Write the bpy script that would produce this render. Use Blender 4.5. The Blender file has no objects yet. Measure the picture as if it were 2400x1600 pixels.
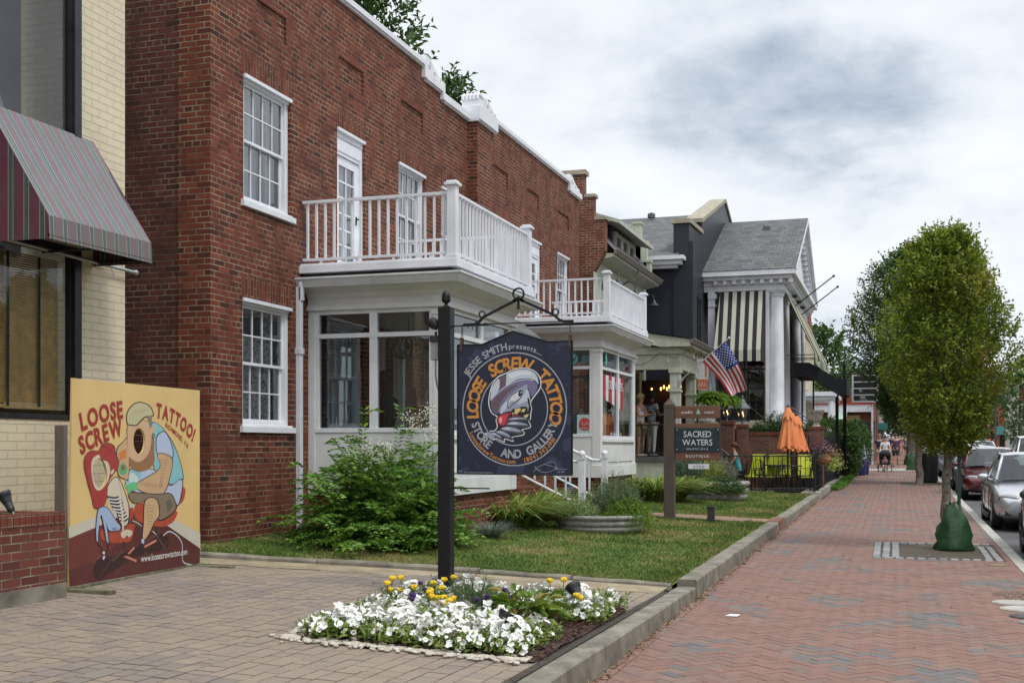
import bpy, math, random
import numpy as np
from mathutils import Vector, Matrix, noise
R = math.radians
random.seed(7); rng = np.random.default_rng(11)
S = bpy.context.scene; COL = S.collection
# ------------------------------------------------------------------ camera, light, sky
TH = math.atan(904/2800.)
cam_d = bpy.data.cameras.new('camera'); cam = bpy.data.objects.new('camera', cam_d); COL.objects.link(cam)
cam.location = (0, 0, 1.7); cam.rotation_euler = (R(90), 0, TH)
cam_d.sensor_width = 36; cam_d.lens = 42.0; cam_d.shift_y = 245/2400.; cam_d.clip_end = 3000; cam_d.clip_start = .1
S.camera = cam
SUN_EL, SUN_AZ = R(56), R(118)          # azimuth clockwise from +Y
sd = bpy.data.lights.new('sun', 'SUN'); sd.energy = 1.3; sd.angle = R(14); sd.color = (1, .965, .91)
sun = bpy.data.objects.new('sun', sd); COL.objects.link(sun)
sun.rotation_euler = (R(90)-SUN_EL, 0, math.pi-SUN_AZ)
S.view_settings.view_transform = 'Standard'; S.view_settings.look = 'None'
S.view_settings.exposure = 0.34; S.view_settings.gamma = 1.0
try: S.view_settings.use_curve_mapping = False
except Exception: pass
S.cycles.max_bounces = 8; S.cycles.transparent_max_bounces = 12; S.cycles.caustics_reflective = False; S.cycles.caustics_refractive = False

def N(nt, t, **kw):
    n = nt.nodes.new(t)
    for k, v in kw.items():
        if k[0] == 'i' and k[1:].isdigit(): n.inputs[int(k[1:])].default_value = v
        else: setattr(n, k, v)
    return n
def mth(nt, op, a, b=None, c=None, clamp=False):
    n = nt.nodes.new('ShaderNodeMath'); n.operation = op; n.use_clamp = clamp
    for i, x in enumerate((a, b, c)):
        if x is None: continue
        if isinstance(x, (int, float)): n.inputs[i].default_value = x
        else: nt.links.new(x, n.inputs[i])
    return n.outputs[0]
def ramp(nt, fac, stops, interp='LINEAR'):
    n = nt.nodes.new('ShaderNodeValToRGB'); n.color_ramp.interpolation = interp
    e = n.color_ramp.elements
    while len(e) > 1: e.remove(e[-1])
    for i, (p, c) in enumerate(stops):
        el = e[0] if i == 0 else e.new(p)
        el.position = p; el.color = (c, c, c, 1) if isinstance(c, (int, float)) else (*c, 1)
    nt.links.new(fac, n.inputs[0]); return n.outputs[0]
def mixc(nt, f, a, b, mode='MIX'):
    n = nt.nodes.new('ShaderNodeMix'); n.data_type = 'RGBA'; n.blend_type = mode
    for i, x in ((0, f), (6, a), (7, b)):
        if isinstance(x, (int, float)) and i == 0: n.inputs[0].default_value = x
        elif isinstance(x, tuple): n.inputs[i].default_value = (*x, 1)
        else: nt.links.new(x, n.inputs[i])
    return n.outputs[2]
def noi(nt, vec, scale, detail=4, rough=.55, out=0, dist=0):
    n = N(nt, 'ShaderNodeTexNoise'); n.inputs['Scale'].default_value = scale; n.inputs['Detail'].default_value = detail
    n.inputs['Roughness'].default_value = rough; n.inputs['Distortion'].default_value = dist
    if vec is not None: nt.links.new(vec, n.inputs['Vector'])
    return n.outputs[out]

def build_world():
    w = bpy.data.worlds.new('World'); S.world = w; w.use_nodes = True; nt = w.node_tree
    bg = nt.nodes['Background']
    sky = N(nt, 'ShaderNodeTexSky', sky_type='NISHITA', sun_disc=False, sun_elevation=SUN_EL, sun_rotation=SUN_AZ)
    tc = N(nt, 'ShaderNodeTexCoord'); d = tc.outputs['Generated']
    sep = N(nt, 'ShaderNodeSeparateXYZ'); nt.links.new(d, sep.inputs[0])
    z = sep.outputs[2]; zz = mth(nt, 'ADD', mth(nt, 'MAXIMUM', z, 0), .30)
    cx = mth(nt, 'DIVIDE', sep.outputs[0], zz); cy = mth(nt, 'DIVIDE', sep.outputs[1], zz)
    cb = N(nt, 'ShaderNodeCombineXYZ'); nt.links.new(cx, cb.inputs[0]); nt.links.new(cy, cb.inputs[1])
    n1 = noi(nt, cb.outputs[0], 2.1, 10, .60, dist=.12); n2 = noi(nt, cb.outputs[0], .7, 6, .55, dist=.2)
    # a bank of darker cloud standing over the street, low in the north
    def bank(dx, dy, sx, sy, cz):
        u = mth(nt, 'DIVIDE', mth(nt, 'SUBTRACT', sep.outputs[0], dx), sx); v = mth(nt, 'DIVIDE', mth(nt, 'SUBTRACT', z, cz), sy)
        return ramp(nt, mth(nt, 'ADD', mth(nt, 'MULTIPLY', u, u), mth(nt, 'MULTIPLY', v, v)), [(0, 1), (.35, .7), (1, 0)])
    b1 = bank(-.07, 0, .145, .072, .258); b2 = bank(.02, 0, .20, .12, .32)
    dens = mth(nt, 'ADD', mth(nt, 'MULTIPLY', n1, .75), mth(nt, 'MULTIPLY', n2, .42))
    lump = mth(nt, 'ADD', .35, mth(nt, 'MULTIPLY', noi(nt, cb.outputs[0], 5.5, 9, .62, dist=.1), 1.3)); shade = mth(nt, 'SUBTRACT', mth(nt, 'ADD', dens, .055), mth(nt, 'MULTIPLY', lump, mth(nt, 'ADD', mth(nt, 'MULTIPLY', b1, .165), mth(nt, 'MULTIPLY', b2, .045))))
    cloud = ramp(nt, shade, [(.34, (.26, .325, .415)), (.43, (.36, .43, .52)), (.505, (.50, .56, .635)), (.56, (.64, .685, .745)), (.62, (.74, .775, .82)), (.72, (.82, .84, .88))])
    grad = mth(nt, 'ADD', .98, mth(nt, 'MULTIPLY', mth(nt, 'MAXIMUM', mth(nt, 'SUBTRACT', z, .42), 0), 1.9))   # overcast sky: zenith brighter
    cl = mixc(nt, 1.0, cloud, (1, 1, 1), 'MULTIPLY'); 
    vm = N(nt, 'ShaderNodeVectorMath', operation='SCALE'); nt.links.new(cl, vm.inputs[0]); nt.links.new(grad, vm.inputs['Scale'])
    sk = N(nt, 'ShaderNodeVectorMath', operation='SCALE'); nt.links.new(sky.outputs[0], sk.inputs[0]); sk.inputs['Scale'].default_value = .10
    cover = ramp(nt, dens, [(.30, .80), (.5, .95)])
    mx = mixc(nt, cover, sk.outputs[0], vm.outputs[0])
    nt.links.new(mx, bg.inputs[0]); bg.inputs[1].default_value = 1.0
build_world()
# ------------------------------------------------------------------ materials
MATS = {}
def mat(name, col=(.5, .5, .5), rough=.6, metal=0, var=.12, vs=6., bump=0., bs=40., spec=.5, emit=None, es=1., trans=0, island=0., hue=None, coat=0, alpha=1., ior=None, grime=0.):
    if name in MATS: return MATS[name]
    m = bpy.data.materials.new(name); m.use_nodes = True; nt = m.node_tree; b = nt.nodes['Principled BSDF']
    geo = N(nt, 'ShaderNodeNewGeometry'); p = geo.outputs['Position']
    c = None
    f = noi(nt, p, vs, 5)
    dark = tuple(x*(1-var*1.6) for x in col); lite = tuple(min(1, x*(1+var)) for x in col)
    c = ramp(nt, f, [(.3, dark), (.7, lite)])
    if grime:
        g = noi(nt, p, 1.3, 8, .65)
        c = mixc(nt, mth(nt, 'MULTIPLY', ramp(nt, g, [(.48, 0), (.68, 1)]), grime), c, tuple(x*.45+.01 for x in col))
    if island:
        isl = geo.outputs['Random Per Island']
        lo = hue[0] if hue else tuple(x*(1-island) for x in col); hi = hue[-1] if hue else tuple(min(1, x*(1+island)) for x in col)
        if hue: st = [(i/(len(hue)-1), h) for i, h in enumerate(hue)]
        else: st = [(0, lo), (1, hi)]
        c = mixc(nt, .85, c, ramp(nt, isl, st))
    nt.links.new(c, b.inputs['Base Color'])
    b.inputs['Roughness'].default_value = rough; b.inputs['Metallic'].default_value = metal
    b.inputs['Specular IOR Level'].default_value = spec; b.inputs['Coat Weight'].default_value = coat; b.inputs['Coat Roughness'].default_value = .05
    if trans: b.inputs['Transmission Weight'].default_value = trans
    if alpha < 1: b.inputs['Alpha'].default_value = alpha
    if ior: b.inputs['IOR'].default_value = ior
    if emit: b.inputs['Emission Color'].default_value = (*emit, 1); b.inputs['Emission Strength'].default_value = es
    if bump:
        bn = N(nt, 'ShaderNodeBump'); bn.inputs['Strength'].default_value = 1; bn.inputs['Distance'].default_value = bump
        nt.links.new(noi(nt, p, bs, 6, .6), bn.inputs['Height']); nt.links.new(bn.outputs[0], b.inputs['Normal'])
    MATS[name] = m; return m
def leafmat(name, stops, rough=.5, patch=None, trans=.25, patch_lo=.55):
    """foliage: colour by leaf, with larger patches (autumn tint) by place"""
    if name in MATS: return MATS[name]
    m = bpy.data.materials.new(name); m.use_nodes = True; nt = m.node_tree; b = nt.nodes['Principled BSDF']
    geo = N(nt, 'ShaderNodeNewGeometry')
    c = ramp(nt, geo.outputs['Random Per Island'], [(i/(len(stops)-1), s_) for i, s_ in enumerate(stops)])
    if patch:
        f = noi(nt, geo.outputs['Position'], patch[1], 3)
        c = mixc(nt, ramp(nt, f, [(patch_lo-.07, 0), (patch_lo+.09, .9)]), c, patch[0])
    nt.links.new(c, b.inputs['Base Color']); b.inputs['Roughness'].default_value = rough; b.inputs['Specular IOR Level'].default_value = .35
    tr = N(nt, 'ShaderNodeBsdfTranslucent'); nt.links.new(c, tr.inputs[0])
    ms = N(nt, 'ShaderNodeMixShader'); ms.inputs[0].default_value = trans
    nt.links.new(b.outputs[0], ms.inputs[1]); nt.links.new(tr.outputs[0], ms.inputs[2])
    nt.links.new(ms.outputs[0], nt.nodes['Material Output'].inputs[0])
    MATS[name] = m; return m
def brickmat(name, cols, mortar, bw=.2134, bh=.0677, mw=.011, headers=True, bump=.006, soldier=False, stain=.35, rough=.85, uoff=0., paint=None, lay=False):
    """bricks laid on upright faces by world place; lay=True lays them on flat ground"""
    if name in MATS: return MATS[name]
    m = bpy.data.materials.new(name); m.use_nodes = True; nt = m.node_tree; b = nt.nodes['Principled BSDF']
    geo = N(nt, 'ShaderNodeNewGeometry'); P = geo.outputs['Position']
    sp = N(nt, 'ShaderNodeSeparateXYZ'); nt.links.new(P, sp.inputs[0])
    sn = N(nt, 'ShaderNodeSeparateXYZ'); nt.links.new(geo.outputs['True Normal'], sn.inputs[0])
    wob = noi(nt, P, 9, 3); wob2 = noi(nt, P, 60, 2)
    isx = mth(nt, 'GREATER_THAN', mth(nt, 'ABSOLUTE', sn.outputs[0]), .6)
    if lay: u, v = sp.outputs[0], sp.outputs[1]
    else:
        u = mth(nt, 'ADD', mth(nt, 'MULTIPLY', sp.outputs[1], isx), mth(nt, 'MULTIPLY', sp.outputs[0], mth(nt, 'SUBTRACT', 1, isx)))
        v = sp.outputs[2]
    u = mth(nt, 'ADD', u, uoff)
    if soldier: u, v = v, u
    w_ = mth(nt, 'ADD', mth(nt, 'MULTIPLY', mth(nt, 'SUBTRACT', wob, .5), .010), mth(nt, 'MULTIPLY', mth(nt, 'SUBTRACT', wob2, .5), .004))
    u2 = mth(nt, 'ADD', mth(nt, 'ADD', u, w_), 100*bw); v2 = mth(nt, 'ADD', mth(nt, 'ADD', v, w_), 20*bh)
    cb = N(nt, 'ShaderNodeCombineXYZ'); nt.links.new(u2, cb.inputs[0]); nt.links.new(v2, cb.inputs[1])
    def bt(width):
        n = N(nt, 'ShaderNodeTexBrick', offset=.5, squash=1.0)
        nt.links.new(cb.outputs[0], n.inputs['Vector'])
        n.inputs['Scale'].default_value = 1; n.inputs['Brick Width'].default_value = width; n.inputs['Row Height'].default_value = bh
        n.inputs['Mortar Size'].default_value = mw/2; n.inputs['Mortar Smooth'].default_value = .35; n.inputs['Bias'].default_value = 0
        n.inputs['Color1'].default_value = (0, 0, 0, 1); n.inputs['Color2'].default_value = (1, 1, 1, 1); n.inputs['Mortar'].default_value = (.5, .5, .5, 1)
        return n.outputs['Color'], n.outputs['Fac']
    c1, f1 = bt(bw)
    if headers:
        c2, f2 = bt(bw/2)
        row = mth(nt, 'FLOOR', mth(nt, 'DIVIDE', v2, bh)); h = mth(nt, 'LESS_THAN', mth(nt, 'FLOORED_MODULO', row, 6), .5)
        c1 = mixc(nt, h, c1, c2)
        mm = N(nt, 'ShaderNodeMix'); nt.links.new(h, mm.inputs[0]); nt.links.new(f1, mm.inputs[2]); nt.links.new(f2, mm.inputs[3]); f1 = mm.outputs[0]
    tint = ramp(nt, c1, [(i/(len(cols)-1), c) for i, c in enumerate(cols)])
    fine = noi(nt, P, 70, 4, .7)
    tint = mixc(nt, .55, tint, ramp(nt, fine, [(.25, .45), (.5, .95), (.75, 1.0)]), 'MULTIPLY')
    mo = mixc(nt, ramp(nt, noi(nt, P, 3.2, 4), [(.4, 0), (.62, .75)]), mortar, tuple(x*.45 for x in cols[len(cols)//2]))
    col = mixc(nt, f1, tint, mo)
    if stain:
        g = ramp(nt, noi(nt, P, .8, 7, .62), [(.50, 0), (.70, 1)])
        col = mixc(nt, mth(nt, 'MULTIPLY', g, stain), col, (.035, .026, .022))
        if not lay:
            mp = N(nt, 'ShaderNodeMapping'); mp.inputs['Scale'].default_value = (5, 5, .45); nt.links.new(P, mp.inputs[0])
            s1 = mth(nt, 'MULTIPLY', ramp(nt, noi(nt, mp.outputs[0], 1.2, 5, .6), [(.52, 0), (.68, 1)]), ramp(nt, noi(nt, P, .45, 3), [(.42, 0), (.6, 1)]))
            col = mixc(nt, mth(nt, 'MULTIPLY', s1, stain*.9), col, (.03, .024, .022)); ef = mth(nt, 'MULTIPLY', ramp(nt, noi(nt, P, 1.9, 6, .65), [(.60, 0), (.74, 1)]), stain*.3)
            col = mixc(nt, ef, col, tuple(min(1, x*1.1) for x in mortar))
    if paint:
        chip = ramp(nt, noi(nt, P, 14, 8, .7), [(.66, 0), (.70, .8)])
        pc = mixc(nt, ramp(nt, noi(nt, P, 1.2, 6, .6), [(.35, 0), (.75, 1)]), paint, tuple(x*.82 for x in paint))
        pc = mixc(nt, ramp(nt, f1, [(0, 0), (1, .16)]), pc, tuple(x*.55 for x in paint))
        col = mixc(nt, mth(nt, 'MULTIPLY', chip, .35), pc, tuple(x*.4 for x in paint))
    nt.links.new(col, b.inputs['Base Color']); b.inputs['Roughness'].default_value = rough; b.inputs['Specular IOR Level'].default_value = .25
    hgt = mth(nt, 'ADD', mth(nt, 'MULTIPLY', f1, -1.0), mth(nt, 'MULTIPLY', fine, .35))
    bn = N(nt, 'ShaderNodeBump'); bn.inputs['Strength'].default_value = 1; bn.inputs['Distance'].default_value = bump
    nt.links.new(hgt, bn.inputs['Height']); nt.links.new(bn.outputs[0], b.inputs['Normal'])
    MATS[name] = m; return m
def stripemat(name, stops, period, axis=1, rough=.8, off=0., st=.3):
    """vertical canvas stripes repeated along a world axis; stops = [(pos, colour)...] held constant"""
    m = bpy.data.materials.new(name); m.use_nodes = True; nt = m.node_tree; b = nt.nodes['Principled BSDF']
    geo = N(nt, 'ShaderNodeNewGeometry'); sp = N(nt, 'ShaderNodeSeparateXYZ'); nt.links.new(geo.outputs['Position'], sp.inputs[0])
    if axis == 'auto':
        sn = N(nt, 'ShaderNodeSeparateXYZ'); nt.links.new(geo.outputs['True Normal'], sn.inputs[0])
        iy = mth(nt, 'GREATER_THAN', mth(nt, 'ABSOLUTE', sn.outputs[1]), .6)
        s_ = mth(nt, 'ADD', mth(nt, 'MULTIPLY', sp.outputs[0], iy), mth(nt, 'MULTIPLY', sp.outputs[1], mth(nt, 'SUBTRACT', 1, iy)))
    else: s_ = sp.outputs[axis]
    t = mth(nt, 'FRACT', mth(nt, 'DIVIDE', mth(nt, 'ADD', s_, off), period))
    c = ramp(nt, t, stops, 'CONSTANT')
    c = mixc(nt, mth(nt, 'MULTIPLY', ramp(nt, noi(nt, geo.outputs['Position'], 4, 7, .65), [(.4, 0), (.75, 1)]), st), c, (.12, .12, .11))
    nt.links.new(c, b.inputs['Base Color']); b.inputs['Roughness'].default_value = rough
    MATS[name] = m; return m
def woodmat(name, col, rough=.75, sc=(30, 30, 2)):
    if name in MATS: return MATS[name]
    m = bpy.data.materials.new(name); m.use_nodes = True; nt = m.node_tree; b = nt.nodes['Principled BSDF']
    geo = N(nt, 'ShaderNodeNewGeometry'); mp = N(nt, 'ShaderNodeMapping'); nt.links.new(geo.outputs['Position'], mp.inputs[0]); mp.inputs['Scale'].default_value = sc
    f = noi(nt, mp.outputs[0], 1.5, 7, .65, dist=.6)
    c = ramp(nt, f, [(.25, tuple(x*.45 for x in col)), (.5, col), (.75, tuple(min(1, x*1.35) for x in col))])
    nt.links.new(c, b.inputs['Base Color']); b.inputs['Roughness'].default_value = rough
    bn = N(nt, 'ShaderNodeBump'); bn.inputs['Distance'].default_value = .002; nt.links.new(f, bn.inputs['Height']); nt.links.new(bn.outputs[0], b.inputs['Normal'])
    MATS[name] = m; return m
def glassmat(name, tint=(.9, .95, .95), refl=.12, see=.85, rough=.02, fk=1.3):
    """window pane: partly mirror, partly clear"""
    if name in MATS: return MATS[name]
    m = bpy.data.materials.new(name); m.use_nodes = True; nt = m.node_tree; nt.nodes.remove(nt.nodes['Principled BSDF'])
    gl = N(nt, 'ShaderNodeBsdfGlossy'); gl.inputs['Roughness'].default_value = rough; gl.inputs[0].default_value = (.95, .97, 1, 1)
    tr = N(nt, 'ShaderNodeBsdfTransparent'); tr.inputs[0].default_value = (*[t*see for t in tint], 1)
    lw = N(nt, 'ShaderNodeFresnel'); lw.inputs[0].default_value = 1.5
    f = mth(nt, 'ADD', mth(nt, 'MULTIPLY', lw.outputs[0], fk), refl, clamp=True)
    geo = N(nt, 'ShaderNodeNewGeometry'); bn = N(nt, 'ShaderNodeBump'); bn.inputs['Distance'].default_value = .004
    nt.links.new(noi(nt, geo.outputs['Position'], 1.7, 2), bn.inputs['Height']); nt.links.new(bn.outputs[0], gl.inputs['Normal'])
    ms = N(nt, 'ShaderNodeMixShader'); nt.links.new(f, ms.inputs[0]); nt.links.new(tr.outputs[0], ms.inputs[1]); nt.links.new(gl.outputs[0], ms.inputs[2])
    nt.links.new(ms.outputs[0], nt.nodes['Material Output'].inputs[0]); MATS[name] = m; return m
# ------------------------------------------------------------------ mesh builder
class M:
    def __init__(s): s.v = []; s.f = []; s.mi = []; s.cur = 0; s.n = 0
    def add(s, vs, fs):
        o = len(s.v); s.v.extend([tuple(q) for q in vs])
        for f in fs: s.f.append(tuple(o+i for i in f)); s.mi.append(s.cur)
        return s
    def box(s, x0, x1, y0, y1, z0, z1, M4=None):
        vs = [(x, y, z) for x in (x0, x1) for y in (y0, y1) for z in (z0, z1)]
        if M4 is not None: vs = [tuple(M4 @ Vector(v)) for v in vs]
        return s.add(vs, [(0, 1, 3, 2), (4, 6, 7, 5), (0, 4, 5, 1), (2, 3, 7, 6), (0, 2, 6, 4), (1, 5, 7, 3)])
    def cbox(s, c, d, M4=None):
        return s.box(c[0]-d[0]/2, c[0]+d[0]/2, c[1]-d[1]/2, c[1]+d[1]/2, c[2]-d[2]/2, c[2]+d[2]/2, M4)
    def quad(s, a, b, c, d): return s.add([a, b, c, d], [(0, 1, 2, 3)])
    def poly(s, pts): return s.add(pts, [tuple(range(len(pts)))])
    def prism(s, pts, off):
        n = len(pts); o = Vector(off); q = [tuple(Vector(p)+o) for p in pts]
        return s.add(list(pts)+q, [tuple(range(n))[::-1], tuple(range(n, 2*n))]+[(i, (i+1) % n, n+(i+1) % n, n+i) for i in range(n)])
    def tube(s, pts, r, k=8, closed=False, cap=True):
        pts = [Vector(p) for p in pts]; n = len(pts); rs = r if isinstance(r, (list, tuple)) else [r]*n
        vs = []; up = None
        for i, p in enumerate(pts):
            if closed: t = pts[(i+1) % n]-pts[i-1]
            else: t = pts[min(i+1, n-1)]-pts[max(i-1, 0)]
            if t.length < 1e-9: t = Vector((0, 0, 1))
            t.normalize()
            if up is None: up = Vector((0, 0, 1)) if abs(t.z) < .9 else Vector((1, 0, 0))
            a = t.cross(up)
            if a.length < 1e-4: a = t.cross(Vector((1, .3, 0)))
            a.normalize(); b = t.cross(a).normalized(); up = b*-1 if False else up
            for j in range(k):
                an = 2*math.pi*j/k; vs.append(p+a*math.cos(an)*rs[i]+b*math.sin(an)*rs[i])
        fs = []
        for i in range(n if closed else n-1):
            for j in range(k):
                i2 = (i+1) % n; fs.append((i*k+j, i*k+(j+1) % k, i2*k+(j+1) % k, i2*k+j))
        if cap and not closed: fs += [tuple(range(k)), tuple((n-1)*k+j for j in range(k))[::-1]]
        return s.add(vs, fs)
    def lathe(s, prof, c=(0, 0, 0), k=20, M4=None, sx=1, sy=1):
        vs = []
        for r, z in prof:
            for j in range(k):
                a = 2*math.pi*j/k; v = Vector((c[0]+sx*r*math.cos(a), c[1]+sy*r*math.sin(a), c[2]+z)); vs.append(M4 @ v if M4 is not None else v)
        n = len(prof); fs = [(i*k+j, i*k+(j+1) % k, (i+1)*k+(j+1) % k, (i+1)*k+j) for i in range(n-1) for j in range(k)]
        fs += [tuple(range(k))[::-1], tuple((n-1)*k+j for j in range(k))]
        return s.add(vs, fs)
    def ball(s, c, r, k=14, h=9, M4=None, nz=0., seed=0):
        if isinstance(r, (int, float)): r = (r, r, r)
        vs = [(c[0], c[1], c[2]-r[2])]
        for i in range(1, h):
            ph = -math.pi/2+math.pi*i/h
            for j in range(k):
                a = 2*math.pi*j/k; d = Vector((math.cos(ph)*math.cos(a), math.cos(ph)*math.sin(a), math.sin(ph)))
                q = 1+(nz*noise.noise(d*2.3+Vector((seed, seed*1.7, 0))) if nz else 0)
                vs.append((c[0]+r[0]*d.x*q, c[1]+r[1]*d.y*q, c[2]+r[2]*d.z*q))
        vs.append((c[0], c[1], c[2]+r[2])); L = len(vs)-1
        if M4 is not None: vs = [M4 @ Vector(v) for v in vs]
        fs = [(0, 1+(j+1) % k, 1+j) for j in range(k)]
        for i in range(h-2):
            for j in range(k): fs.append((1+i*k+j, 1+i*k+(j+1) % k, 1+(i+1)*k+(j+1) % k, 1+(i+1)*k+j))
        fs += [(L, 1+(h-2)*k+j, 1+(h-2)*k+(j+1) % k) for j in range(k)]
        return s.add(vs, fs)
    def mesh(s, name, mats, smooth=False):
        me = bpy.data.meshes.new(name); me.from_pydata([tuple(v) for v in s.v], [], s.f)
        if not isinstance(mats, (list, tuple)): mats = [mats]
        for m in mats: me.materials.append(m)
        if len(mats) > 1: me.polygons.foreach_set('material_index', s.mi)
        if smooth: me.polygons.foreach_set('use_smooth', [True]*len(me.polygons))
        me.update(); return me
def link(name, me, parent=None, loc=None, rot=None):
    o = bpy.data.objects.new(name, me); COL.objects.link(o)
    if parent is not None: o.parent = parent
    if loc is not None: o.location = loc
    if rot is not None: o.rotation_euler = rot
    return o
def part(name, m, mats, parent=None, smooth=False, bevel=0, auto=None, **k):
    """one mesh object; with a parent its vertices are given in world space and are moved into the parent's space"""
    off = wloc(parent) if parent is not None else None
    if off is not None and not k.pop('local', False):
        m.v = [(v[0]-off[0], v[1]-off[1], v[2]-off[2]) for v in m.v]
    me = m.mesh(name, mats, smooth or auto is not None)
    o = link(name, me, parent)
    if auto is not None:
        try: me.set_sharp_from_angle(angle=R(auto))
        except Exception: pass
    if bevel:
        b = o.modifiers.new('b', 'BEVEL'); b.width = bevel; b.segments = 2; b.limit_method = 'ANGLE'; b.angle_limit = R(40)
    return o
def wloc(o):
    v = Vector((0, 0, 0))
    while o is not None: v += o.location; o = o.parent
    return v
def tag(o, label=None, cat=None, group=None, kind=None):
    if label: o['label'] = label
    if cat: o['category'] = cat
    if group: o['group'] = group
    if kind: o['kind'] = kind
    return o
def thing(name, label, cat, loc=(0, 0, 0), group=None):
    o = bpy.data.objects.new(name, None); COL.objects.link(o); o.location = loc; o.empty_display_size = .2
    return tag(o, label, cat, group)
def solo(name, m, mats, label, cat, group=None, kind=None, origin=None, **k):
    if origin is not None: m.v = [(v[0]-origin[0], v[1]-origin[1], v[2]-origin[2]) for v in m.v]
    o = part(name, m, mats, None, **k)
    if origin is not None: o.location = origin
    return tag(o, label, cat, group, kind)
def struct(name, m, mats, **k): return tag(part(name, m, mats, None, **k), kind='structure')
def dup(root, loc=None, rotz=None, label=None, group=None, scale=None):
    r = root.copy(); COL.objects.link(r)
    if loc is not None: r.location = loc
    if rotz is not None: r.rotation_euler = (0, 0, rotz)
    if scale is not None: r.scale = scale if isinstance(scale, (tuple, list)) else (scale,)*3
    if label: r['label'] = label
    if group: r['group'] = group
    for ch in list(root.children):
        c = ch.copy(); COL.objects.link(c); c.parent = r
        for g in list(ch.children):
            d = g.copy(); COL.objects.link(d); d.parent = c
    return r
def np_mesh(name, V, F, mats, smooth=False, mi=None):
    """V (n,3) array, F (m,k) array of equal-sized faces"""
    me = bpy.data.meshes.new(name); n, k = F.shape
    me.vertices.add(len(V)); me.vertices.foreach_set('co', V.astype(np.float32).ravel())
    me.loops.add(n*k); me.loops.foreach_set('vertex_index', F.astype(np.int32).ravel())
    me.polygons.add(n); me.polygons.foreach_set('loop_start', np.arange(0, n*k, k, dtype=np.int32)); me.polygons.foreach_set('loop_total', np.full(n, k, dtype=np.int32))
    if not isinstance(mats, (list, tuple)): mats = [mats]
    for m in mats: me.materials.append(m)
    if mi is not None: me.polygons.foreach_set('material_index', mi.astype(np.int32))
    if smooth: me.polygons.foreach_set('use_smooth', np.ones(n, dtype=bool))
    me.update(); me.validate(); return me
def nrmz(a): return a/np.maximum(np.linalg.norm(a, axis=1, keepdims=True), 1e-9)
def leaves_mesh(name, P, D, L, W, m, fold=.25, up=None, mi=None, droop=.15):
    """P base points, D directions: one folded leaf of two faces at each"""
    n = len(P); D = nrmz(D)
    U = nrmz(rng.normal(size=(n, 3))*.6+np.array([0, 0, 1.0])) if up is None else nrmz(up)
    Sd = nrmz(np.cross(D, U)); Nn = np.cross(Sd, D)
    L = np.broadcast_to(np.asarray(L, float).reshape(-1, 1), (n, 1)); W = np.broadcast_to(np.asarray(W, float).reshape(-1, 1), (n, 1))
    mid = P+D*L*.45
    tip = P+D*L-Nn*L*droop
    a = mid+Sd*W*.5+Nn*W*fold; b = mid-Sd*W*.5+Nn*W*fold
    V = np.stack([P, a, tip, b], 1).reshape(-1, 3); i = np.arange(n)*4
    F = np.stack([np.stack([i, i+1, i+2], 1), np.stack([i, i+2, i+3], 1)], 1).reshape(-1, 3)
    if mi is not None: mi = np.repeat(mi, 2)
    return np_mesh(name, V, F, m, mi=mi)
def blades_mesh(name, P, D, L, W, m, bend=.35):
    """arching strap leaves: three segments each"""
    n = len(P); D = nrmz(D); L = np.asarray(L, float).reshape(-1, 1)*np.ones((n, 1)); W = np.asarray(W, float).reshape(-1, 1)*np.ones((n, 1))
    H = D.copy(); H[:, 2] = 0; H = nrmz(H+1e-6); Sd = nrmz(np.cross(D, np.array([0, 0, 1.0])+rng.normal(size=(n, 3))*.1))
    rows = []
    for t, w in ((0, .7), (.35, 1), (.7, .8), (1, .08)):
        c = P+D*L*t+H*L*bend*t*t-np.array([0, 0, 1.0])*L*bend*t*t*t
        rows += [c+Sd*W*w*.5, c-Sd*W*w*.5]
    V = np.stack(rows, 1).reshape(-1, 3); i = np.arange(n)*8
    F = np.concatenate([np.stack([i+2*k, i+2*k+1, i+2*k+3, i+2*k+2], 1) for k in range(3)])
    return np_mesh(name, V, F, m)
def catmull(pts, n=6, closed=True):
    pts = [Vector((*p, 0)) if len(p) == 2 else Vector(p) for p in pts]; out = []; N_ = len(pts)
    rg = range(N_) if closed else range(N_-1)
    for i in rg:
        g = (lambda k: pts[k % N_]) if closed else (lambda k: pts[min(max(k, 0), N_-1)])
        p0, p1, p2, p3 = g(i-1), g(i), g(i+1), g(i+2)
        for j in range(n):
            t = j/n; out.append(.5*((2*p1)+(p2-p0)*t+(2*p0-5*p1+4*p2-p3)*t*t+(3*p1-p0-3*p2+p3)*t*t*t))
    if not closed: out.append(pts[-1])
    return out
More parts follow.
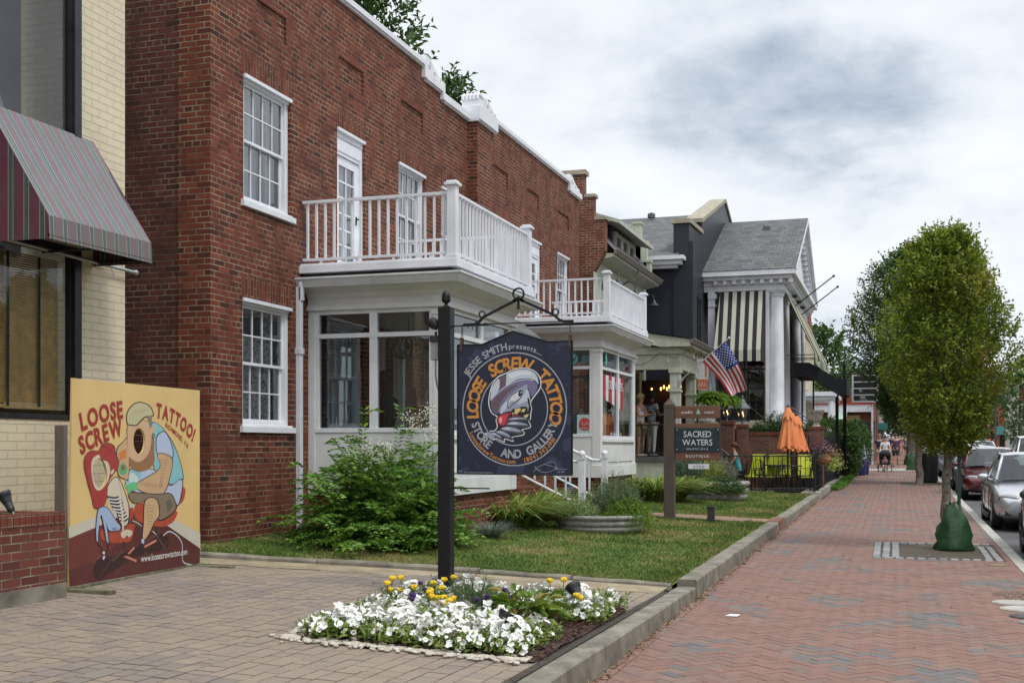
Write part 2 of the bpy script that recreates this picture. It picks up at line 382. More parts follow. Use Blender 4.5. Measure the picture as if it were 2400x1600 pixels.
# ------------------------------------------------------------------ lettering
_fc = {}
def glyph(ch, bold=0.):
    key = (ch, bold)
    if key not in _fc:
        cu = bpy.data.curves.new('glyph', 'FONT'); cu.body = ch; cu.size = 1; cu.offset = bold; cu.resolution_u = 3
        ob = bpy.data.objects.new('glyph', cu); COL.objects.link(ob)
        dg = bpy.context.evaluated_depsgraph_get(); me = bpy.data.meshes.new_from_object(ob.evaluated_get(dg))
        vs = [tuple(v.co[:2]) for v in me.vertices]; fs = [tuple(p.vertices) for p in me.polygons]
        bpy.data.objects.remove(ob); bpy.data.curves.remove(cu); bpy.data.meshes.remove(me)
        w = (min([v[0] for v in vs]), max([v[0] for v in vs])) if vs else (0, .28)
        _fc[key] = (vs, fs, w)
    return _fc[key]
def text2d(txt, h, bold=0., sx=1., gap=.06, shear=0.):
    """letters on a straight baseline, centred on x=0; returns [(x, verts, faces)], width; h = cap height"""
    k = h/.70; x = 0; out = []
    for ch in txt:
        if ch == ' ': x += .30*k*sx; continue
        vs, fs, (a, b) = glyph(ch, bold)
        out.append((x+(b-a)*k*sx/2, [((v[0]-(a+b)/2)*k*sx+v[1]*k*shear, v[1]*k) for v in vs], fs)); x += (b-a+gap)*k*sx
    W = x-gap*k*sx
    return [(c-W/2, vs, fs) for c, vs, fs in out], W
def text_line(m, fr, txt, cx, cy, h, z=0, ang=0., **k):
    t, W = text2d(txt, h, **k); ca, sa = math.cos(ang), math.sin(ang)
    for c, vs, fs in t:
        m.add([fr(cx+(c+x)*ca-y*sa, cy+(c+x)*sa+y*ca, z) for x, y in vs], fs)
    return W
def text_arc(m, fr, txt, cx, cy, r, h, mid, z=0, inside=False, spread=None, squash=1., **k):
    """letters round a circle; mid = compass angle (deg, from +x) of the middle; inside=True reads along the bottom"""
    t, W = text2d(txt, h, **k)
    rb = r if not inside else r
    sc = 1. if spread is None else R(spread)*(rb+(h/2 if not inside else -h/2))/W
    for c, vs, fs in t:
        a = R(mid)+(-1 if not inside else 1)*c*sc/(rb+(h/2 if not inside else -h/2))
        if not inside: ux, uy = (math.sin(a), -math.cos(a)), (math.cos(a), math.sin(a)); ox, oy = cx+rb*math.cos(a), cy+rb*math.sin(a)
        else: ux, uy = (-math.sin(a), math.cos(a)), (-math.cos(a), -math.sin(a)); ox, oy = cx+rb*math.cos(a), cy+rb*math.sin(a)
        m.add([fr(ox+x*squash*ux[0]+y*uy[0], oy+x*squash*ux[1]+y*uy[1], z) for x, y in vs], fs)
def frame(o, ux, uy, n):
    o, ux, uy, n = map(Vector, (o, ux, uy, n))
    return lambda x, y, z=0: tuple(o+ux*x+uy*y+n*z)
def homog(src, dst):
    A = []; B = []
    for (x, y), (u, v) in zip(src, dst):
        A += [[x, y, 1, 0, 0, 0, -u*x, -u*y], [0, 0, 0, x, y, 1, -v*x, -v*y]]; B += [u, v]
    h = np.linalg.solve(np.array(A, float), np.array(B, float))
    return lambda x, y: ((h[0]*x+h[1]*y+h[2])/(h[6]*x+h[7]*y+1), (h[3]*x+h[4]*y+h[5])/(h[6]*x+h[7]*y+1))
def stroke(m, fr, pts, w, z, closed=False):
    pts = [Vector((p[0], p[1])) for p in pts]; n = len(pts); vs = []
    for i, p in enumerate(pts):
        t = (pts[(i+1) % n]-pts[i-1]) if closed else (pts[min(i+1, n-1)]-pts[max(i-1, 0)])
        if t.length < 1e-9: t = Vector((1, 0))
        t.normalize(); q = Vector((-t.y, t.x))*w/2; vs += [fr(p.x+q.x, p.y+q.y, z), fr(p.x-q.x, p.y-q.y, z)]
    fs = [(2*i, 2*i+1, 2*((i+1) % n)+1, 2*((i+1) % n)) for i in range(n if closed else n-1)]
    m.add(vs, fs)
# ------------------------------------------------------------------ levels
def sw_z(y): return .008*y
def lot_z(x, y=0): return .27-.045*(x+2.2)
def lawn_z(x, y): return .27+.0057*(y-12.6)+(-2.2-x)*.06
# ------------------------------------------------------------------ ground, road, sidewalk, forecourt, lawn
def lot_z(x, y=9.5): return .27-.045*(x+2.2)-.010*(y-9)*max(0., 1-(-2.2-x)/3.)
def road_z(y): return .008*y-.13
def slope_sheet(name, x0, x1, y0, y1, dz, m, nx=1, ny=1, f=None):
    b = M(); f = f or (lambda x, y: .008*y+dz)
    for i in range(nx+1):
        for j in range(ny+1):
            x = x0+(x1-x0)*i/nx; y = y0+(y1-y0)*j/ny; b.v.append((x, y, f(x, y)))
    for i in range(nx):
        for j in range(ny): a = i*(ny+1)+j; b.f.append((a, a+ny+1, a+ny+2, a+1)); b.mi.append(0)
    return struct(name, b, m)
m_soil = mat('soil', (.09, .07, .05), .95, var=.4, vs=14, bump=.01, bs=30)
m_ground = mat('far_ground', (.10, .11, .06), .95, var=.3, vs=.3)
slope_sheet('ground', -700, 700, -60, 2400, -.16, m_ground)
m_asph = mat('asphalt', (.085, .085, .088), .85, var=.22, vs=1.2, bump=.004, bs=220, grime=.25)
slope_sheet('road', 1.6, 9.4, -30, 900, -.13, m_asph, 4, 20)
m_conc = mat('concrete', (.33, .31, .265), .9, var=.25, vs=3, bump=.003, bs=120, grime=.45)
m_conc_d = mat('old_concrete', (.23, .21, .165), .9, var=.32, vs=5, bump=.004, bs=110, grime=.6)
m_kerb = mat('kerb_stone', (.40, .385, .34), .85, var=.16, vs=4, bump=.002, bs=150, grime=.35)
m_paint = mat('white_road_paint', (.7, .7, .68), .7, grime=.4)
# street kerb in stone lengths
kb = M(); y = -2.
while y < 120:
    L = 2.4; a, c = y+.006, y+L-.006
    kb.add([(x, yy, .008*yy+z) for yy in (a, c) for x, z in ((1.48, -.2), (1.48, .006), (1.635, .002), (1.65, -.015), (1.65, -.2))],
           [(0, 1, 6, 5), (1, 2, 7, 6), (2, 3, 8, 7), (3, 4, 9, 8), (0, 4, 3, 2, 1), (5, 6, 7, 8, 9)]); y += L
struct('kerb', kb, m_kerb)
kb = M(); kb.add([(x, yy, .008*yy+z) for yy in (-10, 400) for x, z in ((9.4, -.2), (9.4, .0), (9.55, .0), (9.55, -.2))], [(0, 1, 5, 4), (1, 2, 6, 5), (2, 3, 7, 6)])
struct('kerb', kb, m_kerb)
slope_sheet('sidewalk', 9.55, 12.6, -10, 400, -.004, m_conc)
ln = M()
for y0 in np.arange(0, 200, 6.): ln.quad((3.95, y0, road_z(y0)+.004), (4.03, y0, road_z(y0)+.004), (4.03, y0+.5, road_z(y0+.5)+.004), (3.95, y0+.5, road_z(y0+.5)+.004))
for xx in (5.98, 6.14): ln.quad((xx, 0, road_z(0)+.004), (xx+.1, 0, road_z(0)+.004), (xx+.1, 400, road_z(400)+.004), (xx, 400, road_z(400)+.004))
struct('road_markings', ln, m_paint)
# brick sidewalk, real bricks in a 45 degree herringbone
def bmat(name, hue, rough=.85): 
    m = mat(name, hue[0], rough, var=.10, vs=45, bump=.0012, bs=260, island=.2, hue=hue, grime=.15); return m
sb = [bmat('sidewalk_brick_red', [(.21, .116, .090), (.24, .137, .106), (.19, .108, .085), (.225, .131, .103)]),
      bmat('sidewalk_brick_brown', [(.19, .125, .10), (.22, .145, .115), (.175, .12, .095)]),
      bmat('sidewalk_brick_grey', [(.135, .125, .12), (.16, .145, .138), (.125, .115, .11)])]
m_joint = mat('joint_sand', (.055, .045, .035), .95, var=.35, vs=20)
slope_sheet('sidewalk_bed', -2.05, 1.482, -2, 62, -.012, m_joint)
def clip(poly, ax, lim, sgn):
    out = []
    for i, p in enumerate(poly):
        q = poly[(i+1) % len(poly)]; a, c = sgn*(p[ax]-lim), sgn*(q[ax]-lim)
        if a >= 0: out.append(p)
        if a*c < 0: t = a/(a-c); out.append((p[0]+(q[0]-p[0])*t, p[1]+(q[1]-p[1])*t))
    return out
def pit(x, y): return -.37 < x < 1.37 and 17.42 < y < 20.05
def pit2(x, y): return .1 < x < 1.48 and 43.6 < y < 46.2
def lay(bld, poly, zf, mi, dz, side=.014):
    if len(poly) < 3: return
    n = len(poly); bld.cur = mi; tx, ty = random.uniform(-.004, .004), random.uniform(-.004, .004)
    cx = sum(p[0] for p in poly)/n; cy = sum(p[1] for p in poly)/n
    def Z(p): return zf(p[0], p[1])+dz+(p[0]-cx)*tx*2+(p[1]-cy)*ty*2
    top = [(p[0], p[1], Z(p)) for p in poly]; bot = [(p[0], p[1], Z(p)-side) for p in poly]
    bld.add(top+bot, [tuple(range(n))]+[(i, n+i, n+(i+1) % n, (i+1) % n) for i in range(n)])
swb = M(); A = .1015; c45 = math.sqrt(.5)
for gi in range(-30, 640):
    for gj in range(-640, 640):
        c = (gi-gj) % 4
        if c not in (0, 3): continue
        cxw = ((gi)*c45-(gj)*c45)*A; cyw = ((gi)*c45+(gj)*c45)*A+2
        if not (-2.2 < cxw < 1.7 and 4.5 < cyw < 62): continue
        g = .0022*random.uniform(.7, 1.5)
        if c == 0: q = [(gi, gj), (gi+2, gj), (gi+2, gj+1), (gi, gj+1)]
        else: q = [(gi, gj), (gi+1, gj), (gi+1, gj+2), (gi, gj+2)]
        mx = sum(a[0] for a in q)/4; my = sum(a[1] for a in q)/4
        P2 = []
        for a, b_ in q:
            a = a*A+(g if a < mx else -g); b_ = b_*A+(g if b_ < my else -g)
            P2.append((a*c45-b_*c45, a*c45+b_*c45+2))
        x, y = sum(p[0] for p in P2)/4, sum(p[1] for p in P2)/4
        if pit(x, y) or pit2(x, y): continue
        P2 = clip(clip(P2, 0, -1.925, 1), 0, 1.472, -1)
        nz = noise.noise(Vector((x*1.6, y*.9, 3)))+random.uniform(-.36, .36)
        mi = 2 if nz > .40 else (1 if nz > .14 else 0)
        und = .004*noise.noise(Vector((x*1.3, y*1.3, 7)))
        lay(swb, P2, lambda a, b_: .008*b_, mi, random.uniform(-.0012, .0012)+und)
y = 4.5                                   # a header course along the retaining wall
while y < 33:
    if random.random() < .97: lay(swb, [(-2.028, y+.003), (-1.932, y+.003), (-1.932, y+.2), (-2.028, y+.2)], lambda a, b_: .008*b_, 0 if random.random() < .7 else 1, random.uniform(-.003, .002))
    y += .203
sidewalk = struct('sidewalk', swb, sb)
m_farbrick = brickmat('far_paving', [(.24, .13, .10), (.30, .17, .13), (.22, .17, .14)], (.12, .1, .08), lay=True, headers=False, bump=.001, stain=.15)
slope_sheet('sidewalk', -2.05, 1.47, 66, 300, -.003, m_farbrick)
slope_sheet('sidewalk', -4.5, 1.47, 62, 66, -.0, mat('apron_concrete', (.5, .49, .45), .85, grime=.2))
m_pale = mat('pale_patch_concrete', (.38, .35, .31), .9, var=.2, grime=.3)
for yy, x0, x1 in ((51.5, -1.2, -.5), (51.4, -.35, .2), (56.5, -.1, .9)):
    slope_sheet('paving_patch', x0, x1, yy, yy+.35, .006, m_pale)
# tree pits with granite setts
m_sett = mat('granite_sett', (.29, .29, .285), .8, var=.2, vs=30, bump=.003, bs=90, island=.25, grime=.3)
slope_sheet('tree_pit_soil', -.40, 1.40, 17.4, 20.07, -.011, m_soil)
st = M()
def sett(b, x, y, w, d, h=.012):
    pts = [(x+random.uniform(-.008, .008)+sx*w/2*(.9 if abs(sy) else 1), y+random.uniform(-.008, .008)+sy*d/2) for sx, sy in ((-1, -1), (1, -1), (1, 1), (-1, 1))]
    lo = [(p[0], p[1], .008*p[1]-.02) for p in pts]; k = .86; hi = [(x+(p[0]-x)*k, y+(p[1]-y)*k, .008*p[1]+h) for p in pts]
    b.add(lo+hi, [(4, 5, 6, 7)]+[(i, (i+1) % 4, 4+(i+1) % 4, 4+i) for i in range(4)])
for i in range(12): sett(st, -.27+i*.145, 17.50, .12, .13)
for i in range(11): sett(st, -.05+i*.135, 19.98, .12, .13)
for j in range(19):
    for i in range(3 if j < 19 else 1): sett(st, -.29+i*.13, 17.66+j*.126, .115, .112)
for j in range(16):
    for i in range(2): sett(st, 1.20+i*.12, 17.66+j*.126, .10, .11)
tag(part('granite_setts', st, m_sett), kind='structure')
slope_sheet('tree_pit_soil', .1, 1.47, 43.6, 46.2, -.006, m_soil)
st = M()
for i in range(5): sett(st, -.35+i*.14, 43.7+random.uniform(-.05, .05), .12, .14)
for i in range(4): sett(st, 1.2+i*.1, 43.7+i*.1, .1, .14)
tag(part('granite_setts', st, m_sett), kind='structure')
# ---- retaining walls by the sidewalk
def wall_seg(name, label, y0, y1, z0, z1, x0=-2.23, x1=-2.03, base=-.1, n=6, m=None):
    b = M(); ys = [y0+(y1-y0)*i/n for i in range(n+1)]; r = .014; rows = []
    for yy in ys:
        t = (yy-y0)/(y1-y0); zt = z0+(z1-z0)*t+.003*math.sin(yy*5); jx = .005*math.sin(yy*3.1)
        rows.append([(x0, yy, base), (x0, yy, zt-r), (x0+r, yy, zt), (x1-r+jx, yy, zt), (x1+jx, yy, zt-r), (x1+.012+jx, yy, base)])
    k = 6
    for rw in rows: b.v += rw
    for i in range(n):
        for j in range(k-1): b.f.append((i*k+j, i*k+j+1, (i+1)*k+j+1, (i+1)*k+j)); b.mi.append(0)
    b.f += [tuple(range(k)), tuple(n*k+j for j in range(k))[::-1]]; b.mi += [0, 0]
    return solo(name, b, m or m_conc_d, label, 'wall', 'low walls along the brick sidewalk')
wall_seg('retaining_wall', 'low concrete wall beside the white petunia bed and paved forecourt', -1, 12.60, .335, .215, n=14)
wall_seg('retaining_wall', 'taller stepped concrete wall edging the lawn along the brick sidewalk', 12.64, 33.1, .285, .395, n=20, x0=-2.235)
b = M()
for i in range(8):
    y0 = 33.14+i*.72; b.box(-2.5, -2.0, y0, y0+.7, .18, .455+.006*i)
solo('retaining_wall', b, m_conc, 'concrete coping slabs at the foot of the black patio railing', 'wall', 'low walls along the brick sidewalk', bevel=.01)
# brick band crossing the wall top where the garden path meets it
b = M()
for i in range(5): b.box(-2.245, -2.02, 21.9+i*.21, 21.9+i*.21+.2, .1, .352+.0045*i)
solo('brick_coping', b, brickmat('path_brick', [(.25, .11, .08), (.32, .16, .12), (.2, .12, .09)], (.25, .2, .16), headers=False, stain=.2), 'short run of red bricks set into the concrete wall at the garden path', 'brick coping')
# ---- forecourt pavers (real units, laid in columns)
def kerb_y(x): return 11.20+(x+7.2)*.205                     # line of the garden kerb
pv = [mat('paver_tan', (.23, .185, .148), .88, var=.14, vs=30, bump=.002, bs=260, hue=[(.285, .228, .175), (.25, .20, .155), (.30, .24, .18), (.255, .208, .165)], island=.2, grime=.2),
      mat('paver_grey', (.19, .165, .145), .88, var=.14, vs=30, bump=.002, bs=260, hue=[(.24, .20, .165), (.215, .18, .152), (.245, .208, .175)], island=.2, grime=.2)]
b = M()
for i in range(14):
    for j in range(26):
        x0 = -9.2+i*.5; y0 = -1+j*.5
        b.quad(*[(x, y, lot_z(x, y)-.012) for x, y in ((x0, y0), (x0+.5, y0), (x0+.5, y0+.5), (x0, y0+.5))])
struct('forecourt_bed', b, m_joint)
b = M(); x = -7.62; ci = 0
while x < -2.26:
    w = (.145, .105)[ci % 2] if random.random() < .85 else .145; ci += 1
    y = 4.5+random.uniform(0, .2)
    while y < kerb_y(x)-.30:
        L = random.choice((.105, .145, .145, .19)); g = .0046
        poly = [(x+g, y+g), (min(x+w, -2.24)-g, y+g), (min(x+w, -2.24)-g, y+L-g), (x+g, y+L-g)]
        mx, my = x+w/2, y+L/2
        if not (7.46 < my < 10.25 and -4.05 < mx):
            nz = noise.noise(Vector((mx*.8, my*.8, 1)))+random.uniform(-.35, .35)
            lay(b, poly, lot_z, 1 if nz > .18 else 0, random.uniform(-.002, .002)+.009*noise.noise(Vector((mx*.6, my*.6, 9))))
        y += L
    x += w
struct('forecourt', b, pv)
# concrete gutter strip and garden kerb
m_gut = mat('yellowed_concrete', (.34, .28, .18), .92, var=.25, vs=3, bump=.003, bs=120, grime=.45)
b = M(); n = 24
for i in range(n+1):
    x = -7.6+5.35*i/n; yk = kerb_y(x); b.v += [(x, yk-.42-.1*(i/n)+.03*math.sin(i*1.7), lot_z(x, yk)+.003), (x, yk-.02, lot_z(x, yk)+.012)]
b.f = [(2*i, 2*i+2, 2*i+3, 2*i+1) for i in range(n)]; b.mi = [0]*n
struct('gutter_strip', b, m_gut)
def kerbtop(x, y): return max(lawn_z(x, y)-.0, lot_z(x, y)+.055)
segs = [(-7.6, -5.9), (-5.88, -4.2), (-4.17, -3.25), (-3.22, -2.24)]
b = M()
for i, (xa, xb) in enumerate(segs):
    dz = (0, .006, -.004, -.012)[i]; rows = []
    for k in range(7):
        x = xa+(xb-xa)*k/6; yk = kerb_y(x)+(.03 if i == 3 else 0)*k/6; zt = kerbtop(x, yk)+dz+.004*math.sin(x*9); zb = lot_z(x, yk)-.03
        rows.append([(x, yk, zb), (x, yk+.005, zt-.018), (x, yk+.022, zt), (x, yk+.12, zt), (x, yk+.135, zt-.015), (x, yk+.135, zb)])
    o = len(b.v); [b.v.extend(r) for r in rows]
    for q in range(6):
        for j in range(5): b.f.append((o+q*6+j, o+q*6+j+1, o+(q+1)*6+j+1, o+(q+1)*6+j)); b.mi.append(0)
    b.f += [tuple(o+j for j in range(6)), tuple(o+36+j for j in range(6))[::-1]]; b.mi += [0, 0]
struct('garden_kerb', b, m_conc_d)
# ---- lawn
def lawnmat():
    m = bpy.data.materials.new('lawn'); m.use_nodes = True; nt = m.node_tree; bb = nt.nodes['Principled BSDF']
    geo = N(nt, 'ShaderNodeNewGeometry'); P = geo.outputs['Position']
    f = noi(nt, P, 1.1, 5, .6); g = noi(nt, P, 6, 4)
    c = ramp(nt, f, [(.34, (.085, .155, .035)), (.47, (.145, .21, .052)), (.58, (.25, .25, .095)), (.72, (.34, .28, .135))])
    c = mixc(nt, .5, c, ramp(nt, g, [(.3, (.6, .6, .6)), (.7, (1.2, 1.2, 1.2))]), 'MULTIPLY')
    isl = ramp(nt, geo.outputs['Random Per Island'], [(0, (.72, .75, .7)), (.7, (1.05, 1.05, 1)), (1, (1.5, 1.35, 1.1))])
    c = mixc(nt, 1, c, isl, 'MULTIPLY')
    nt.links.new(c, bb.inputs['Base Color']); bb.inputs['Roughness'].default_value = .8; bb.inputs['Specular IOR Level'].default_value = .2
    return m
m_lawn = lawnmat()
b = M(); nx, ny = 20, 60
for i in range(nx+1):
    for j in range(ny+1):
        x = -7.62+(5.39)*i/nx; ya = kerb_y(x)+.12; y = ya+(33.1-ya)*j/ny
        b.v.append((x, y, lawn_z(x, y)-.012+.012*noise.noise(Vector((x*1.5, y*1.5, 0)))))
for i in range(nx):
    for j in range(ny): a = i*(ny+1)+j; b.f.append((a, a+ny+1, a+ny+2, a+1)); b.mi.append(0)
struct('lawn', b, m_lawn)
n = 150000; X = -7.55+rng.random(n)*5.3; Yt = rng.random(n)**1.35; YA = 11.20+(X+7.2)*.205+.10; Y = YA+(33.0-YA)*Yt
path = (Y > 21.15+(X+4.6)*.28) & (Y < 22.1+(X+4.6)*.28)
keep = ~path & ~((X < -5.9) & (Y > 14.4) & (Y < 19)); X, Y = X[keep], Y[keep]; n = len(X)
Z = .27+.0057*(Y-12.6)+(-2.2-X)*.06-.015
edge = (Y < 11.20+(X+7.2)*.205+.20)
D = np.stack([rng.normal(size=n)*.55, rng.normal(size=n)*.55-edge*.5, np.ones(n)*.8], 1)
Lg = .028+.022*rng.random(n)+.010*(Y > 16)+(X > -2.6)*.02
me = leaves_mesh('grass', np.stack([X, Y, Z], 1), D, Lg, .0045+.0035*(Y/15), m_lawn, fold=.1)
tag(link('grass', me), 'short patchy green and straw coloured lawn grass', 'grass', kind='stuff')
# garden path of worn brick across the lawn
b = M()
for i in range(12):
    x0 = -7.0+i*.4
    for (xa, ya) in ((x0, 0),): 
        q = [(x0, 21.15+(x0+4.6)*.28), (x0+.4, 21.15+(x0+5.0)*.28), (x0+.4, 22.1+(x0+5.0)*.28), (x0, 22.1+(x0+4.6)*.28)]
        b.poly([(x, y, lawn_z(x, y)+.003) for x, y in q])
struct('garden_path', b, brickmat('garden_path_brick', [(.26, .16, .11), (.34, .21, .15), (.22, .16, .12)], (.3, .25, .19), lay=True, headers=False, stain=.2, bump=.003))
slope_sheet('patio_floor', -9, -2.5, 33.1, 40, 0, m_conc, f=lambda x, y: .42+.004*(y-33))
slope_sheet('garden_soil', -9.5, -7.5, 5, 45, 0, m_soil, f=lambda x, y: .52)
slope_sheet('garden_soil', -9.0, -2.2, 38, 75, 0, m_soil, f=lambda x, y: .008*y+.02)
# small litter of the pavement
b = M(); b.add([(-1.56, 11.38, .097), (-1.44, 11.36, .099), (-1.42, 11.46, .104), (-1.52, 11.50, .099)], [(0, 1, 2, 3)])
solo('paper_scrap', b, mat('white_paper', (.8, .8, .78), .8), 'scrap of white paper lying on the brick sidewalk', 'litter')
n = 1700
X = -1.985+rng.normal(size=n)*.022; X[:110] = -1.9+rng.random(110)*3.3; Y = 5+rng.random(n)*27
me = leaves_mesh('fallen_leaves', np.stack([np.abs(X+2.02)-2.02, Y, .008*Y+.003], 1), rng.normal(size=(n, 3))*[1, 1, .25], .02+.025*rng.random(n), .012+.01*rng.random(n),
    leafmat('dry_leaf', [(.22, .14, .07), (.35, .25, .13), (.12, .08, .05)], trans=.1))
tag(link('leaf_litter', me), 'dry leaves gathered along the foot of the concrete wall', 'leaf litter', kind='stuff')
# utility covers near the kerb
m_iron = mat('cast_iron', (.10, .09, .085), .6, .4, var=.3, vs=20, bump=.002, bs=90)
def cover(x, y, r, m, lab, grp='round utility covers in the brick sidewalk'):
    b = M(); b.lathe([(r*1.08, -.01), (r*1.08, .006), (r*.98, .008), (r*.97, .004), (r*.95, .012), (r*.5, .014), (.001, .014)], (0, 0, 0), 28)
    o = part('utility_cover', b, m); o.location = (x, y, sw_z(y)+.003); tag(o, lab, 'utility cover', grp)
cover(1.12, 13.12, .19, m_kerb, 'pale concrete utility cover nearest the gravel patch by the kerb')
cover(1.16, 12.67, .19, m_kerb, 'pale concrete utility cover just in front of another pale one')
cover(1.17, 12.16, .16, m_iron, 'dark iron utility cover in the brick sidewalk, between pale and grey ones')
cover(1.20, 11.77, .14, mat('grey_iron', (.28, .28, .28), .6, .3, bump=.002, bs=90), 'grey metal utility cover nearest the camera')
cover(1.24, 16.85, .11, mat('rusty_iron', (.25, .18, .10), .8, bump=.003, bs=60), 'small rusty round cover by the cobbled tree pit')
n = 900; a = rng.random(n)*6.28; r = np.sqrt(rng.random(n))
P = np.stack([1.22+r*np.cos(a)*.26, 13.75+r*np.sin(a)*.38, .008*(13.75+r*np.sin(a)*.38)+.002], 1)
me = leaves_mesh('gravel', P, rng.normal(size=(n, 3))*[1, 1, .4], .008+.01*rng.random(n), .01, mat('gravel', (.25, .21, .16), .95, island=.4))
tag(link('gravel', me), 'spilled sand and grit on the bricks by the kerb', 'gravel', kind='stuff')
# ------------------------------------------------------------------ building helpers
def wall_holes(b, o, du, dn, u0, u1, z0, z1, holes, depth=.11, profile=None):
    """wall on a plane: o origin, du along, dn outward; holes (u0,u1,z0,z1[,depth[,back]])"""
    us = sorted({u0, u1, *[h[0] for h in holes], *[h[1] for h in holes], *(p for p, _ in (profile or []))}); zs = sorted({z0, z1, *[h[2] for h in holes], *[h[3] for h in holes]})
    P = lambda u, z, n=0: (o[0]+du[0]*u+dn[0]*n, o[1]+du[1]*u+dn[1]*n, z)
    for i in range(len(us)-1):
        for j in range(len(zs)-1):
            um, zm = (us[i]+us[i+1])/2, (zs[j]+zs[j+1])/2
            if any(h[0] < um < h[1] and h[2] < zm < h[3] for h in holes): continue
            if um < u0 or um > u1: continue
            b.quad(P(us[i], zs[j]), P(us[i+1], zs[j]), P(us[i+1], zs[j+1]), P(us[i], zs[j+1]))
    for h in holes:
        d = h[4] if len(h) > 4 else depth; a, c, e, f = h[:4]
        for (p, q) in (((a, e), (c, e)), ((c, e), (c, f)), ((c, f), (a, f)), ((a, f), (a, e))):
            b.quad(P(*p), P(*q), P(*q, -d), P(*p, -d))
        if len(h) > 5 and h[5]: b.quad(P(a, e, -d), P(c, e, -d), P(c, f, -d), P(a, f, -d))
def lbox(b, o, du, dn, u0, u1, n0, n1, z0, z1):
    P = lambda u, n, z: (o[0]+du[0]*u+dn[0]*n, o[1]+du[1]*u+dn[1]*n, z)
    vs = [P(u, n, z) for u in (u0, u1) for n in (n0, n1) for z in (z0, z1)]
    b.add(vs, [(0, 1, 3, 2), (4, 6, 7, 5), (0, 4, 5, 1), (2, 3, 7, 6), (0, 2, 6, 4), (1, 5, 7, 3)])
m_white = mat('white_paint', (.73, .75, .785), .5, var=.06, vs=3, bump=.0015, bs=35, grime=.2)
m_white2 = mat('white_trim', (.72, .74, .77), .45, var=.04, vs=4, grime=.12)
m_glass = glassmat('window_glass', refl=.10, see=.95)
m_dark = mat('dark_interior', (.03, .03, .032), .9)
m_curt = mat('curtain_cloth', (.70, .73, .77), .9, var=.25, vs=5)
m_lace = mat('lace_cloth', (.60, .63, .70), .9, var=.75, vs=26)
def sash_window(par, o, du, dn, u0, u1, z0, z1, cols=4, rows=2, curtain='plain', hood=True, sill=True, cas=.085, name='window', fr=None, gl=None, back=.10, split=True, seed=0):
    fr = fr or m_white; f = M(); B = lambda *a: lbox(f, o, du, dn, *a)
    n1 = -back+.055; n0 = -back-.03
    B(u0, u0+cas, n0, n1, z0, z1); B(u1-cas, u1, n0, n1, z0, z1); B(u0+cas, u1-cas, n0, n1, z1-cas, z1); B(u0+cas, u1-cas, n0, n1+.005, z0, z0+cas*.7)
    if hood: B(u0-.0, u1+.0, n0, n1+.03, z1-.02, z1-.003); B(u0, u1, n1, .028, z1-.055, z1-.012); B(u0, u1, n1, n1+.02, z1-.085, z1-.055)
    a, c, e, g = u0+cas, u1-cas, z0+cas*.7, z1-cas; mid = (e+g)/2; st = .035; mu = .016
    def sash(e_, g_, nb):
        B(a, a+st, nb, nb+.03, e_, g_); B(c-st, c, nb, nb+.03, e_, g_); B(a+st, c-st, nb, nb+.031, e_, e_+st); B(a+st, c-st, nb, nb+.031, g_-st, g_)
        W = (c-a-2*st)/cols; Hh = (g_-e_-2*st)/rows
        for i in range(1, cols): B(a+st+W*i-mu/2, a+st+W*i+mu/2, nb+.004, nb+.026, e_+st, g_-st)
        for i in range(1, rows): B(a+st, c-st, nb+.005, nb+.024, e_+st+Hh*i-mu/2, e_+st+Hh*i+mu/2)
    if split: sash(mid-.015, g, -back); sash(e, mid+.02, -back-.032)
    else: sash(e, g, -back)
    w = part(name, f, fr, par, bevel=.0)
    q = M(); P = lambda u, n, z: (o[0]+du[0]*u+dn[0]*n, o[1]+du[1]*u+dn[1]*n, z)
    nb = -back+.012
    if split:
        q.quad(P(a, nb, mid), P(c, nb, mid), P(c, nb, g), P(a, nb, g)); nb -= .032
        q.quad(P(a, nb, e), P(c, nb, e), P(c, nb, mid), P(a, nb, mid))
    else: q.quad(P(a, nb, e), P(c, nb, e), P(c, nb, g), P(a, nb, g))
    part('pane', q, gl or m_glass, w)
    if sill:
        s_ = M(); lbox(s_, o, du, dn, u0-.06, u1+.06, n0, .05, z0-.075, z0-.002); lbox(s_, o, du, dn, u0-.02, u1+.02, n0, .02, z0-.002, z0+.02); part('sill', s_, fr, w, bevel=.004)
    if curtain:
        k = M(); n_ = 26; d0 = -back-.14
        def drape(ua, ub, za, zb, amp=.02, dep=d0, cnt=n_):
            vs = [P(ua+(ub-ua)*i/cnt, dep+amp*math.sin(i*1.9+seed)+amp*.5*math.sin(i*.8), z) for i in range(cnt+1) for z in (za, zb)]
            k.add(vs, [(2*i, 2*i+2, 2*i+3, 2*i+1) for i in range(cnt)])
        if curtain == 'plain': drape(a, a+(c-a)*.62, e, g); drape(a+(c-a)*.80, c, e, g)
        elif curtain == 'lace': drape(a, c-.1, e, e+(g-e)*.72, .008, d0+.03); drape(a, a+.2, e, g, .02, d0-.02); drape(c-.25, c, e, g, .02, d0-.02)
        elif curtain == 'full': drape(a, c, e, g)
        part('curtain', k, m_lace if curtain == 'lace' else m_curt, w)
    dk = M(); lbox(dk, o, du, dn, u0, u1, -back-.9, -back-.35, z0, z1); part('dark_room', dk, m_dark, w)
    return w
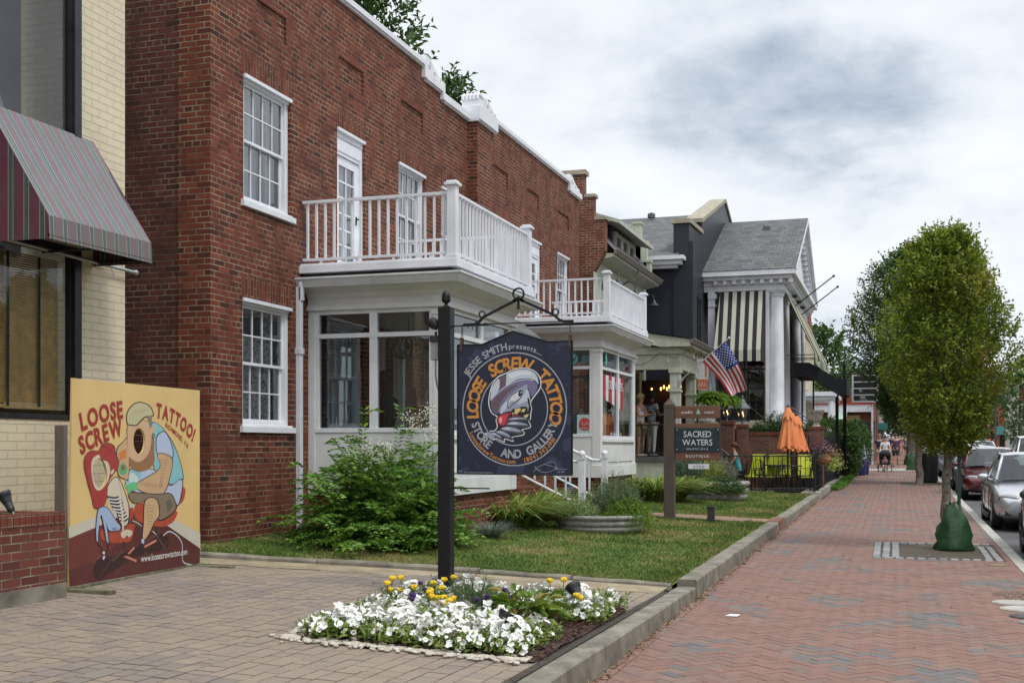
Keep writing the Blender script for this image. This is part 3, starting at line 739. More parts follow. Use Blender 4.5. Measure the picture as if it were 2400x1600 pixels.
def railing_run(b, p0, p1, zt, zb, n, bw=.028, rail=.05, extend=0.):
    p0, p1 = Vector(p0), Vector(p1); d = (p1-p0); L = d.length; d.normalize(); s_ = Vector((-d.y, d.x, 0))
    def bar(a, c, w, h, z):
        q = [a+s_*w/2, c+s_*w/2, c-s_*w/2, a-s_*w/2]; b.prism([(v.x, v.y, z) for v in q], (0, 0, h))
    bar(p0, p1, rail+.012, .035, zt-.035); bar(p0, p1, rail, .03, zb)
    for i in range(n):
        c = p0+d*(L*(i+.5)/n); q = [c+(d+s_)*bw/2, c+(s_-d)*bw/2, c-(d+s_)*bw/2, c+(d-s_)*bw/2]
        zz = zb-.1 if i % 3 == 1 and False else zb+.03
        b.prism([(v.x, v.y, zz) for v in q], (0, 0, zt-.035-zz))
def post(b, x, y, z0, z1, w=.11, cap=True):
    b.box(x-w/2, x+w/2, y-w/2, y+w/2, z0, z1-.06); b.box(x-w*.66, x+w*.66, y-w*.66, y+w*.66, z0, z0+.05)
    if cap: b.box(x-w*.74, x+w*.74, y-w*.74, y+w*.74, z1-.06, z1-.025); b.box(x-w*.55, x+w*.55, y-w*.55, y+w*.55, z1-.025, z1)
# ------------------------------------------------------------------ the red brick building
HC = [(.085, .025, .017), (.145, .037, .021), (.175, .046, .026), (.21, .061, .033), (.12, .033, .021), (.165, .044, .024), (.055, .024, .019)]
m_brick = brickmat('red_brick', HC, (.31, .24, .165), stain=.40, mw=.0155, bump=.007)
m_brick_side = brickmat('side_brick', [(.075, .028, .022), (.105, .035, .026), (.13, .045, .032), (.06, .026, .022)], (.22, .18, .14), stain=.6, mw=.015)
m_soldier = brickmat('soldier_brick', HC, (.27, .21, .15), headers=False, soldier=True, mw=.013, stain=.3)
m_rowlock = brickmat('rowlock_brick', [(.13, .034, .023), (.18, .05, .032), (.15, .042, .028)], (.26, .2, .14), headers=False, stain=.2)
house = thing('brick_house', 'two storey dark red brick building with white parapet coping and two white sunrooms', 'building', (-7.5, 11.97, .5))
X0 = -7.5; OX = ((X0, 0), (0, 1), (1, 0))
UP = [(12.70, 13.88, 4.66, 6.20), (17.40, 18.50, 4.60, 6.20), (19.25, 20.3, 4.60, 6.20), (22.05, 23.15, 4.60, 6.20), (26.62, 27.66, 4.55, 6.20)]
DR = [(15.23, 16.14, 4.05, 6.20), (24.45, 25.33, 4.05, 6.18)]
LO = [(12.68, 13.88, 1.94, 3.50), (26.75, 27.75, 1.94, 3.5), (14.95, 16.05, 1.9, 3.45), (16.35, 17.0, 1.5, 3.45), (23.6, 24.9, 1.5, 3.4), (19.3, 20.35, 1.25, 3.35)]
PN = [(13.0, 13.76, 6.86, 7.20), (15.27, 16.10, 6.86, 7.20), (17.5, 18.41, 6.86, 7.20), (22.0, 22.95, 6.86, 7.19), (24.29, 25.12, 6.86, 7.19), (26.7, 27.66, 6.86, 7.17)]
wl = M()
wall_holes(wl, (X0, 0), (0, 1), (1, 0), 11.97, 28.62, .3, 7.65, [(*h, .12) for h in UP+DR+LO]+[(*h, .028, True) for h in PN])
for a, c, zt in ((11.97, 12.75, 7.79), (12.75, 18.36, 8.0), (18.36, 19.2, 7.79), (19.2, 20.58, 7.66), (21.5, 27.56, 7.99), (27.56, 28.62, 7.79)):
    wl.quad((X0, a, 7.65), (X0, c, 7.65), (X0, c, zt), (X0, a, zt))
    wl.quad((X0, a, 7.65), (X0, a, zt), (X0-.32, a, zt), (X0-.32, a, 7.65)); wl.quad((X0, c, 7.65), (X0, c, zt), (X0-.32, c, zt), (X0-.32, c, 7.65)); wl.quad((X0-.32, a, 7.3), (X0-.32, c, 7.3), (X0-.32, c, zt), (X0-.32, a, zt))
wl.box(X0-.02, -7.31, 20.58, 21.5, .3, 7.64)                                  # pilaster
wl.quad((X0, 28.62, .3), (X0, 28.62, 7.79), (-17, 28.62, 7.6), (-17, 28.62, .3))
wl.quad((X0, 11.97, .3), (X0, 11.97, 7.79), (-7.93, 11.97, 7.79), (-7.93, 11.97, .3))   # toothed front leaf
part('wall', wl, m_brick, house)
sd_ = M(); sd_.quad((-7.93, 11.985, .3), (-7.93, 11.985, 7.7), (-17, 11.985, 7.7), (-17, 11.985, .3)); part('side_wall', sd_, m_brick_side, house)
rf = M(); rf.quad((-7.82, 12.0, 7.3), (-7.82, 28.6, 7.3), (-17, 28.6, 7.1), (-17, 12, 7.1)); part('roof', rf, mat('roof_felt', (.12, .12, .12), .9), house)
for (a, c, e, g) in UP+DR+LO[:2]: lt = M(); lt.box(X0-.02, X0+.0035, a-.02, c+.02, g, g+.27); part('lintel', lt, m_soldier, house)
for (a, c, e, g) in PN:
    lt = M()
    for q in ((a-.11, a-.002, e-.1, g+.11), (c+.002, c+.11, e-.1, g+.11), (a-.002, c+.002, g+.001, g+.11), (a-.002, c+.002, e-.1, e-.001)): lt.box(X0-.02, X0+.003, q[0], q[1], q[2], q[3])
    part('brick_trim', lt, m_rowlock, house)
ct = [[0]]
for i, (a, c, e, g) in enumerate(UP): sash_window(house, (X0, 0), (0, 1), (1, 0), a, c, e, g, curtain='plain', seed=i)
sash_window(house, (X0, 0), (0, 1), (1, 0), *LO[0], curtain='lace'); sash_window(house, (X0, 0), (0, 1), (1, 0), *LO[1], curtain='lace')
sash_window(house, (X0, 0), (0, 1), (1, 0), *LO[2], curtain='full', cols=4); sash_window(house, (X0, 0), (0, 1), (1, 0), *LO[3], curtain='full', cols=2)
sash_window(house, (X0, 0), (0, 1), (1, 0), *LO[4], curtain='full')
for (a, c, e, g) in DR:                                                       # glazed balcony doors with transom panel
    f = M(); B = lambda *q: lbox(f, (X0, 0), (0, 1), (1, 0), *q); k = .07
    B(a, a+k, -.14, -.04, e, g); B(c-k, c, -.14, -.04, e, g); B(a+k, c-k, -.14, -.05, g-.36, g); B(a, c, -.05, .02, g-.05, g-.01); B(a, c, -.06, -.03, g-.12, g-.05); B(a+k, c-k, -.05, -.035, g-.31, g-.15)
    d = part('door_frame', f, m_white, house)
    f = M(); dz = g-.37; da, dc = a+k, c-k
    B(da, da+.13, -.12, -.075, e, dz); B(dc-.13, dc, -.12, -.075, e, dz); B(da+.13, dc-.13, -.12, -.076, dz-.12, dz); B(da+.13, dc-.13, -.12, -.076, e, e+.3)
    n_ = 6
    for i in range(1, n_): zz = e+.3+(dz-.12-e-.3)*i/n_; B(da+.13, dc-.13, -.11, -.085, zz-.012, zz+.012)
    B((da+dc)/2-.012, (da+dc)/2+.012, -.112, -.083, e+.3, dz-.12)
    dd = part('door', f, m_white, house)
    q = M(); q.quad((X0-.1, da+.13, e+.3), (X0-.1, dc-.13, e+.3), (X0-.1, dc-.13, dz-.12), (X0-.1, da+.13, dz-.12)); part('pane', q, m_glass, dd)
    q = M(); q.cbox((X0-.07, dc-.07, e+.95), (.01, .035, .12)); q.tube([(X0-.06, dc-.07, e+.97), (X0-.02, dc-.07, e+.97), (X0-.02, dc-.15, e+.96)], .009); part('handle', q, mat('black_metal', (.02, .02, .022), .45, .5), dd)
    q = M(); q.quad((X0-.22, da, e), (X0-.22, dc, e), (X0-.22, dc, dz), (X0-.22, da, dz)); part('curtain', q, m_curt, dd)
# coping
cp = M()
def cop(a, c, zt, th=.22, x1=X0+.065, z_=None):
    cp.box(X0-.36, x1, a, c, zt-.03, zt+th-.03); cp.box(X0-.30, x1-.025, a+.002, c-.002, zt-.055, zt-.03)
for a, c, zt in ((11.90, 12.80, 7.82), (12.80, 18.37, 8.03), (18.45, 19.20, 7.82), (19.28, 20.52, 7.69), (20.52, 21.56, 7.68), (21.56, 27.57, 8.02), (27.66, 28.70, 7.82)):
    cop(a, c, zt, .09 if zt > 8 else (.26 if 20 < a < 21 else .13), -7.23 if 20.5 < a < 21 else X0+.065)
cp.box(X0-.36, X0+.07, 18.37, 18.45, 7.80, 8.12); cp.box(X0-.36, X0+.07, 19.20, 19.28, 7.66, 7.95); cp.box(X0-.36, X0+.07, 27.57, 27.66, 7.80, 8.11)
part('coping', cp, m_white2, house, bevel=.008)
def scroll(y0, y1, z0, z1, x=X0-.05, flip=False, th=.16):
    """carved scroll bracket on the parapet: a volute-backed wedge with relief"""
    b = M(); W = y1-y0; Hh = z1-z0
    pr = [(0, 0), (1, 0), (1, .18), (.93, .36), (.80, .30), (.70, .42), (.56, .52), (.42, .70), (.28, .92), (.14, 1.0), (0, .97)]
    if flip: pr = [(1-a, c) for a, c in pr][::-1]
    pts = [(x-th/2, y0+W*a, z0+Hh*c) for a, c in pr]; b.prism(pts, (th, 0, 0))
    for cx_, cz_, r in ((.22, .55, .18), (.22, .55, .08), (.86, .20, .09), (.5, .3, .10)):
        cx2 = 1-cx_ if flip else cx_; pts = [(x+th/2+.004, y0+W*cx2+Hh*r*math.cos(t), z0+Hh*cz_+Hh*r*math.sin(t)) for t in np.linspace(0, 5.3, 14)]; b.tube(pts, .010, 5)
    return b
for k in (scroll(18.47, 19.25, 7.92, 8.22), scroll(27.68, 28.6, 7.92, 8.22), scroll(12.0, 12.78, 7.92, 8.22, flip=True), ):
    part('parapet_scroll', k, m_white2, house, bevel=.004)
b = scroll(20.85, 21.5, 7.90, 8.14, x=-7.33, flip=False); b.box(-7.6, -7.26, 20.55, 20.85, 7.90, 8.04)
for i in range(5): b.tube([(-7.58+i*.07, 20.56, 8.03), (-7.58+i*.07, 20.56, 8.10), (-7.58+i*.07, 20.62, 8.14), (-7.58+i*.07, 20.8, 8.12)], .033, 6)
part('parapet_scroll', b, m_white2, house, bevel=.004)
# ---- sunrooms
m_panel = mat('aged_white_board', (.69, .70, .70), .6, var=.06, vs=2, bump=.001, bs=25, grime=.18)
m_gutter = mat('white_gutter', (.64, .66, .69), .4, var=.06, grime=.35)
m_glass_b = glassmat('sunroom_glass', refl=.05, fk=1.0, see=.9, tint=(.85, .93, .93))
def ogee(b, pts, zt, out):
    """gutter along a path of (x,y) with outward offset dirs"""
    prof = [(0, 0), (.012, -.12), (.05, -.125), (.075, -.08), (.095, -.035), (.115, -.025), (.115, 0), (.10, 0), (.10, -.018), (.02, -.02)]
    rings = []
    for (x, y), (ox, oy) in zip(pts, out): rings.append([(x+ox*a, y+oy*a, zt+c) for a, c in prof])
    n = len(prof); o = len(b.v); [b.v.extend(r) for r in rings]
    for i in range(len(rings)-1):
        for j in range(n): b.f.append((o+i*n+j, o+i*n+(j+1) % n, o+(i+1)*n+(j+1) % n, o+(i+1)*n+j)); b.mi.append(0)
    b.f += [tuple(o+j for j in range(n)), tuple(o+(len(rings)-1)*n+j for j in range(n))[::-1]]; b.mi += [0, 0]
def sunroom(ya, yb, zf, dz=0., nside=2, nfront=2, sag=.0):
    xf = -5.54; H = 3.50+dz
    s_ = M()
    # corner posts, frieze, base panel
    for (x, y) in ((xf, ya), (xf, yb)):
        sx, sy = 1, (1 if y == ya else -1)
        s_.box(xf-.17, xf, min(y, y+sy*.17), max(y, y+sy*.17), zf, H)
        s_.box(xf-.19, xf+.02, min(y-sy*.02, y+sy*.19), max(y-sy*.02, y+sy*.19), H-.10, H-.04)
        s_.box(xf-.19, xf+.02, min(y-sy*.02, y+sy*.19), max(y-sy*.02, y+sy*.19), zf, zf+.25)
    s_.box(X0, X0+.10, ya, ya+.12, zf, H); s_.box(X0, X0+.10, yb-.12, yb, zf, H)
    s_.box(X0+.1, xf-.17, ya+.012, ya+.10, zf, 1.879); s_.box(X0+.1, xf-.17, yb-.10, yb-.012, zf, 1.879); s_.box(xf-.10, xf, ya+.1, yb-.1, zf, zf+.22)
    s_.box(xf-.11, xf-.012, ya+.17, yb-.17, zf+.22, 1.78)
    s_.box(xf-.13, xf+.03, ya+.171, yb-.171, 1.781, 1.849)
    for (a, c) in ((ya+.25, (ya+yb)/2-.06), ((ya+yb)/2+.06, yb-.25)): s_.box(xf-.02, xf+.004, a, c, zf+.30, 1.70)
    sun_ = part('sunroom', s_, m_panel, house, bevel=.004)
    s_ = M()
    for z0, z1, e in ((H, H+.05, .045), (H+.05, H+.30, .0), (H+.03, H+.07, .03)):
        s_.box(X0, xf+e, ya-e, yb+e, z0, z1)
    s_.box(X0, -5.30, ya-.28, yb+.25, H+.285, H+.33)        # soffit
    q = [(X0, ya-.02), (xf+.005, ya-.02), (xf+.005, yb+.02), (X0, yb+.02)]
    # cove between frieze and soffit
    for k, (e0, z0, e1, z1) in enumerate(((.01, H+.16, .05, H+.22), (.05, H+.22, .20, H+.288))):
        A = [(X0, ya-e0, z0), (xf+e0, ya-e0, z0), (xf+e0, yb+e0, z0), (X0, yb+e0, z0)]; Bq = [(X0, ya-e1, z1), (xf+e1, ya-e1, z1), (xf+e1, yb+e1, z1), (X0, yb+e1, z1)]
        for i in range(3): s_.quad(A[i], A[i+1], Bq[i+1], Bq[i])
    part('cornice', s_, m_panel, sun_)
    s_ = M(); zt = H+.40
    ogee(s_, [(X0, ya-.26), (-5.30, ya-.26), (-5.30, yb+.23), (X0, yb+.23)], zt, [(0, -1), (1, -1), (1, 1), (0, 1)]); part('gutter', s_, m_gutter, sun_)
    s_ = M(); z2 = H+.47; A = [(X0, ya-.27, zt-.02), (-5.29, ya-.27, zt-.02), (-5.29, yb+.24, zt-.02), (X0, yb+.24, zt-.02)]; Bq = [(X0, ya-.1, z2), (-5.42, ya-.1, z2), (-5.42, yb+.08, z2), (X0, yb+.08, z2)]
    for i in range(3): s_.quad(A[i], A[i+1], Bq[i+1], Bq[i])
    part('roof', s_, mat('bronze_flashing', (.13, .11, .105), .6), sun_)
    s_ = M(); s_.box(X0, -5.28, ya-.26, yb+.17, z2, z2+.10); s_.box(X0, -5.31, ya-.23, yb+.14, z2+.10, z2+.125); part('deck', s_, m_white, sun_, bevel=.006)
    # side and front glazing
    fr_ = M(); gl = M(); zs = 1.88; zt_ = 3.16+dz*.6
    def glaze(o, du, dn, a, c, n, z0):
        w = .055; W = (c-a)/n; B = lambda *q_: lbox(fr_, o, du, dn, *q_)
        B(a, c, -.09, -.01, H-.055, H); B(a, c, -.09, -.005, zt_-.03, zt_+.03); B(a, c, -.09, .0, z0, z0+.06)
        for i in range(n+1): u = a+W*i; B(u-(w if i else 0), u+(w if i < n else 0), -.09, -.008, z0, H-.055)
        P = lambda u, z: (o[0]+du[0]*u-dn[0]*.05, o[1]+du[1]*u-dn[1]*.05, z)
        for i in range(n):
            u0_, u1_ = a+W*i+.03, a+W*(i+1)-.03
            gl.quad(P(u0_, z0+.03), P(u1_, z0+.03), P(u1_, zt_), P(u0_, zt_)); gl.quad(P(u0_, zt_), P(u1_, zt_), P(u1_, H-.03), P(u0_, H-.03))
    glaze((0, ya), (1, 0), (0, -1), X0+.10, xf-.17, 2, zs); glaze((0, yb), (1, 0), (0, 1), X0+.10, xf-.17, 2, zs); glaze((xf, 0), (0, 1), (1, 0), ya+.17, yb-.17, nfront, 1.85)
    part('window_frame', fr_, m_white, sun_, bevel=.003); part('pane', gl, m_glass_b, sun_)
    s_ = M(); s_.box(X0, xf-.06, ya+.06, yb-.06, .3, zf-.002); part('foundation', s_, m_brick, sun_)
    s_ = M(); s_.box(X0, xf-.12, ya+.12, yb-.12, zf, 1.25); part('floor', s_, mat('sunroom_floor', (.12, .09, .07), .6), sun_)
    # balcony railing on the sunroom roof
    zb = z2+.17; zt2 = 4.93+dz*.3; yl, yr, xr = ya-.17, yb+.08, -5.37
    rl = M(); railing_run(rl, (X0+.02, yl, 0), (xr-.06, yl, 0), zt2, zb, 16); railing_run(rl, (xr, yl+.06, 0), (xr, yr-.06, 0), zt2, zb, 24); railing_run(rl, (X0+.02, yr, 0), (xr-.06, yr, 0), zt2, zb, 16)
    for i in range(1, 24, 3): rl.cbox((xr, yl+.06+(yr-yl-.12)*i/24, z2+.14), (.03, .03, .12))
    for yy in (yl, yr):
        for i in range(2, 16, 4): rl.cbox((X0+.02+(xr-X0-.06)*i/16, yy, z2+.14), (.03, .03, .12))
    ra = part('balcony_railing', rl, m_white, house)
    for yy in (yl, yr): b = M(); post(b, xr, yy, z2+.10, zt2+.13, .12); part('post', b, m_white, ra, bevel=.003)
    return sun_
s1 = sunroom(14.36, 17.30, 1.05); s2 = sunroom(22.80, 26.05, 1.08, dz=.14)
b = M(); b.box(-7.49, -7.42, 13.99, 14.07, .75, 3.78); b.box(-7.50, -7.405, 13.98, 14.08, 2.9, 2.98); b.tube([(-7.45, 14.03, .78), (-7.45, 14.0, .70), (-7.38, 13.9, .64)], .045, 8)
b.box(-7.45, -7.4, 13.99, 14.07, 3.6, 3.84); part('downpipe', b, m_gutter, house, bevel=.006)
# ---- entrance between the sunrooms
b = M(); b.box(X0, -6.2, 17.75, 21.9, .3, 1.2); b.box(-6.2, -5.9, 18.6, 20.2, .3, 1.0); b.box(-5.9, -5.6, 18.6, 20.2, .3, .83); b.box(-5.6, -5.3, 18.6, 20.2, .3, .68)
en = part('entrance_porch', b, m_brick, house)
b = M(); b.add([(X0, 18.0, 3.66), (-6.05, 18.0, 3.60), (-6.05, 20.6, 3.60), (X0, 20.6, 3.66), (X0, 18.3, 4.02), (-6.4, 18.4, 3.92), (-6.4, 20.3, 3.92), (X0, 20.3, 4.02)], [(0, 1, 5, 4), (1, 2, 6, 5), (2, 3, 7, 6), (4, 5, 6, 7), (0, 3, 2, 1)])
m_slate = brickmat('grey_shingle', [(.10, .105, .11), (.15, .155, .16), (.12, .12, .125), (.17, .17, .165)], (.05, .05, .05), bw=.28, bh=.14, mw=.012, headers=False, stain=.25, bump=.006, rough=.9)
part('hood_roof', b, m_slate, en)
b = M(); b.box(X0, -6.10, 18.03, 20.57, 3.44, 3.60); b.box(X0, -6.14, 18.07, 20.53, 3.38, 3.44); b.box(-6.27, -6.15, 18.1, 18.22, 1.2, 3.4); b.box(-6.27, -6.15, 20.38, 20.5, 1.2, 3.4); part('hood', b, m_white, en, bevel=.004)
b = M(); lbox(b, (X0, 0), (0, 1), (1, 0), 19.32, 20.33, -.1, -.06, 1.25, 3.33); lbox(b, (X0, 0), (0, 1), (1, 0), 19.45, 20.2, -.07, -.05, 1.5, 2.1); part('door', b, m_white, en)
hr = M()
for yy in (18.62, 20.18):
    hr = M(); pts = [(-6.2, yy, 2.02), (-5.05, yy, 1.46), (-4.86, yy, 1.45)]; hr.tube(pts, .03, 6); hr.tube([(p[0], p[1], p[2]-.62) for p in pts], .022, 6)
    for i in range(7): t = i/6; x = -6.15+1.05*t; hr.box(x-.014, x+.014, yy-.014, yy+.014, 1.44-.56*t, 2.0-.54*t)
    hr.box(-4.88, -4.78, yy-.05, yy+.05, .4, 1.50); hr.ball((-4.83, yy, 1.57), .06, 10, 7); hr.box(-4.89, -4.77, yy-.06, yy+.06, 1.49, 1.515); hr.box(-6.27, -6.17, yy-.05, yy+.05, 1.2, 2.15)
    part('handrail', hr, m_white, en)
# things seen through the sunroom glass
lp = thing('pendant_lamp', 'round wicker pendant lamp hanging inside the nearer sunroom', 'lamp', (-6.49, 15.4, 3.08))
b = M()
for i in range(18):
    a = 2*math.pi*i/18; b.tube([(-6.49+.26*math.sin(t)*math.cos(a), 15.4+.26*math.sin(t)*math.sin(a), 3.08+.17*math.cos(t)) for t in np.linspace(.35, 2.75, 9)], .014, 4)
part('wicker_shade', b, mat('wicker', (.20, .12, .06), .8, var=.3, vs=30), lp); b = M(); b.tube([(-6.49, 15.4, 3.2), (-6.49, 15.4, 3.8)], .008, 5); b.ball((-6.49, 15.4, 3.1), .05, 8, 6); part('cord', b, m_dark, lp)
b = M(); b.lathe([(.10, 0), (.16, .25), (.13, .5), (.20, .75), (.22, .95), (.08, 1.05), (.05, 1.12), (.09, 1.2), (.10, 1.3), (.03, 1.38)], (-7.0, 15.7, 1.40), 14); solo('clothes_form', b, mat('black_cloth', (.02, .02, .025), .9), 'dark draped dress form behind the glass of the nearer sunroom', 'dress form', smooth=True)
# shop things in the far sunroom windows
def win_card(name, pts, m, lab, cat, art=None):
    b = M(); b.prism(pts, (0, .004, 0)); return solo(name, b, m, lab, cat)
b = M(); YB = 22.80
fr = frame((-5.82, YB+.02, 0), (1, 0, 0), (0, 0, 1), (0, -1, 0))
b.poly([fr(x, z) for x, z in ((-.20, 1.85), (.12, 1.85), (.12, 2.32), (-.20, 2.32))]); 
b.cur = 1; b.poly([fr(-.04+.125*math.cos(a), 2.13+.13*math.sin(a), .003) for a in np.linspace(0, 2*math.pi, 25)[:-1]])
b.cur = 2
for zz in (1.93, 1.90): stroke(b, fr, [(-.16, zz), (.08, zz)], .006, .004)
b.cur = 0; stroke(b, fr, [(-.10, 2.16), (-.06, 2.10), (.0, 2.17), (.03, 2.12)], .012, .006); text_line(b, fr, 'Summer', -.04, 2.04, .03, .006)
solo('window_poster', b, [mat('pale_blue_card', (.42, .60, .60), .6), mat('coral_dot', (.48, .07, .055), .6), m_white], 'pale blue poster with red disc in the far sunroom window', 'poster')
b = M(); fr = frame((-6.1, YB+.02, 0), (1, 0, 0), (0, 0, 1), (0, -1, 0))
b.poly([fr(-.02+.12*math.cos(a), 3.42+.11*math.sin(a)) for a in np.linspace(0, 2*math.pi, 25)[:-1]])
for k in range(3): stroke(b, fr, [(.18+.03*i, 3.46-.045*k+(.016 if i % 2 else -.016)) for i in range(9)], .016, 0)
b.cur = 1; text_line(b, fr, 'W', -.02, 3.36, .12, .004, bold=.0)
fr2 = frame((-5.50, 23.15, 0), (0, 1, 0), (0, 0, 1), (1, 0, 0)); b.cur = 0; b.poly([fr2(.06+.08*math.cos(a), 3.42+.13*math.sin(a), -.02) for a in np.linspace(0, 2*math.pi, 20)[:-1]])
solo('window_decal', b, [mat('teal_vinyl', (.10, .42, .42), .6), m_dark], 'teal round badge and wavy lines in the upper pane of the far sunroom', 'window decal')
b = M(); fr = frame((-5.555, 0, 0), (0, 1, 0), (0, 0, 1), (1, 0, 0))
for i in range(7):
    b.cur = i % 2; y0 = 23.15+i*.27
    b.poly([fr(y0, 3.13-.0*i, -.03), fr(y0+.27, 3.13, -.03), fr(y0+.24, 2.62-.03*i, -.03), fr(y0+.02, 2.66-.03*i, -.03)])
solo('window_bunting', b, [mat('bunting_red', (.40, .03, .04), .8), m_white], 'red and white striped bunting inside the far sunroom front window', 'bunting')
b = M(); 
for tx, cy_, zz, hh, lab in (('SACRED WATERS', 24.15, 2.86, .17, 'large white shop name across the bunting on the far sunroom glass'), ('Massage Therapy, Skin Therapy, Facial', 24.25, 1.93, .06, 'long small white line of lettering low on the far sunroom glass'), ('BOUTIQUE + GIFTS', 24.4, 1.61, .06, 'lowest short white line of lettering on the far sunroom glass')):
    b = M(); text_line(b, fr, tx, cy_, zz, hh, -.012, gap=.04, sx=.85); solo('window_lettering', b, m_white, lab, 'lettering')
b = M(); b.lathe([(.17, 0), (.20, .3), (.13, .62), (.19, .86), (.20, .98), (.07, 1.06), (.04, 1.14), (.001, 1.15)], (-6.05, 23.2, 1.3), 14, sy=.7)
solo('dress_mannequin', b, mat('cream_lace', (.5, .47, .43), .9, var=.3, vs=30), 'cream lace dress form in the far sunroom window', 'mannequin', smooth=True)
b = M()
for i in range(9): b.ball((-5.78+random.uniform(-.08, .06), 23.5+i*.17, 1.42+random.uniform(0, .22)), random.uniform(.09, .14), 9, 6, nz=.4, seed=i)
solo('white_flowers', b, mat('white_blooms', (.55, .60, .58), .9, var=.4, vs=25), 'white hydrangea heads displayed low in the far sunroom front window', 'flowers')
# ------------------------------------------------------------------ cream painted building at the left
m_cream = brickmat('cream_painted_brick', [(.5, .4, .3), (.5, .4, .3)], (.4, .3, .2), bh=.079, bw=.235, mw=.014, headers=False, stain=.0, paint=(.73, .655, .48), bump=.011, rough=.75)
yb_ = thing('painted_building', 'cream painted brick building with striped awning and black framed windows', 'building', (-7.6, 10.5, .4))
b = M(); XW = -7.6
wall_holes(b, (XW, 0), (0, 1), (1, 0), -3, 10.52, .1, 9.5, [(4.5, 9.82, 1.95, 3.62, .10), (4.5, 9.82, 3.78, 9.3, .10)])
b.quad((XW, 10.52, .1), (XW, 10.52, 9.5), (-13, 10.52, 9.5), (-13, 10.52, .1)); b.quad((XW, -3, 9.5), (XW, 10.52, 9.5), (-13, 10.52, 9.5), (-13, -3, 9.5)); b.quad((XW, -3, .1), (XW, -3, 9.5), (-13, -3, 9.5), (-13, -3, .1))
part('wall', b, m_cream, yb_)
m_blk = mat('black_frame', (.022, .023, .028), .45, .2, var=.3)
m_glass_s = glassmat('shop_glass', fk=.7, refl=.035, see=.97, tint=(1, 1, 1))
for z0, z1 in ((1.95, 3.62), (3.78, 9.3)):
    f = M(); B = lambda *a: lbox(f, (XW, 0), (0, 1), (1, 0), *a)
    B(9.72, 9.82, -.1, .012, z0, z1); B(4.5, 9.72, -.1, .012, z0, z0+.05); B(4.5, 9.72, -.1, .012, z1-.08, z1); B(9.70, 9.718, -.09, -.02, z0+.05, z1-.08)
    w = part('window', f, m_blk, yb_); q = M(); q.quad((XW-.06, 4.5, z0), (XW-.06, 9.72, z0), (XW-.06, 9.72, z1), (XW-.06, 4.5, z1)); part('pane', q, m_glass_s, w)
    if z0 < 3:
        q = M(); m_bl = mat('bamboo_blind', (.80, .58, .24), .75, var=.18, vs=9)
        n = 62; zb0 = 2.10
        for i in range(n):
            z = zb0+(3.5-zb0)*i/n; q.quad((XW-.16, 4.5, z), (XW-.16, 9.70, z), (XW-.185, 9.70, z+.0225), (XW-.185, 4.5, z+.0225))
        q.box(XW-.20, XW-.15, 4.5, 9.66, 2.055, 2.085); part('blind', q, m_bl, w)
        for yy in (8.98, 9.40, 8.3):
            q = M(); q.cbox((XW-.145, yy, 2.78), (.004, .035, 1.42)); part('blind_tape', q, mat('blind_tape', (.05, .055, .05), .9), w)
        q = M(); q.cbox((XW-.5, 7.2, 2.0), (.5, 5.4, .10)); q.box(-8.6, -8.5, 4.5, 9.8, 1.9, 3.7); part('dark_room', q, mat('teal_dark', (.03, .055, .055), .8), w)
    else:
        q = M(); q.box(-8.9, -8.8, 3, 10.4, 3.7, 9.4); q.add([(-8.0, 8.0, 4.8), (-8.0, 9.35, 4.62), (-8.15, 9.3, 5.15), (-8.2, 8.6, 5.55)], [(0, 1, 2, 3)]); part('shade', q, mat('window_shade', (.22, .25, .30), .8, var=.2, vs=1), w)
m_awn = stripemat('awning_canvas', [(0, (.20, .15, .165)), (.25, (.27, .32, .31)), (.31, (.11, .135, .13)), (.42, (.22, .27, .26)), (.50, (.10, .125, .12)), (.64, (.27, .32, .31)), (.71, (.20, .15, .165))], .185, 1)
m_awn2 = stripemat('awning_canvas_side', [(0, (.12, .028, .05)), (.42, (.30, .30, .28)), (.46, (.06, .07, .065)), (.72, (.28, .29, .27)), (.76, (.05, .06, .055)), (.86, (.12, .028, .05))], .165, 'auto')
ya0, ya1, xo, zt, zf, zv = 8.53, 10.01, -6.93, 4.72, 3.68, 3.48
b = M(); n = 14
for i in range(n):
    y0 = ya0+(ya1-ya0)*i/n; y1 = ya0+(ya1-ya0)*(i+1)/n; s0 = .010*math.sin(i*1.3); s1 = .010*math.sin((i+1)*1.3)
    mid = lambda y, s_: ((XW+xo)/2, y, (zt+zf)/2-.015+s_)
    b.quad((XW, y0, zt), (XW, y1, zt), mid(y1, s1), mid(y0, s0)); b.quad(mid(y0, s0), mid(y1, s1), (xo, y1, zf), (xo, y0, zf))
aw = part('awning', b, m_awn, yb_)
b = M(); b.quad((xo, ya0, zf), (xo, ya1, zf), (xo+.012, ya1, zv), (xo+.012, ya0, zv)); part('valance', b, stripemat('valance_canvas', [(0, (.17, .135, .14)), (.40, (.33, .34, .32)), (.44, (.09, .12, .11)), (.68, (.32, .33, .31)), (.72, (.17, .135, .14))], .18, 1), aw)
for yy in (ya0, ya1):
    b = M(); b.poly([(XW, yy, zt), (xo, yy, zf), (xo+.012, yy, zv), (XW, yy, zv)]); part('end_panel', b, m_awn2, aw)
b = M()
for yy in (ya0+.02, (ya0+ya1)/2, ya1-.02): b.tube([(XW, yy, zv+.03), (xo, yy, zv+.03)], .012, 6); b.tube([(XW, yy, zt-.03), (xo-.01, yy, zf-.02)], .012, 6)
b.tube([(xo, ya0, zv+.03), (xo, ya1, zv+.03)], .012, 6); part('awning_frame', b, m_blk, aw)
b = M(); b.tube([(XW+.06, 5, 3.60), (XW+.06, 10.62, 3.50)], .018, 8); b.ball((XW+.06, 10.62, 3.50), .03, 8, 6)
for yy in (9.95, 10.3): b.tube([(XW, yy, 3.515), (XW+.06, yy, 3.515)], .008, 6)
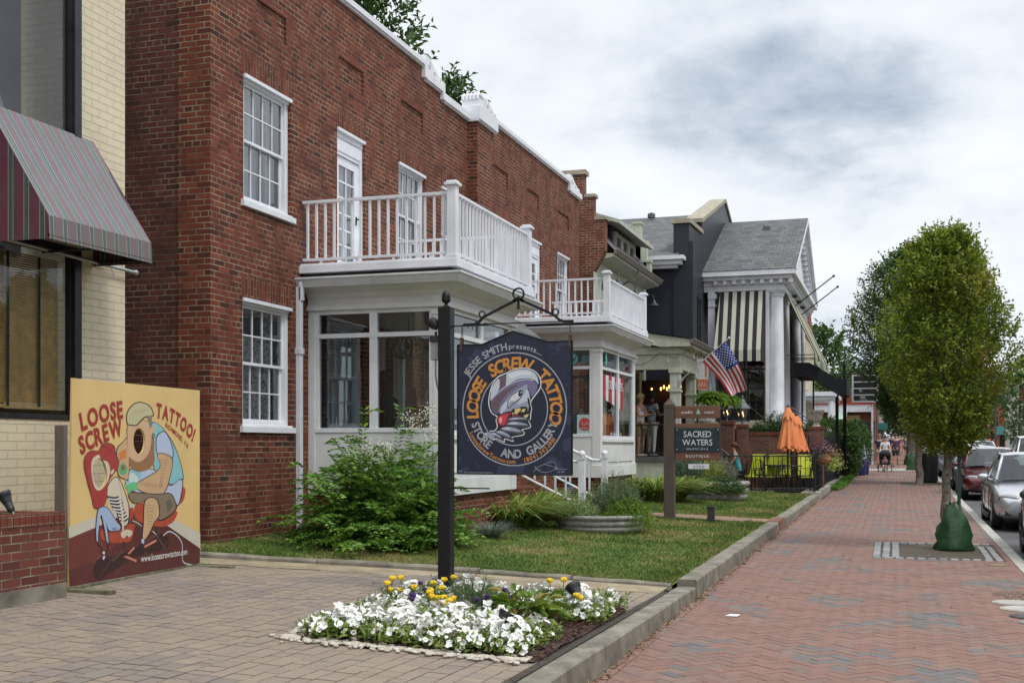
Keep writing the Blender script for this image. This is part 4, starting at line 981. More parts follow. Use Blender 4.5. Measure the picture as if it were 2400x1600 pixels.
part('awning_rail', b, mat('galvanised', (.45, .46, .48), .4, .7), yb_)
# ---- brick planter wall and its lamp
pw = thing('brick_planter_wall', 'low red brick planter wall at the foot of the cream building', 'planter wall', (-6.5, 8.2, .47))
m_pbrick = brickmat('planter_brick', [(.13, .04, .03), (.17, .055, .04), (.11, .034, .027), (.20, .065, .045)], (.33, .28, .21), headers=False, stain=.2, mw=.012)
b = M(); b.box(-6.62, -6.5, 3, 8.2, .585, 1.06); b.box(-7.59, -6.62, 8.08, 8.199, .585, 1.06); part('wall', b, m_pbrick, pw)
b = M()
y = 3.0
while y < 8.19: b.box(-6.63, -6.492, y+.004, y+.063, 1.065, 1.165+random.uniform(-.003, .003)); y += .0675
for i in range(13): b.box(-7.58+i*.0725, -7.52+i*.0725, 8.07, 8.207, 1.065, 1.163)
part('rowlock_cap', b, m_rowlock, pw, bevel=.004)
b = M(); b.box(-6.62, -6.501, 3, 8.199, 1.05, 1.15); b.box(-7.59, -6.62, 8.075, 8.198, 1.05, 1.15); b.box(-6.63, -6.49, 3, 8.21, .3, .585); b.box(-7.59, -6.6, 8.07, 8.205, .3, .585); part('footing', b, m_conc_d, pw)
b = M(); b.box(-7.59, -6.6, 3, 8.1, .5, 1.09); part('soil', b, m_soil, pw)
m_plastic = mat('black_plastic', (.018, .018, .022), .35)
def spotlight(loc, rotz, tilt, label, group, s=1.0, face=False):
    t = thing('garden_spotlight', label, 'spotlight', loc, group); MM = Matrix.Rotation(rotz, 4, 'Z') @ Matrix.Rotation(tilt, 4, 'Y')
    b = M(); b.lathe([(.022*s, -.02), (.03*s, .0), (.033*s, .05*s), (.045*s, .10*s), (.058*s, .13*s), (.060*s, .15*s), (.054*s, .15*s), (.050*s, .135*s)], (0, 0, .05*s), 16, MM)
    for i in range(10): a = i*.628; b.box(.0, .0, 0, 0, 0, 0) if False else b.cbox((0, 0, 0), (.001, .001, .001), MM @ Matrix.Translation((.04*s*math.cos(a), .04*s*math.sin(a), .08*s)))
    part('lamp_head', b, m_plastic, t, local=True); b = M(); b.tube([(0, 0, -.12), (0, 0, .01), tuple(MM @ Vector((0, 0, .04*s)))], .013*s, 7); part('stake', b, m_plastic, t, local=True)
    b = M(); b.lathe([(.05*s, 0), (.001, .002)], (0, 0, .05*s+.138*s), 16, MM); part('lens', b, mat('lamp_lens', (.55, .58, .55), .15), t, local=True)
    return t
spotlight((-6.72, 7.86, 1.15), 0, -.55, 'small black spotlight on top of the brick planter wall', 'small garden spotlights', 1.0)
# ---- cut-out picture board
PA = Vector((-6.68, 8.48, .505)); PB = Vector((-6.86, 10.75, .49)); ux = (PB-PA); LW = ux.length; ux.normalize(); nrm = Vector((ux.y, -ux.x, 0)); 
HB = 1.775
pb = thing('picture_board', 'yellow plywood photo board painted with two cartoon figures, leaning by the brick corner', 'picture board', tuple(PA))
fr = frame(PA, ux, (0, 0, 1), nrm)
hm = homog([(35, 22), (915, 98), (905, 1360), (0, 1520)], [(.045, HB), (LW, HB+.01), (LW, 0), (0, .0)])
def bp(pts): return [hm(*p) for p in pts]
def ell(cx, cy, rx, ry, n=26, rot=0): return [(cx+rx*math.cos(t)*math.cos(rot)-ry*math.sin(t)*math.sin(rot), cy+rx*math.cos(t)*math.sin(rot)+ry*math.sin(t)*math.cos(rot)) for t in np.linspace(0, 2*math.pi, n+1)[:-1]]
b = M(); b.prism([fr(*p, 0) for p in ((0, 0), (LW, 0), (LW, HB+.01), (.045, HB))], tuple(nrm*-.018)); panel = part('panel', b, mat('yellow_board', (.70, .50, .205), .55, var=.06, vs=2, grime=.1), pb)
holes = [ell(488, 470, 41, 94), ell(212, 700, 50, 108, rot=-.05)]
for h in holes:
    c = M(); c.prism([fr(*q, .05) for q in bp(h)], tuple(nrm*-.12)); c.v = [tuple(Vector(v)-PA) for v in c.v]; co = link('cutter', c.mesh('cutter', m_dark), pb)
    md = panel.modifiers.new('h', 'BOOLEAN'); md.operation = 'DIFFERENCE'; md.object = co; md.solver = 'EXACT'
    dg = bpy.context.evaluated_depsgraph_get(); me = bpy.data.meshes.new_from_object(panel.evaluated_get(dg)); panel.modifiers.clear(); panel.data = me; bpy.data.objects.remove(co)
ART = {}
def am(name, c): ART.setdefault(name, len(ART)); return ART[name], c
acol = {}
art = M(); LZ = [.0012]
def shape(pts, key, col, sm=True, hole=None, out=None, n=4):
    """one flat painted patch; each later patch lies a hair above the last"""
    if key not in acol: acol[key] = (len(acol), col)
    P = [(v.x, v.y) for v in catmull(pts, n)] if sm else list(pts)
    if out:
        shape([*P], 'ink', (.02, .015, .02), False, hole, None) if False else None
    art.cur = acol[key][0]; LZ[0] += .00004
    Q = [fr(*q, LZ[0]) for q in bp(P)]
    if hole:
        Hq = [fr(*q, LZ[0]) for q in bp(hole)]; i0 = min(range(len(Q)), key=lambda i: (Vector(Q[i])-Vector(Hq[0])).length)
        Q = Q[i0:]+Q[:i0]; ccw = lambda A: sum((A[i][1]-A[i-1][1])*(A[i][2]+A[i-1][2]) for i in range(len(A)))
        if ccw(Q)*ccw(Hq) > 0: Hq = [Hq[0]]+Hq[:0:-1]
        n_, m_ = len(Q), len(Hq)
        # strip between outline and hole: match by parameter
        vs = Q+Hq; o_ = len(art.v); fs = []; Hq2 = [Hq[0]]+Hq[:0:-1]
        vs = Q+Hq2; i = j = 0
        def ang(p): 
            c_ = Hc; return math.atan2(p[2]-c_[2], (Vector(p)-Vector(c_)).dot(ux))
        Hc = tuple(sum((Vector(h) for h in Hq2), Vector((0, 0, 0)))/m_)
        while i < n_ or j < m_:
            a, c_ = vs[i % n_], vs[n_+j % m_]
            na, nc = vs[(i+1) % n_], vs[n_+(j+1) % m_]
            if j >= m_ or (i < n_ and (Vector(na)-Vector(c_)).length < (Vector(nc)-Vector(a)).length): fs.append((i % n_, (i+1) % n_, n_+j % m_)); i += 1
            else: fs.append((i % n_, n_+(j+1) % m_, n_+j % m_)); j += 1
        art.add(vs, fs)
    else: art.poly(Q)
def line(pts, key, col, w=.006, sm=True):
    if key not in acol: acol[key] = (len(acol), col)
    art.cur = acol[key][0]; LZ[0] += .00002
    P = [(v.x, v.y) for v in catmull(pts, 4, False)] if sm else pts
    stroke(art, fr, bp(P), w, LZ[0])
ink = (.03, .02, .02)
INK = ('ink', ink)
shape([(0, 1088), (200, 1008), (430, 925), (700, 1010), (735, 1040), (910, 1140), (910, 1250), (905, 1360), (0, 1520)], 'skirting', (.55, .52, .42), False)
shape([(0, 1170), (200, 1085), (430, 975), (600, 1010), (677, 1080), (908, 1250), (905, 1358), (0, 1518)], 'floor', (.10, .025, .022), False)
shape([(0, 1170), (200, 1085), (430, 975), (560, 1000), (200, 1330), (0, 1400)], 'floor_lit', (.15, .035, .03), False)
shape([(160, 1420), (200, 1320), (330, 1290), (500, 1230), (640, 1140), (690, 1190), (660, 1260), (480, 1300), (250, 1440), (200, 1480)], 'shadow_paint', (.04, .015, .015))
for i in range(6): line([(60+130*i, 1505-30*i), (210+120*i, 1290-30*i)], 'plank', (.22, .10, .08), .003, False)
# chairs
shape([(455, 935), (530, 920), (735, 970), (735, 1030), (700, 1070), (620, 1090), (470, 1040)], 'chair_red', (.40, .07, .035)); shape([(765, 800), (806, 815), (800, 880), (780, 918), (760, 915)], 'chair_red', None)
shape([(220, 1110), (330, 1085), (440, 1070), (447, 1110), (420, 1190), (330, 1205), (230, 1180)], 'chair_red', None); shape([(415, 960), (445, 955), (440, 1010), (400, 1070), (395, 1040)], 'chair_red', None)
line([(375, 1195), (375, 1255)], *INK, .03, False); line([(605, 1090), (600, 1150)], *INK, .03, False)
for p, q in (((375, 1255), (295, 1335)), ((600, 1150), (510, 1215)), ((600, 1150), (670, 1255)), ((600, 1150), (500, 1200))): line([p, q], 'chair_leg', (.10, .05, .04), .022, False)
for q in ([(372, 1305), (395, 1298), (465, 1330), (460, 1345)], [(400, 1282), (445, 1232), (450, 1245), (415, 1285)], [(515, 1228), (600, 1180), (602, 1197), (520, 1243)]): shape(q, 'chair_pink', (.60, .22, .14), False)
line([(575, 1120), (600, 1145)], 'cord', (.50, .60, .60), .01); line([(650, 1155), (690, 1125), (740, 1150), (780, 1210), (782, 1290), (790, 1350), (850, 1370)], 'cord', None, .012); line([(437, 1045), (470, 1060), (500, 1085)], 'cord', None, .008)
# seated man
shape([(570, 345), (640, 360), (720, 470), (770, 600), (795, 720), (782, 760), (700, 785), (600, 700), (575, 560)], 'ink', ink)
shape([(575, 350), (640, 365), (716, 475), (765, 600), (790, 722), (776, 755), (700, 779), (604, 700), (580, 560)], 'vest_blue', (.24, .50, .56))
shape([(400, 690), (470, 665), (600, 680), (690, 790), (785, 740), (780, 860), (745, 945), (640, 880), (480, 850), (395, 800)], 'ink', ink); shape([(405, 695), (470, 670), (600, 685), (690, 795), (780, 748), (774, 860), (742, 935), (640, 873), (482, 843), (400, 795)], 'shirt_pale', (.45, .52, .66))
shape([(400, 690), (470, 672), (500, 700), (480, 760), (400, 770), (385, 740)], 'vest_blue', None)
shape([(605, 440), (660, 395), (700, 450), (725, 530), (715, 600), (640, 560), (608, 560)], 'ink', ink); shape([(611, 445), (660, 401), (696, 453), (719, 532), (711, 590), (640, 555), (613, 556)], 'shirt_pale', None)
shape([(610, 570), (650, 555), (716, 590), (714, 680), (660, 850), (560, 855), (470, 820), (470, 770), (600, 690), (630, 640)], 'ink', ink); shape([(614, 574), (650, 561), (711, 594), (709, 680), (656, 844), (560, 849), (475, 816), (475, 774), (604, 694), (634, 642)], 'skin_tan', (.56, .37, .20))
for i in range(11): line([(625+i*3, 600+i*18), (660-i*4, 612+i*18), (690-i*5, 600+i*20)], 'tattoo_line', (.22, .12, .08), .004)
for i in range(6): line([(500+i*25, 790+i*5), (520+i*24, 770+i*4), (540+i*24, 800+i*4)], 'tattoo_line', None, .004)
shape([(330, 530), (370, 480), (415, 455), (415, 730), (380, 745), (340, 720), (330, 640)], 'ink', ink); shape([(336, 534), (370, 487), (412, 463), (411, 725), (380, 738), (346, 716), (336, 640)], 'skin_tan', None)
shape([(345, 555), (395, 525), (397, 590), (350, 610)], 'tattoo_orange', (.62, .20, .05), False); shape([(345, 660), (375, 630), (405, 665), (385, 715), (350, 700)], 'tattoo_green', (.12, .40, .18)); shape([(365, 650), (385, 645), (385, 675), (365, 680)], 'tattoo_brown', (.25, .12, .05))
shape([(415, 840), (600, 850), (700, 845), (735, 900), (740, 970), (625, 1048), (540, 920), (440, 920)], 'ink', ink); shape([(421, 846), (600, 856), (698, 851), (729, 902), (733, 968), (629, 1040), (600, 960), (545, 914), (445, 914)], 'shorts_olive', (.22, .17, .11)); shape([(668, 905), (705, 890), (715, 940), (680, 985)], 'shorts_patch', (.12, .11, .09), False)
shape([(520, 900), (585, 875), (620, 915), (625, 1010), (590, 1060), (560, 1130), (525, 1185), (500, 1170), (510, 1050)], 'ink', ink); shape([(526, 905), (583, 881), (614, 918), (619, 1008), (585, 1058), (555, 1128), (523, 1178), (506, 1166), (516, 1050)], 'skin_tan', None)
for i in range(9): line([(530+i*2, 940+i*22), (560, 930+i*24), (590-i*3, 950+i*20)], 'tattoo_line', None, .004)
shape([(497, 1180), (515, 1185), (512, 1215), (500, 1215)], 'shirt_pale', None); shape([(465, 1240), (500, 1210), (510, 1215), (495, 1275), (475, 1280)], 'ink', ink)
shape([(413, 570), (420, 640), (450, 680), (495, 690), (550, 672), (590, 620), (592, 560), (570, 340), (412, 340)], 'beard_brown', (.30, .15, .07), True, holes[0])
shape([(413, 345), (412, 560), (425, 590), (455, 615), (488, 620), (520, 600), (550, 560), (570, 480), (568, 350), (488, 318)], 'face_tan', (.60, .40, .24), True, holes[0])
shape([(405, 350), (400, 280), (425, 225), (470, 190), (520, 190), (570, 220), (592, 280), (570, 292), (530, 300), (500, 330), (470, 360), (440, 360)], 'ink', ink); shape([(410, 345), (406, 282), (430, 230), (472, 197), (520, 197), (565, 225), (584, 278), (565, 285), (525, 294), (495, 322), (468, 352), (442, 352)], 'hair_blond', (.52, .48, .28))
for i in range(4): line([(420+i*22, 345-i*4), (425+i*26, 290-i*6), (470+i*22, 245-i*3)], 'hair_line', (.25, .22, .12), .004)
shape([(548, 292), (575, 290), (575, 340), (565, 380), (552, 330)], 'hair_shade', (.22, .20, .15)); shape([(570, 370), (592, 355), (598, 385), (580, 420), (570, 420)], 'face_tan', None)
line(ell(585, 432, 11, 18, 12)+[(596, 432)], *INK, .007, False)
shape([(412, 730), (425, 700), (450, 700), (480, 745), (470, 770), (420, 775)], 'glove_white', (.55, .66, .62)); shape([(385, 775), (405, 785), (440, 765), (468, 775), (468, 820), (430, 825), (410, 855), (402, 820), (388, 805)], 'glove_green', (.14, .50, .22))
# seated woman
shape([(270, 780), (300, 740), (330, 725), (350, 745), (375, 800), (415, 940), (410, 1060), (370, 1090), (330, 1010), (320, 900), (265, 880), (258, 820)], 'ink', ink); shape([(275, 783), (303, 745), (328, 732), (346, 749), (370, 802), (408, 940), (403, 1056), (370, 1080), (336, 1010), (326, 900), (270, 875), (264, 822)], 'face_pale', (.62, .55, .42))
for i in range(8): x = 268+i*9; y = 872+i*24; line([(x+(i > 3)*18, y), (x+45, y+8), (x+75+(i < 3)*10, y-4-i)], *INK, .016)
for i in range(7): x = 272+i*9; y = 884+i*24; line([(x+(i > 3)*18, y), (x+45, y+8), (x+75, y-4-i)], 'stripe_white', (.65, .65, .65), .012)
line([(325, 735), (345, 850), (365, 1000), (370, 1115)], 'face_pale', None, .030); line([(340, 740), (362, 850), (380, 1000), (385, 1110)], *INK, .003); shape([(355, 1130), (395, 1108), (430, 1120), (430, 1145), (410, 1165), (395, 1150), (380, 1168), (360, 1165)], 'face_pale', None)
for x in (385, 400, 415): line([(x, 1125), (x-4, 1160)], *INK, .003)
line([(272, 890), (275, 960), (300, 1010)], 'face_pale', None, .025)
shape([(200, 950), (240, 938), (275, 960), (330, 1050), (358, 1085), (340, 1120), (270, 1120), (262, 1080), (275, 1195), (255, 1205), (215, 1010), (205, 1120), (200, 1195), (182, 1190), (180, 1080)], 'ink', ink)
shape([(205, 955), (240, 944), (272, 964), (326, 1053), (351, 1085), (337, 1114), (275, 1114), (255, 1060), (268, 1188), (258, 1196), (222, 1000), (200, 1115), (196, 1188), (187, 1185), (186, 1080)], 'jeans_blue', (.34, .44, .62)); shape([(292, 1095), (325, 1093), (332, 1118), (297, 1118)], 'jeans_patch', (.20, .26, .40), False)
for q in ([(192, 1205), (225, 1250), (240, 1280), (215, 1270)], [(265, 1200), (260, 1255), (235, 1325), (232, 1280)]): line(q, *INK, .010)
shape([(228, 1265), (242, 1268), (240, 1285), (228, 1282)], 'stripe_white', None); shape([(232, 1298), (244, 1300), (236, 1325), (228, 1318)], 'stripe_white', None)
hair = [(205, 540), (225, 500), (270, 483), (315, 505), (325, 560), (346, 610), (340, 660), (300, 720), (270, 770), (265, 830), (250, 920), (210, 955), (170, 950), (155, 880), (120, 740), (103, 640), (115, 575), (155, 540)]
shape(hair, 'ink', ink, True, holes[1]); shape([(212+(x-212)*.97, 720+(y-720)*.98) for x, y in hair], 'hair_red', (.36, .045, .04), True, holes[1])
shape([(165, 600), (205, 570), (250, 590), (280, 640), (285, 700), (262, 770), (215, 825), (180, 810), (160, 740), (155, 660)], 'face_pale', None, True, holes[1])
shape([(205, 545), (260, 560), (300, 590), (318, 640), (290, 680), (270, 620), (225, 600)], 'hair_red', None); line([(225, 600), (270, 625), (285, 680), (272, 750)], *INK, .004); shape([(290, 690), (310, 672), (308, 695), (290, 712)], 'face_pale', None)
for q in ([(130, 600), (120, 680), (150, 820)], [(165, 880), (185, 940)], [(200, 860), (215, 930)], [(230, 510), (270, 520), (312, 560)]): line(q, 'hair_dark', (.20, .02, .02), .007)
def tfit(mesh, txt, p0, p1, h, key, col, bold=.02, lift=0, arc=0, **k):
    if key not in acol: acol[key] = (len(acol), col)
    mesh.cur = acol[key][0]; LZ[0] += .00005
    a, c = hm(*p0), hm(*p1); L = math.hypot(c[0]-a[0], c[1]-a[1]); an = math.atan2(c[1]-a[1], c[0]-a[0]); _, W = text2d(txt, h, bold=bold, **k)
    t, W = text2d(txt, h, bold=bold, sx=L/W, **{q: v for q, v in k.items() if q != 'sx'})
    for cx_, vs, fs in t:
        s_ = cx_/W; aa = an-arc*s_*2; bx = (a[0]+c[0])/2+cx_*math.cos(an); by = (a[1]+c[1])/2+cx_*math.sin(an); off = arc*W*(.25-s_*s_)
        bx -= math.sin(an)*off; by += math.cos(an)*off; ca, sa = math.cos(aa), math.sin(aa)
        mesh.add([fr(bx+x*ca-y*sa, by+x*sa+y*ca, LZ[0]) for x, y in vs], fs)
tr_ = ('letter_red', (.33, .032, .022))
tfit(art, 'LOOSE', (92, 398), (378, 300), .150, *tr_, bold=.035, arc=.10, gap=.07); tfit(art, 'SCREW', (85, 568), (375, 425), .150, *tr_, bold=.035, arc=.08, gap=.07)
tfit(art, 'TATTOO!', (605, 295), (860, 470), .135, *tr_, bold=.035, arc=.25, gap=.07); tfit(art, 'RICHMOND, VA', (668, 365), (825, 522), .045, *tr_, bold=.015, arc=.12)
tfit(art, 'www.loosescrewtattoo.com', (490, 1345), (815, 1292), .062, 'letter_white', (.70, .68, .66), bold=.012, gap=.04)
mats_ = [None]*len(acol)
for k, (i, c) in acol.items(): mats_[i] = mat('board_'+k, c, .5, var=.03)
part('painted_picture', art, mats_, pb)
m_gw = woodmat('grey_timber', (.13, .105, .085), sc=(30, 30, 3)); m_moss = mat('mossy_timber', (.16, .16, .09), .9, var=.35, vs=12, bump=.003)
b = M(); q = lambda u, n, w, h, z0: [fr(u, z0, n), fr(u+w, z0, n), fr(u+w, z0, n-h), fr(u, z0, n-h)]
for u in (-.045, 1.5): b = M(); b.prism(q(u, -.02, .05, .09, -.03), (0, 0, 1.40)); part('strut', b, m_gw, pb)
b = M(); b.prism([fr(-.02, -.05, .012), fr(LW, -.035, .012), fr(LW, .005, .012), fr(-.02, -.003, .012)], tuple(nrm*-.05)); part('bottom_rail', b, m_moss, pb)
for u, l in ((-.05, .42), (LW-.12, .42)): b = M(); b.prism([fr(u, -.05, l), fr(u+.09, -.05, l), fr(u+.09, -.012, l), fr(u, -.012, l)], tuple(nrm*-(l+.75))); part('foot', b, m_moss, pb, bevel=.004)
# ------------------------------------------------------------------ black sign post and its bracket
m_black = mat('black_gloss_paint', (.010, .010, .013), .42, var=.3, vs=30, bump=.0006, bs=40, spec=.3)
sp_ = thing('sign_post', 'square black post with acorn finial standing in the flower bed', 'sign post', (-3.76, 9.78, .3))
b = M(); b.box(-3.82, -3.705, 9.72, 9.835, .2, 2.915); part('shaft', b, m_black, sp_, bevel=.006)
b = M(); b.lathe([(.022, 0), (.03, .006), (.018, .016), (.014, .03), (.03, .042), (.040, .055), (.040, .068), (.038, .075), (.040, .085), (.036, .11), (.026, .132), (.012, .148), (.001, .152)], (-3.7625, 9.7775, 2.915), 20); part('finial', b, m_black, sp_, smooth=True)
SX = lambda px: -3.64+(px-1076)*.00384
SZ = lambda py: 1.7+(1045-py)*.00372
YS = 9.778
b = M()
def ring(cx, cy, r, w=.016, dy=.014):
    pts = [(SX(cx)+r*math.cos(a), YS, SZ(cy)+r*math.sin(a)) for a in np.linspace(0, 2*math.pi, 25)[:-1]]; b.tube(pts, w/2, 6, closed=True)
def flat(pts, w=.022, d=.016):
    P = [(SX(x), SZ(y)) for x, y in pts]; n = len(P); vs = []
    for i in range(n):
        a, c = P[max(i-1, 0)], P[min(i+1, n-1)]; t = Vector((c[0]-a[0], c[1]-a[1])).normalized(); nx, nz = -t.y*w/2, t.x*w/2
        for yy in (YS-d/2, YS+d/2): vs += [(P[i][0]+nx, yy, P[i][1]+nz), (P[i][0]-nx, yy, P[i][1]-nz)]
    fs = []
    for i in range(n-1):
        o = 4*i; fs += [(o, o+4, o+5, o+1), (o+2, o+3, o+7, o+6), (o, o+2, o+6, o+4), (o+1, o+5, o+7, o+3)]
    fs += [(0, 1, 3, 2), (4*n-4, 4*n-2, 4*n-1, 4*n-3)]; b.add(vs, fs)
flat([(1087, 761), (1112, 761), (1122, 757), (1135, 744), (1140, 742), (1212, 708)]); flat([(1222, 708), (1290, 741), (1300, 746), (1312, 757), (1322, 761), (1344, 761)])
flat([(1206, 711), (1217, 703), (1228, 711)], .03); flat([(1217, 706), (1217, 730)], .02)
ring(1217, 694, .048, .018); ring(1131, 738, .026, .014); ring(1303, 739, .026, .014)
part('scroll_bracket', b, m_black, sp_)
b = M(); b.box(-3.705, SX(1146), YS-.018, YS+.018, SZ(765), SZ(762.5)); b.tube([(SX(1097), YS, SZ(769)), (SX(1097), YS, SZ(760))], .004, 6); b.tube([(SX(1108), YS, SZ(773)), (SX(1108), YS, SZ(760))], .004, 6); b.box(SX(1085), SX(1344), YS-.012, YS+.012, SZ(762.4), SZ(760)); part('upper_arm', b, m_black, sp_)
b = M(); b.box(-3.705, SX(1148), YS-.012, YS+.012, SZ(1145), SZ(1142)); part('lower_arm', b, m_black, sp_)
m_box = mat('grey_junction_box', (.25, .27, .29), .5, .3)
b = M(); b.box(-3.90, -3.825, 9.75, 9.82, SZ(842), SZ(800)); part('junction_box', b, m_box, sp_, bevel=.004)
b = M(); b.box(-3.905, -3.822, 9.74, 9.83, SZ(800), SZ(785)); b.tube([(-3.86, 9.78, SZ(785)), (-3.86, 9.78, SZ(775))], .012, 7)
MM = Matrix.Translation((-3.875, 9.78, SZ(757))) @ Matrix.Rotation(R(-55), 4, 'Y'); b.lathe([(.012, -.05), (.035, -.045), (.045, -.02), (.048, .02), (.046, .05), (.040, .052), (.036, .04)], (0, 0, 0), 18, MM)
for k in range(4): b.lathe([(.0485, -.012+k*.014), (.051, -.009+k*.014), (.0485, -.006+k*.014)], (0, 0, 0), 18, MM)
part('spot_lamp', b, m_plastic, sp_)
b = M(); b.tube([(-3.865, 9.785, SZ(842)), (-3.865, 9.785, SZ(880)), (-3.855, 9.79, SZ(900)), (-3.83, 9.79, SZ(920)), (-3.826, 9.79, SZ(960)), (-3.826, 9.79, .55)], .009, 7); part('conduit', b, mat('grey_conduit', (.35, .36, .38), .4, .3), sp_)
b = M(); b.box(-3.89, -3.822, 9.745, 9.82, SZ(1392), SZ(1354)); part('socket_box', b, m_box, sp_, bevel=.006)
# ---- the hanging sign
hs = thing('hanging_sign', 'dark navy hanging sign with orange circular lettering and a hatted screw emblem', 'sign', (SX(1210), YS, SZ(960)))
x0, x1, z0, z1 = SX(1074), SX(1342.5), SZ(1109), SZ(809)
hm = homog([(72, 180), (1268, 158), (1255, 1540), (55, 1505)], [(0, z1-z0), (x1-x0, z1-z0+.012), (x1-x0, -.006), (0, 0)])
fr = frame((x0, YS-.022, z0), (1, 0, 0), (0, 0, 1), (0, -1, 0))
m_navy = bpy.data.materials.new('navy_sign_board'); m_navy.use_nodes = True; nt = m_navy.node_tree; bb = nt.nodes['Principled BSDF']; geo = N(nt, 'ShaderNodeNewGeometry'); mp = N(nt, 'ShaderNodeMapping'); mp.inputs['Scale'].default_value = (1, 1, .55); mp.inputs['Rotation'].default_value = (0, R(35), 0); nt.links.new(geo.outputs['Position'], mp.inputs[0])
c = mixc(nt, ramp(nt, noi(nt, mp.outputs[0], 26, 6, .7), [(.60, 0), (.66, .75)]), (.010, .015, .040), (.07, .09, .17)); c = mixc(nt, ramp(nt, noi(nt, geo.outputs['Position'], 5, 3), [(.60, 0), (.62, .8)]), c, (.032, .042, .095))
nt.links.new(c, bb.inputs['Base Color']); bb.inputs['Roughness'].default_value = .42
out = [(72, 180), (330, 178), (655, 48), (1025, 165), (1268, 158), (1255, 1540), (55, 1505)]
b = M(); b.prism([fr(*q, 0) for q in bp(out)], (0, .03, 0)); part('board', b, m_navy, hs)
b = M()
for i in range(len(out)): p, q = bp([out[i], out[(i+1) % len(out)]]); b.tube([fr(*p, .001), fr(*q, .001)], .007, 4)
part('rim', b, m_black, hs)
acol.clear(); art = M(); LZ[0] = .0015; cx, cy = hm(655, 850); RO = .4665
def circ(r, w, key, col):
    if key not in acol: acol[key] = (len(acol), col)
    art.cur = acol[key][0]; stroke(art, fr, [(cx+r*math.cos(a), cy+r*1.035*math.sin(a)) for a in np.linspace(0, 2*math.pi, 73)[:-1]], w, LZ[0], closed=True)
gy = ('sign_grey', (.36, .37, .41)); og = ('sign_orange', (.60, .25, .045))
def disc(r, key, col):
    if key not in acol: acol[key] = (len(acol), col)
    art.cur = acol[key][0]; art.poly([fr(cx+r*math.cos(a), cy+r*1.035*math.sin(a), LZ[0]-.0006) for a in np.linspace(0, 2*math.pi, 73)[:-1]])
disc(RO, 'sign_navy', (.010, .014, .038))
circ(RO, .010, *gy); circ(.300, .009, *gy)
art.cur = acol['sign_orange'][0] if 'sign_orange' in acol else acol.setdefault('sign_orange', (len(acol), og[1]))[0]
fe = lambda x, y, z=0: fr(x, cy+(y-cy)*1.035, z)
for wtxt, mid, sprd in (('LOOSE', 165.5, 50), ('SCREW', 96, 58), ('TATTOO', 17, 69)): text_arc(art, fe, wtxt, cx, cy, .328, .102, mid, LZ[0], spread=sprd, bold=.034, gap=.10, shear=.10, squash=.92)
art.cur = acol['sign_grey'][0]
for wtxt, mid, sprd in (('STORE', 216, 37), ('AND', 266, 27), ('GALLERY', 316, 55)): text_arc(art, fe, wtxt, cx, cy, .405, .070, mid, LZ[0], inside=True, spread=sprd, bold=.028, gap=.08, squash=.9)
text_arc(art, fe, 'JESSE SMITH', cx, cy, .495, .060, 122, LZ[0], spread=50, bold=.02, gap=.05); text_arc(art, fe, 'presents....', cx, cy, .500, .042, 78, LZ[0], spread=35, bold=.018, gap=.06)
art.cur = acol['sign_orange'][0]
text_arc(art, fe, 'LooseScrewTattoo.com', cx, cy, .450, .034, 239, LZ[0], inside=True, spread=66, bold=.015); text_arc(art, fe, '(804) 342-1981', cx, cy, .450, .036, 304, LZ[0], inside=True, spread=44, bold=.015)
art.cur = acol['sign_grey'][0]; p = hm(275, 1500); text_line(art, fr, 'loosescrewtattoo', p[0], p[1]-.012, .024, LZ[0], bold=.012)
p = hm(82, 1490); stroke(art, fr, [(p[0]-.011, p[1]-.011), (p[0]+.011, p[1]-.011), (p[0]+.011, p[1]+.011), (p[0]-.011, p[1]+.011)], .005, LZ[0], True)
for q in ([(850, 1505), (890, 1460), (960, 1425), (1040, 1398), (1085, 1420), (1075, 1470), (1010, 1505), (930, 1500), (880, 1470), (865, 1450)], [(870, 1440), (900, 1480), (925, 1470)], [(950, 1420), (1060, 1450), (1110, 1475), (1205, 1480)], [(1080, 1490), (1100, 1450), (1095, 1480), (1120, 1468)]): line(q, 'sign_grey', None, .003)
p = hm(1140, 1512); text_line(art, fr, 'est 2011.', p[0], p[1], .015, LZ[0], bold=.0)
# emblem: a screw wearing a bowler hat
W_ = ('emblem_white', (.74, .75, .78)); LZ[0] += .001
shape([(575, 475), (640, 445), (760, 425), (870, 455), (930, 520), (945, 590), (925, 660), (838, 775), (845, 850), (835, 900), (830, 960), (810, 970), (832, 1020), (815, 1050), (745, 1065), (765, 1095), (745, 1125), (640, 1140), (650, 1175), (635, 1185), (560, 1160), (555, 1190), (530, 1185), (470, 1155), (430, 1165), (350, 1105), (355, 1090), (390, 1080), (410, 1065), (440, 1068), (475, 1030), (462, 960), (475, 925), (440, 905), (410, 870), (388, 790), (395, 700), (430, 590), (490, 510)], *W_, n=3)
shape([(580, 485), (640, 453), (760, 433), (865, 463), (920, 525), (935, 590), (915, 655), (830, 770), (838, 850), (825, 905), (822, 955), (800, 968), (824, 1020), (805, 1045), (730, 1062), (755, 1095), (738, 1118), (630, 1135), (638, 1170), (630, 1175), (555, 1150), (545, 1180), (535, 1178), (470, 1147), (430, 1155), (362, 1103), (400, 1076), (450, 1075), (484, 1028), (470, 960), (485, 920), (445, 898), (418, 865), (398, 790), (405, 700), (438, 595), (495, 520)], 'ink', (.012, .012, .02), n=3)
shape([(577, 500), (640, 460), (760, 440), (860, 470), (905, 530), (915, 600), (880, 560), (800, 535), (700, 545), (610, 590), (575, 620)], 'hat_light', (.52, .57, .66)); shape([(600, 495), (700, 462), (800, 465), (850, 500), (740, 500), (640, 530)], 'hat_glint', (.68, .71, .76))
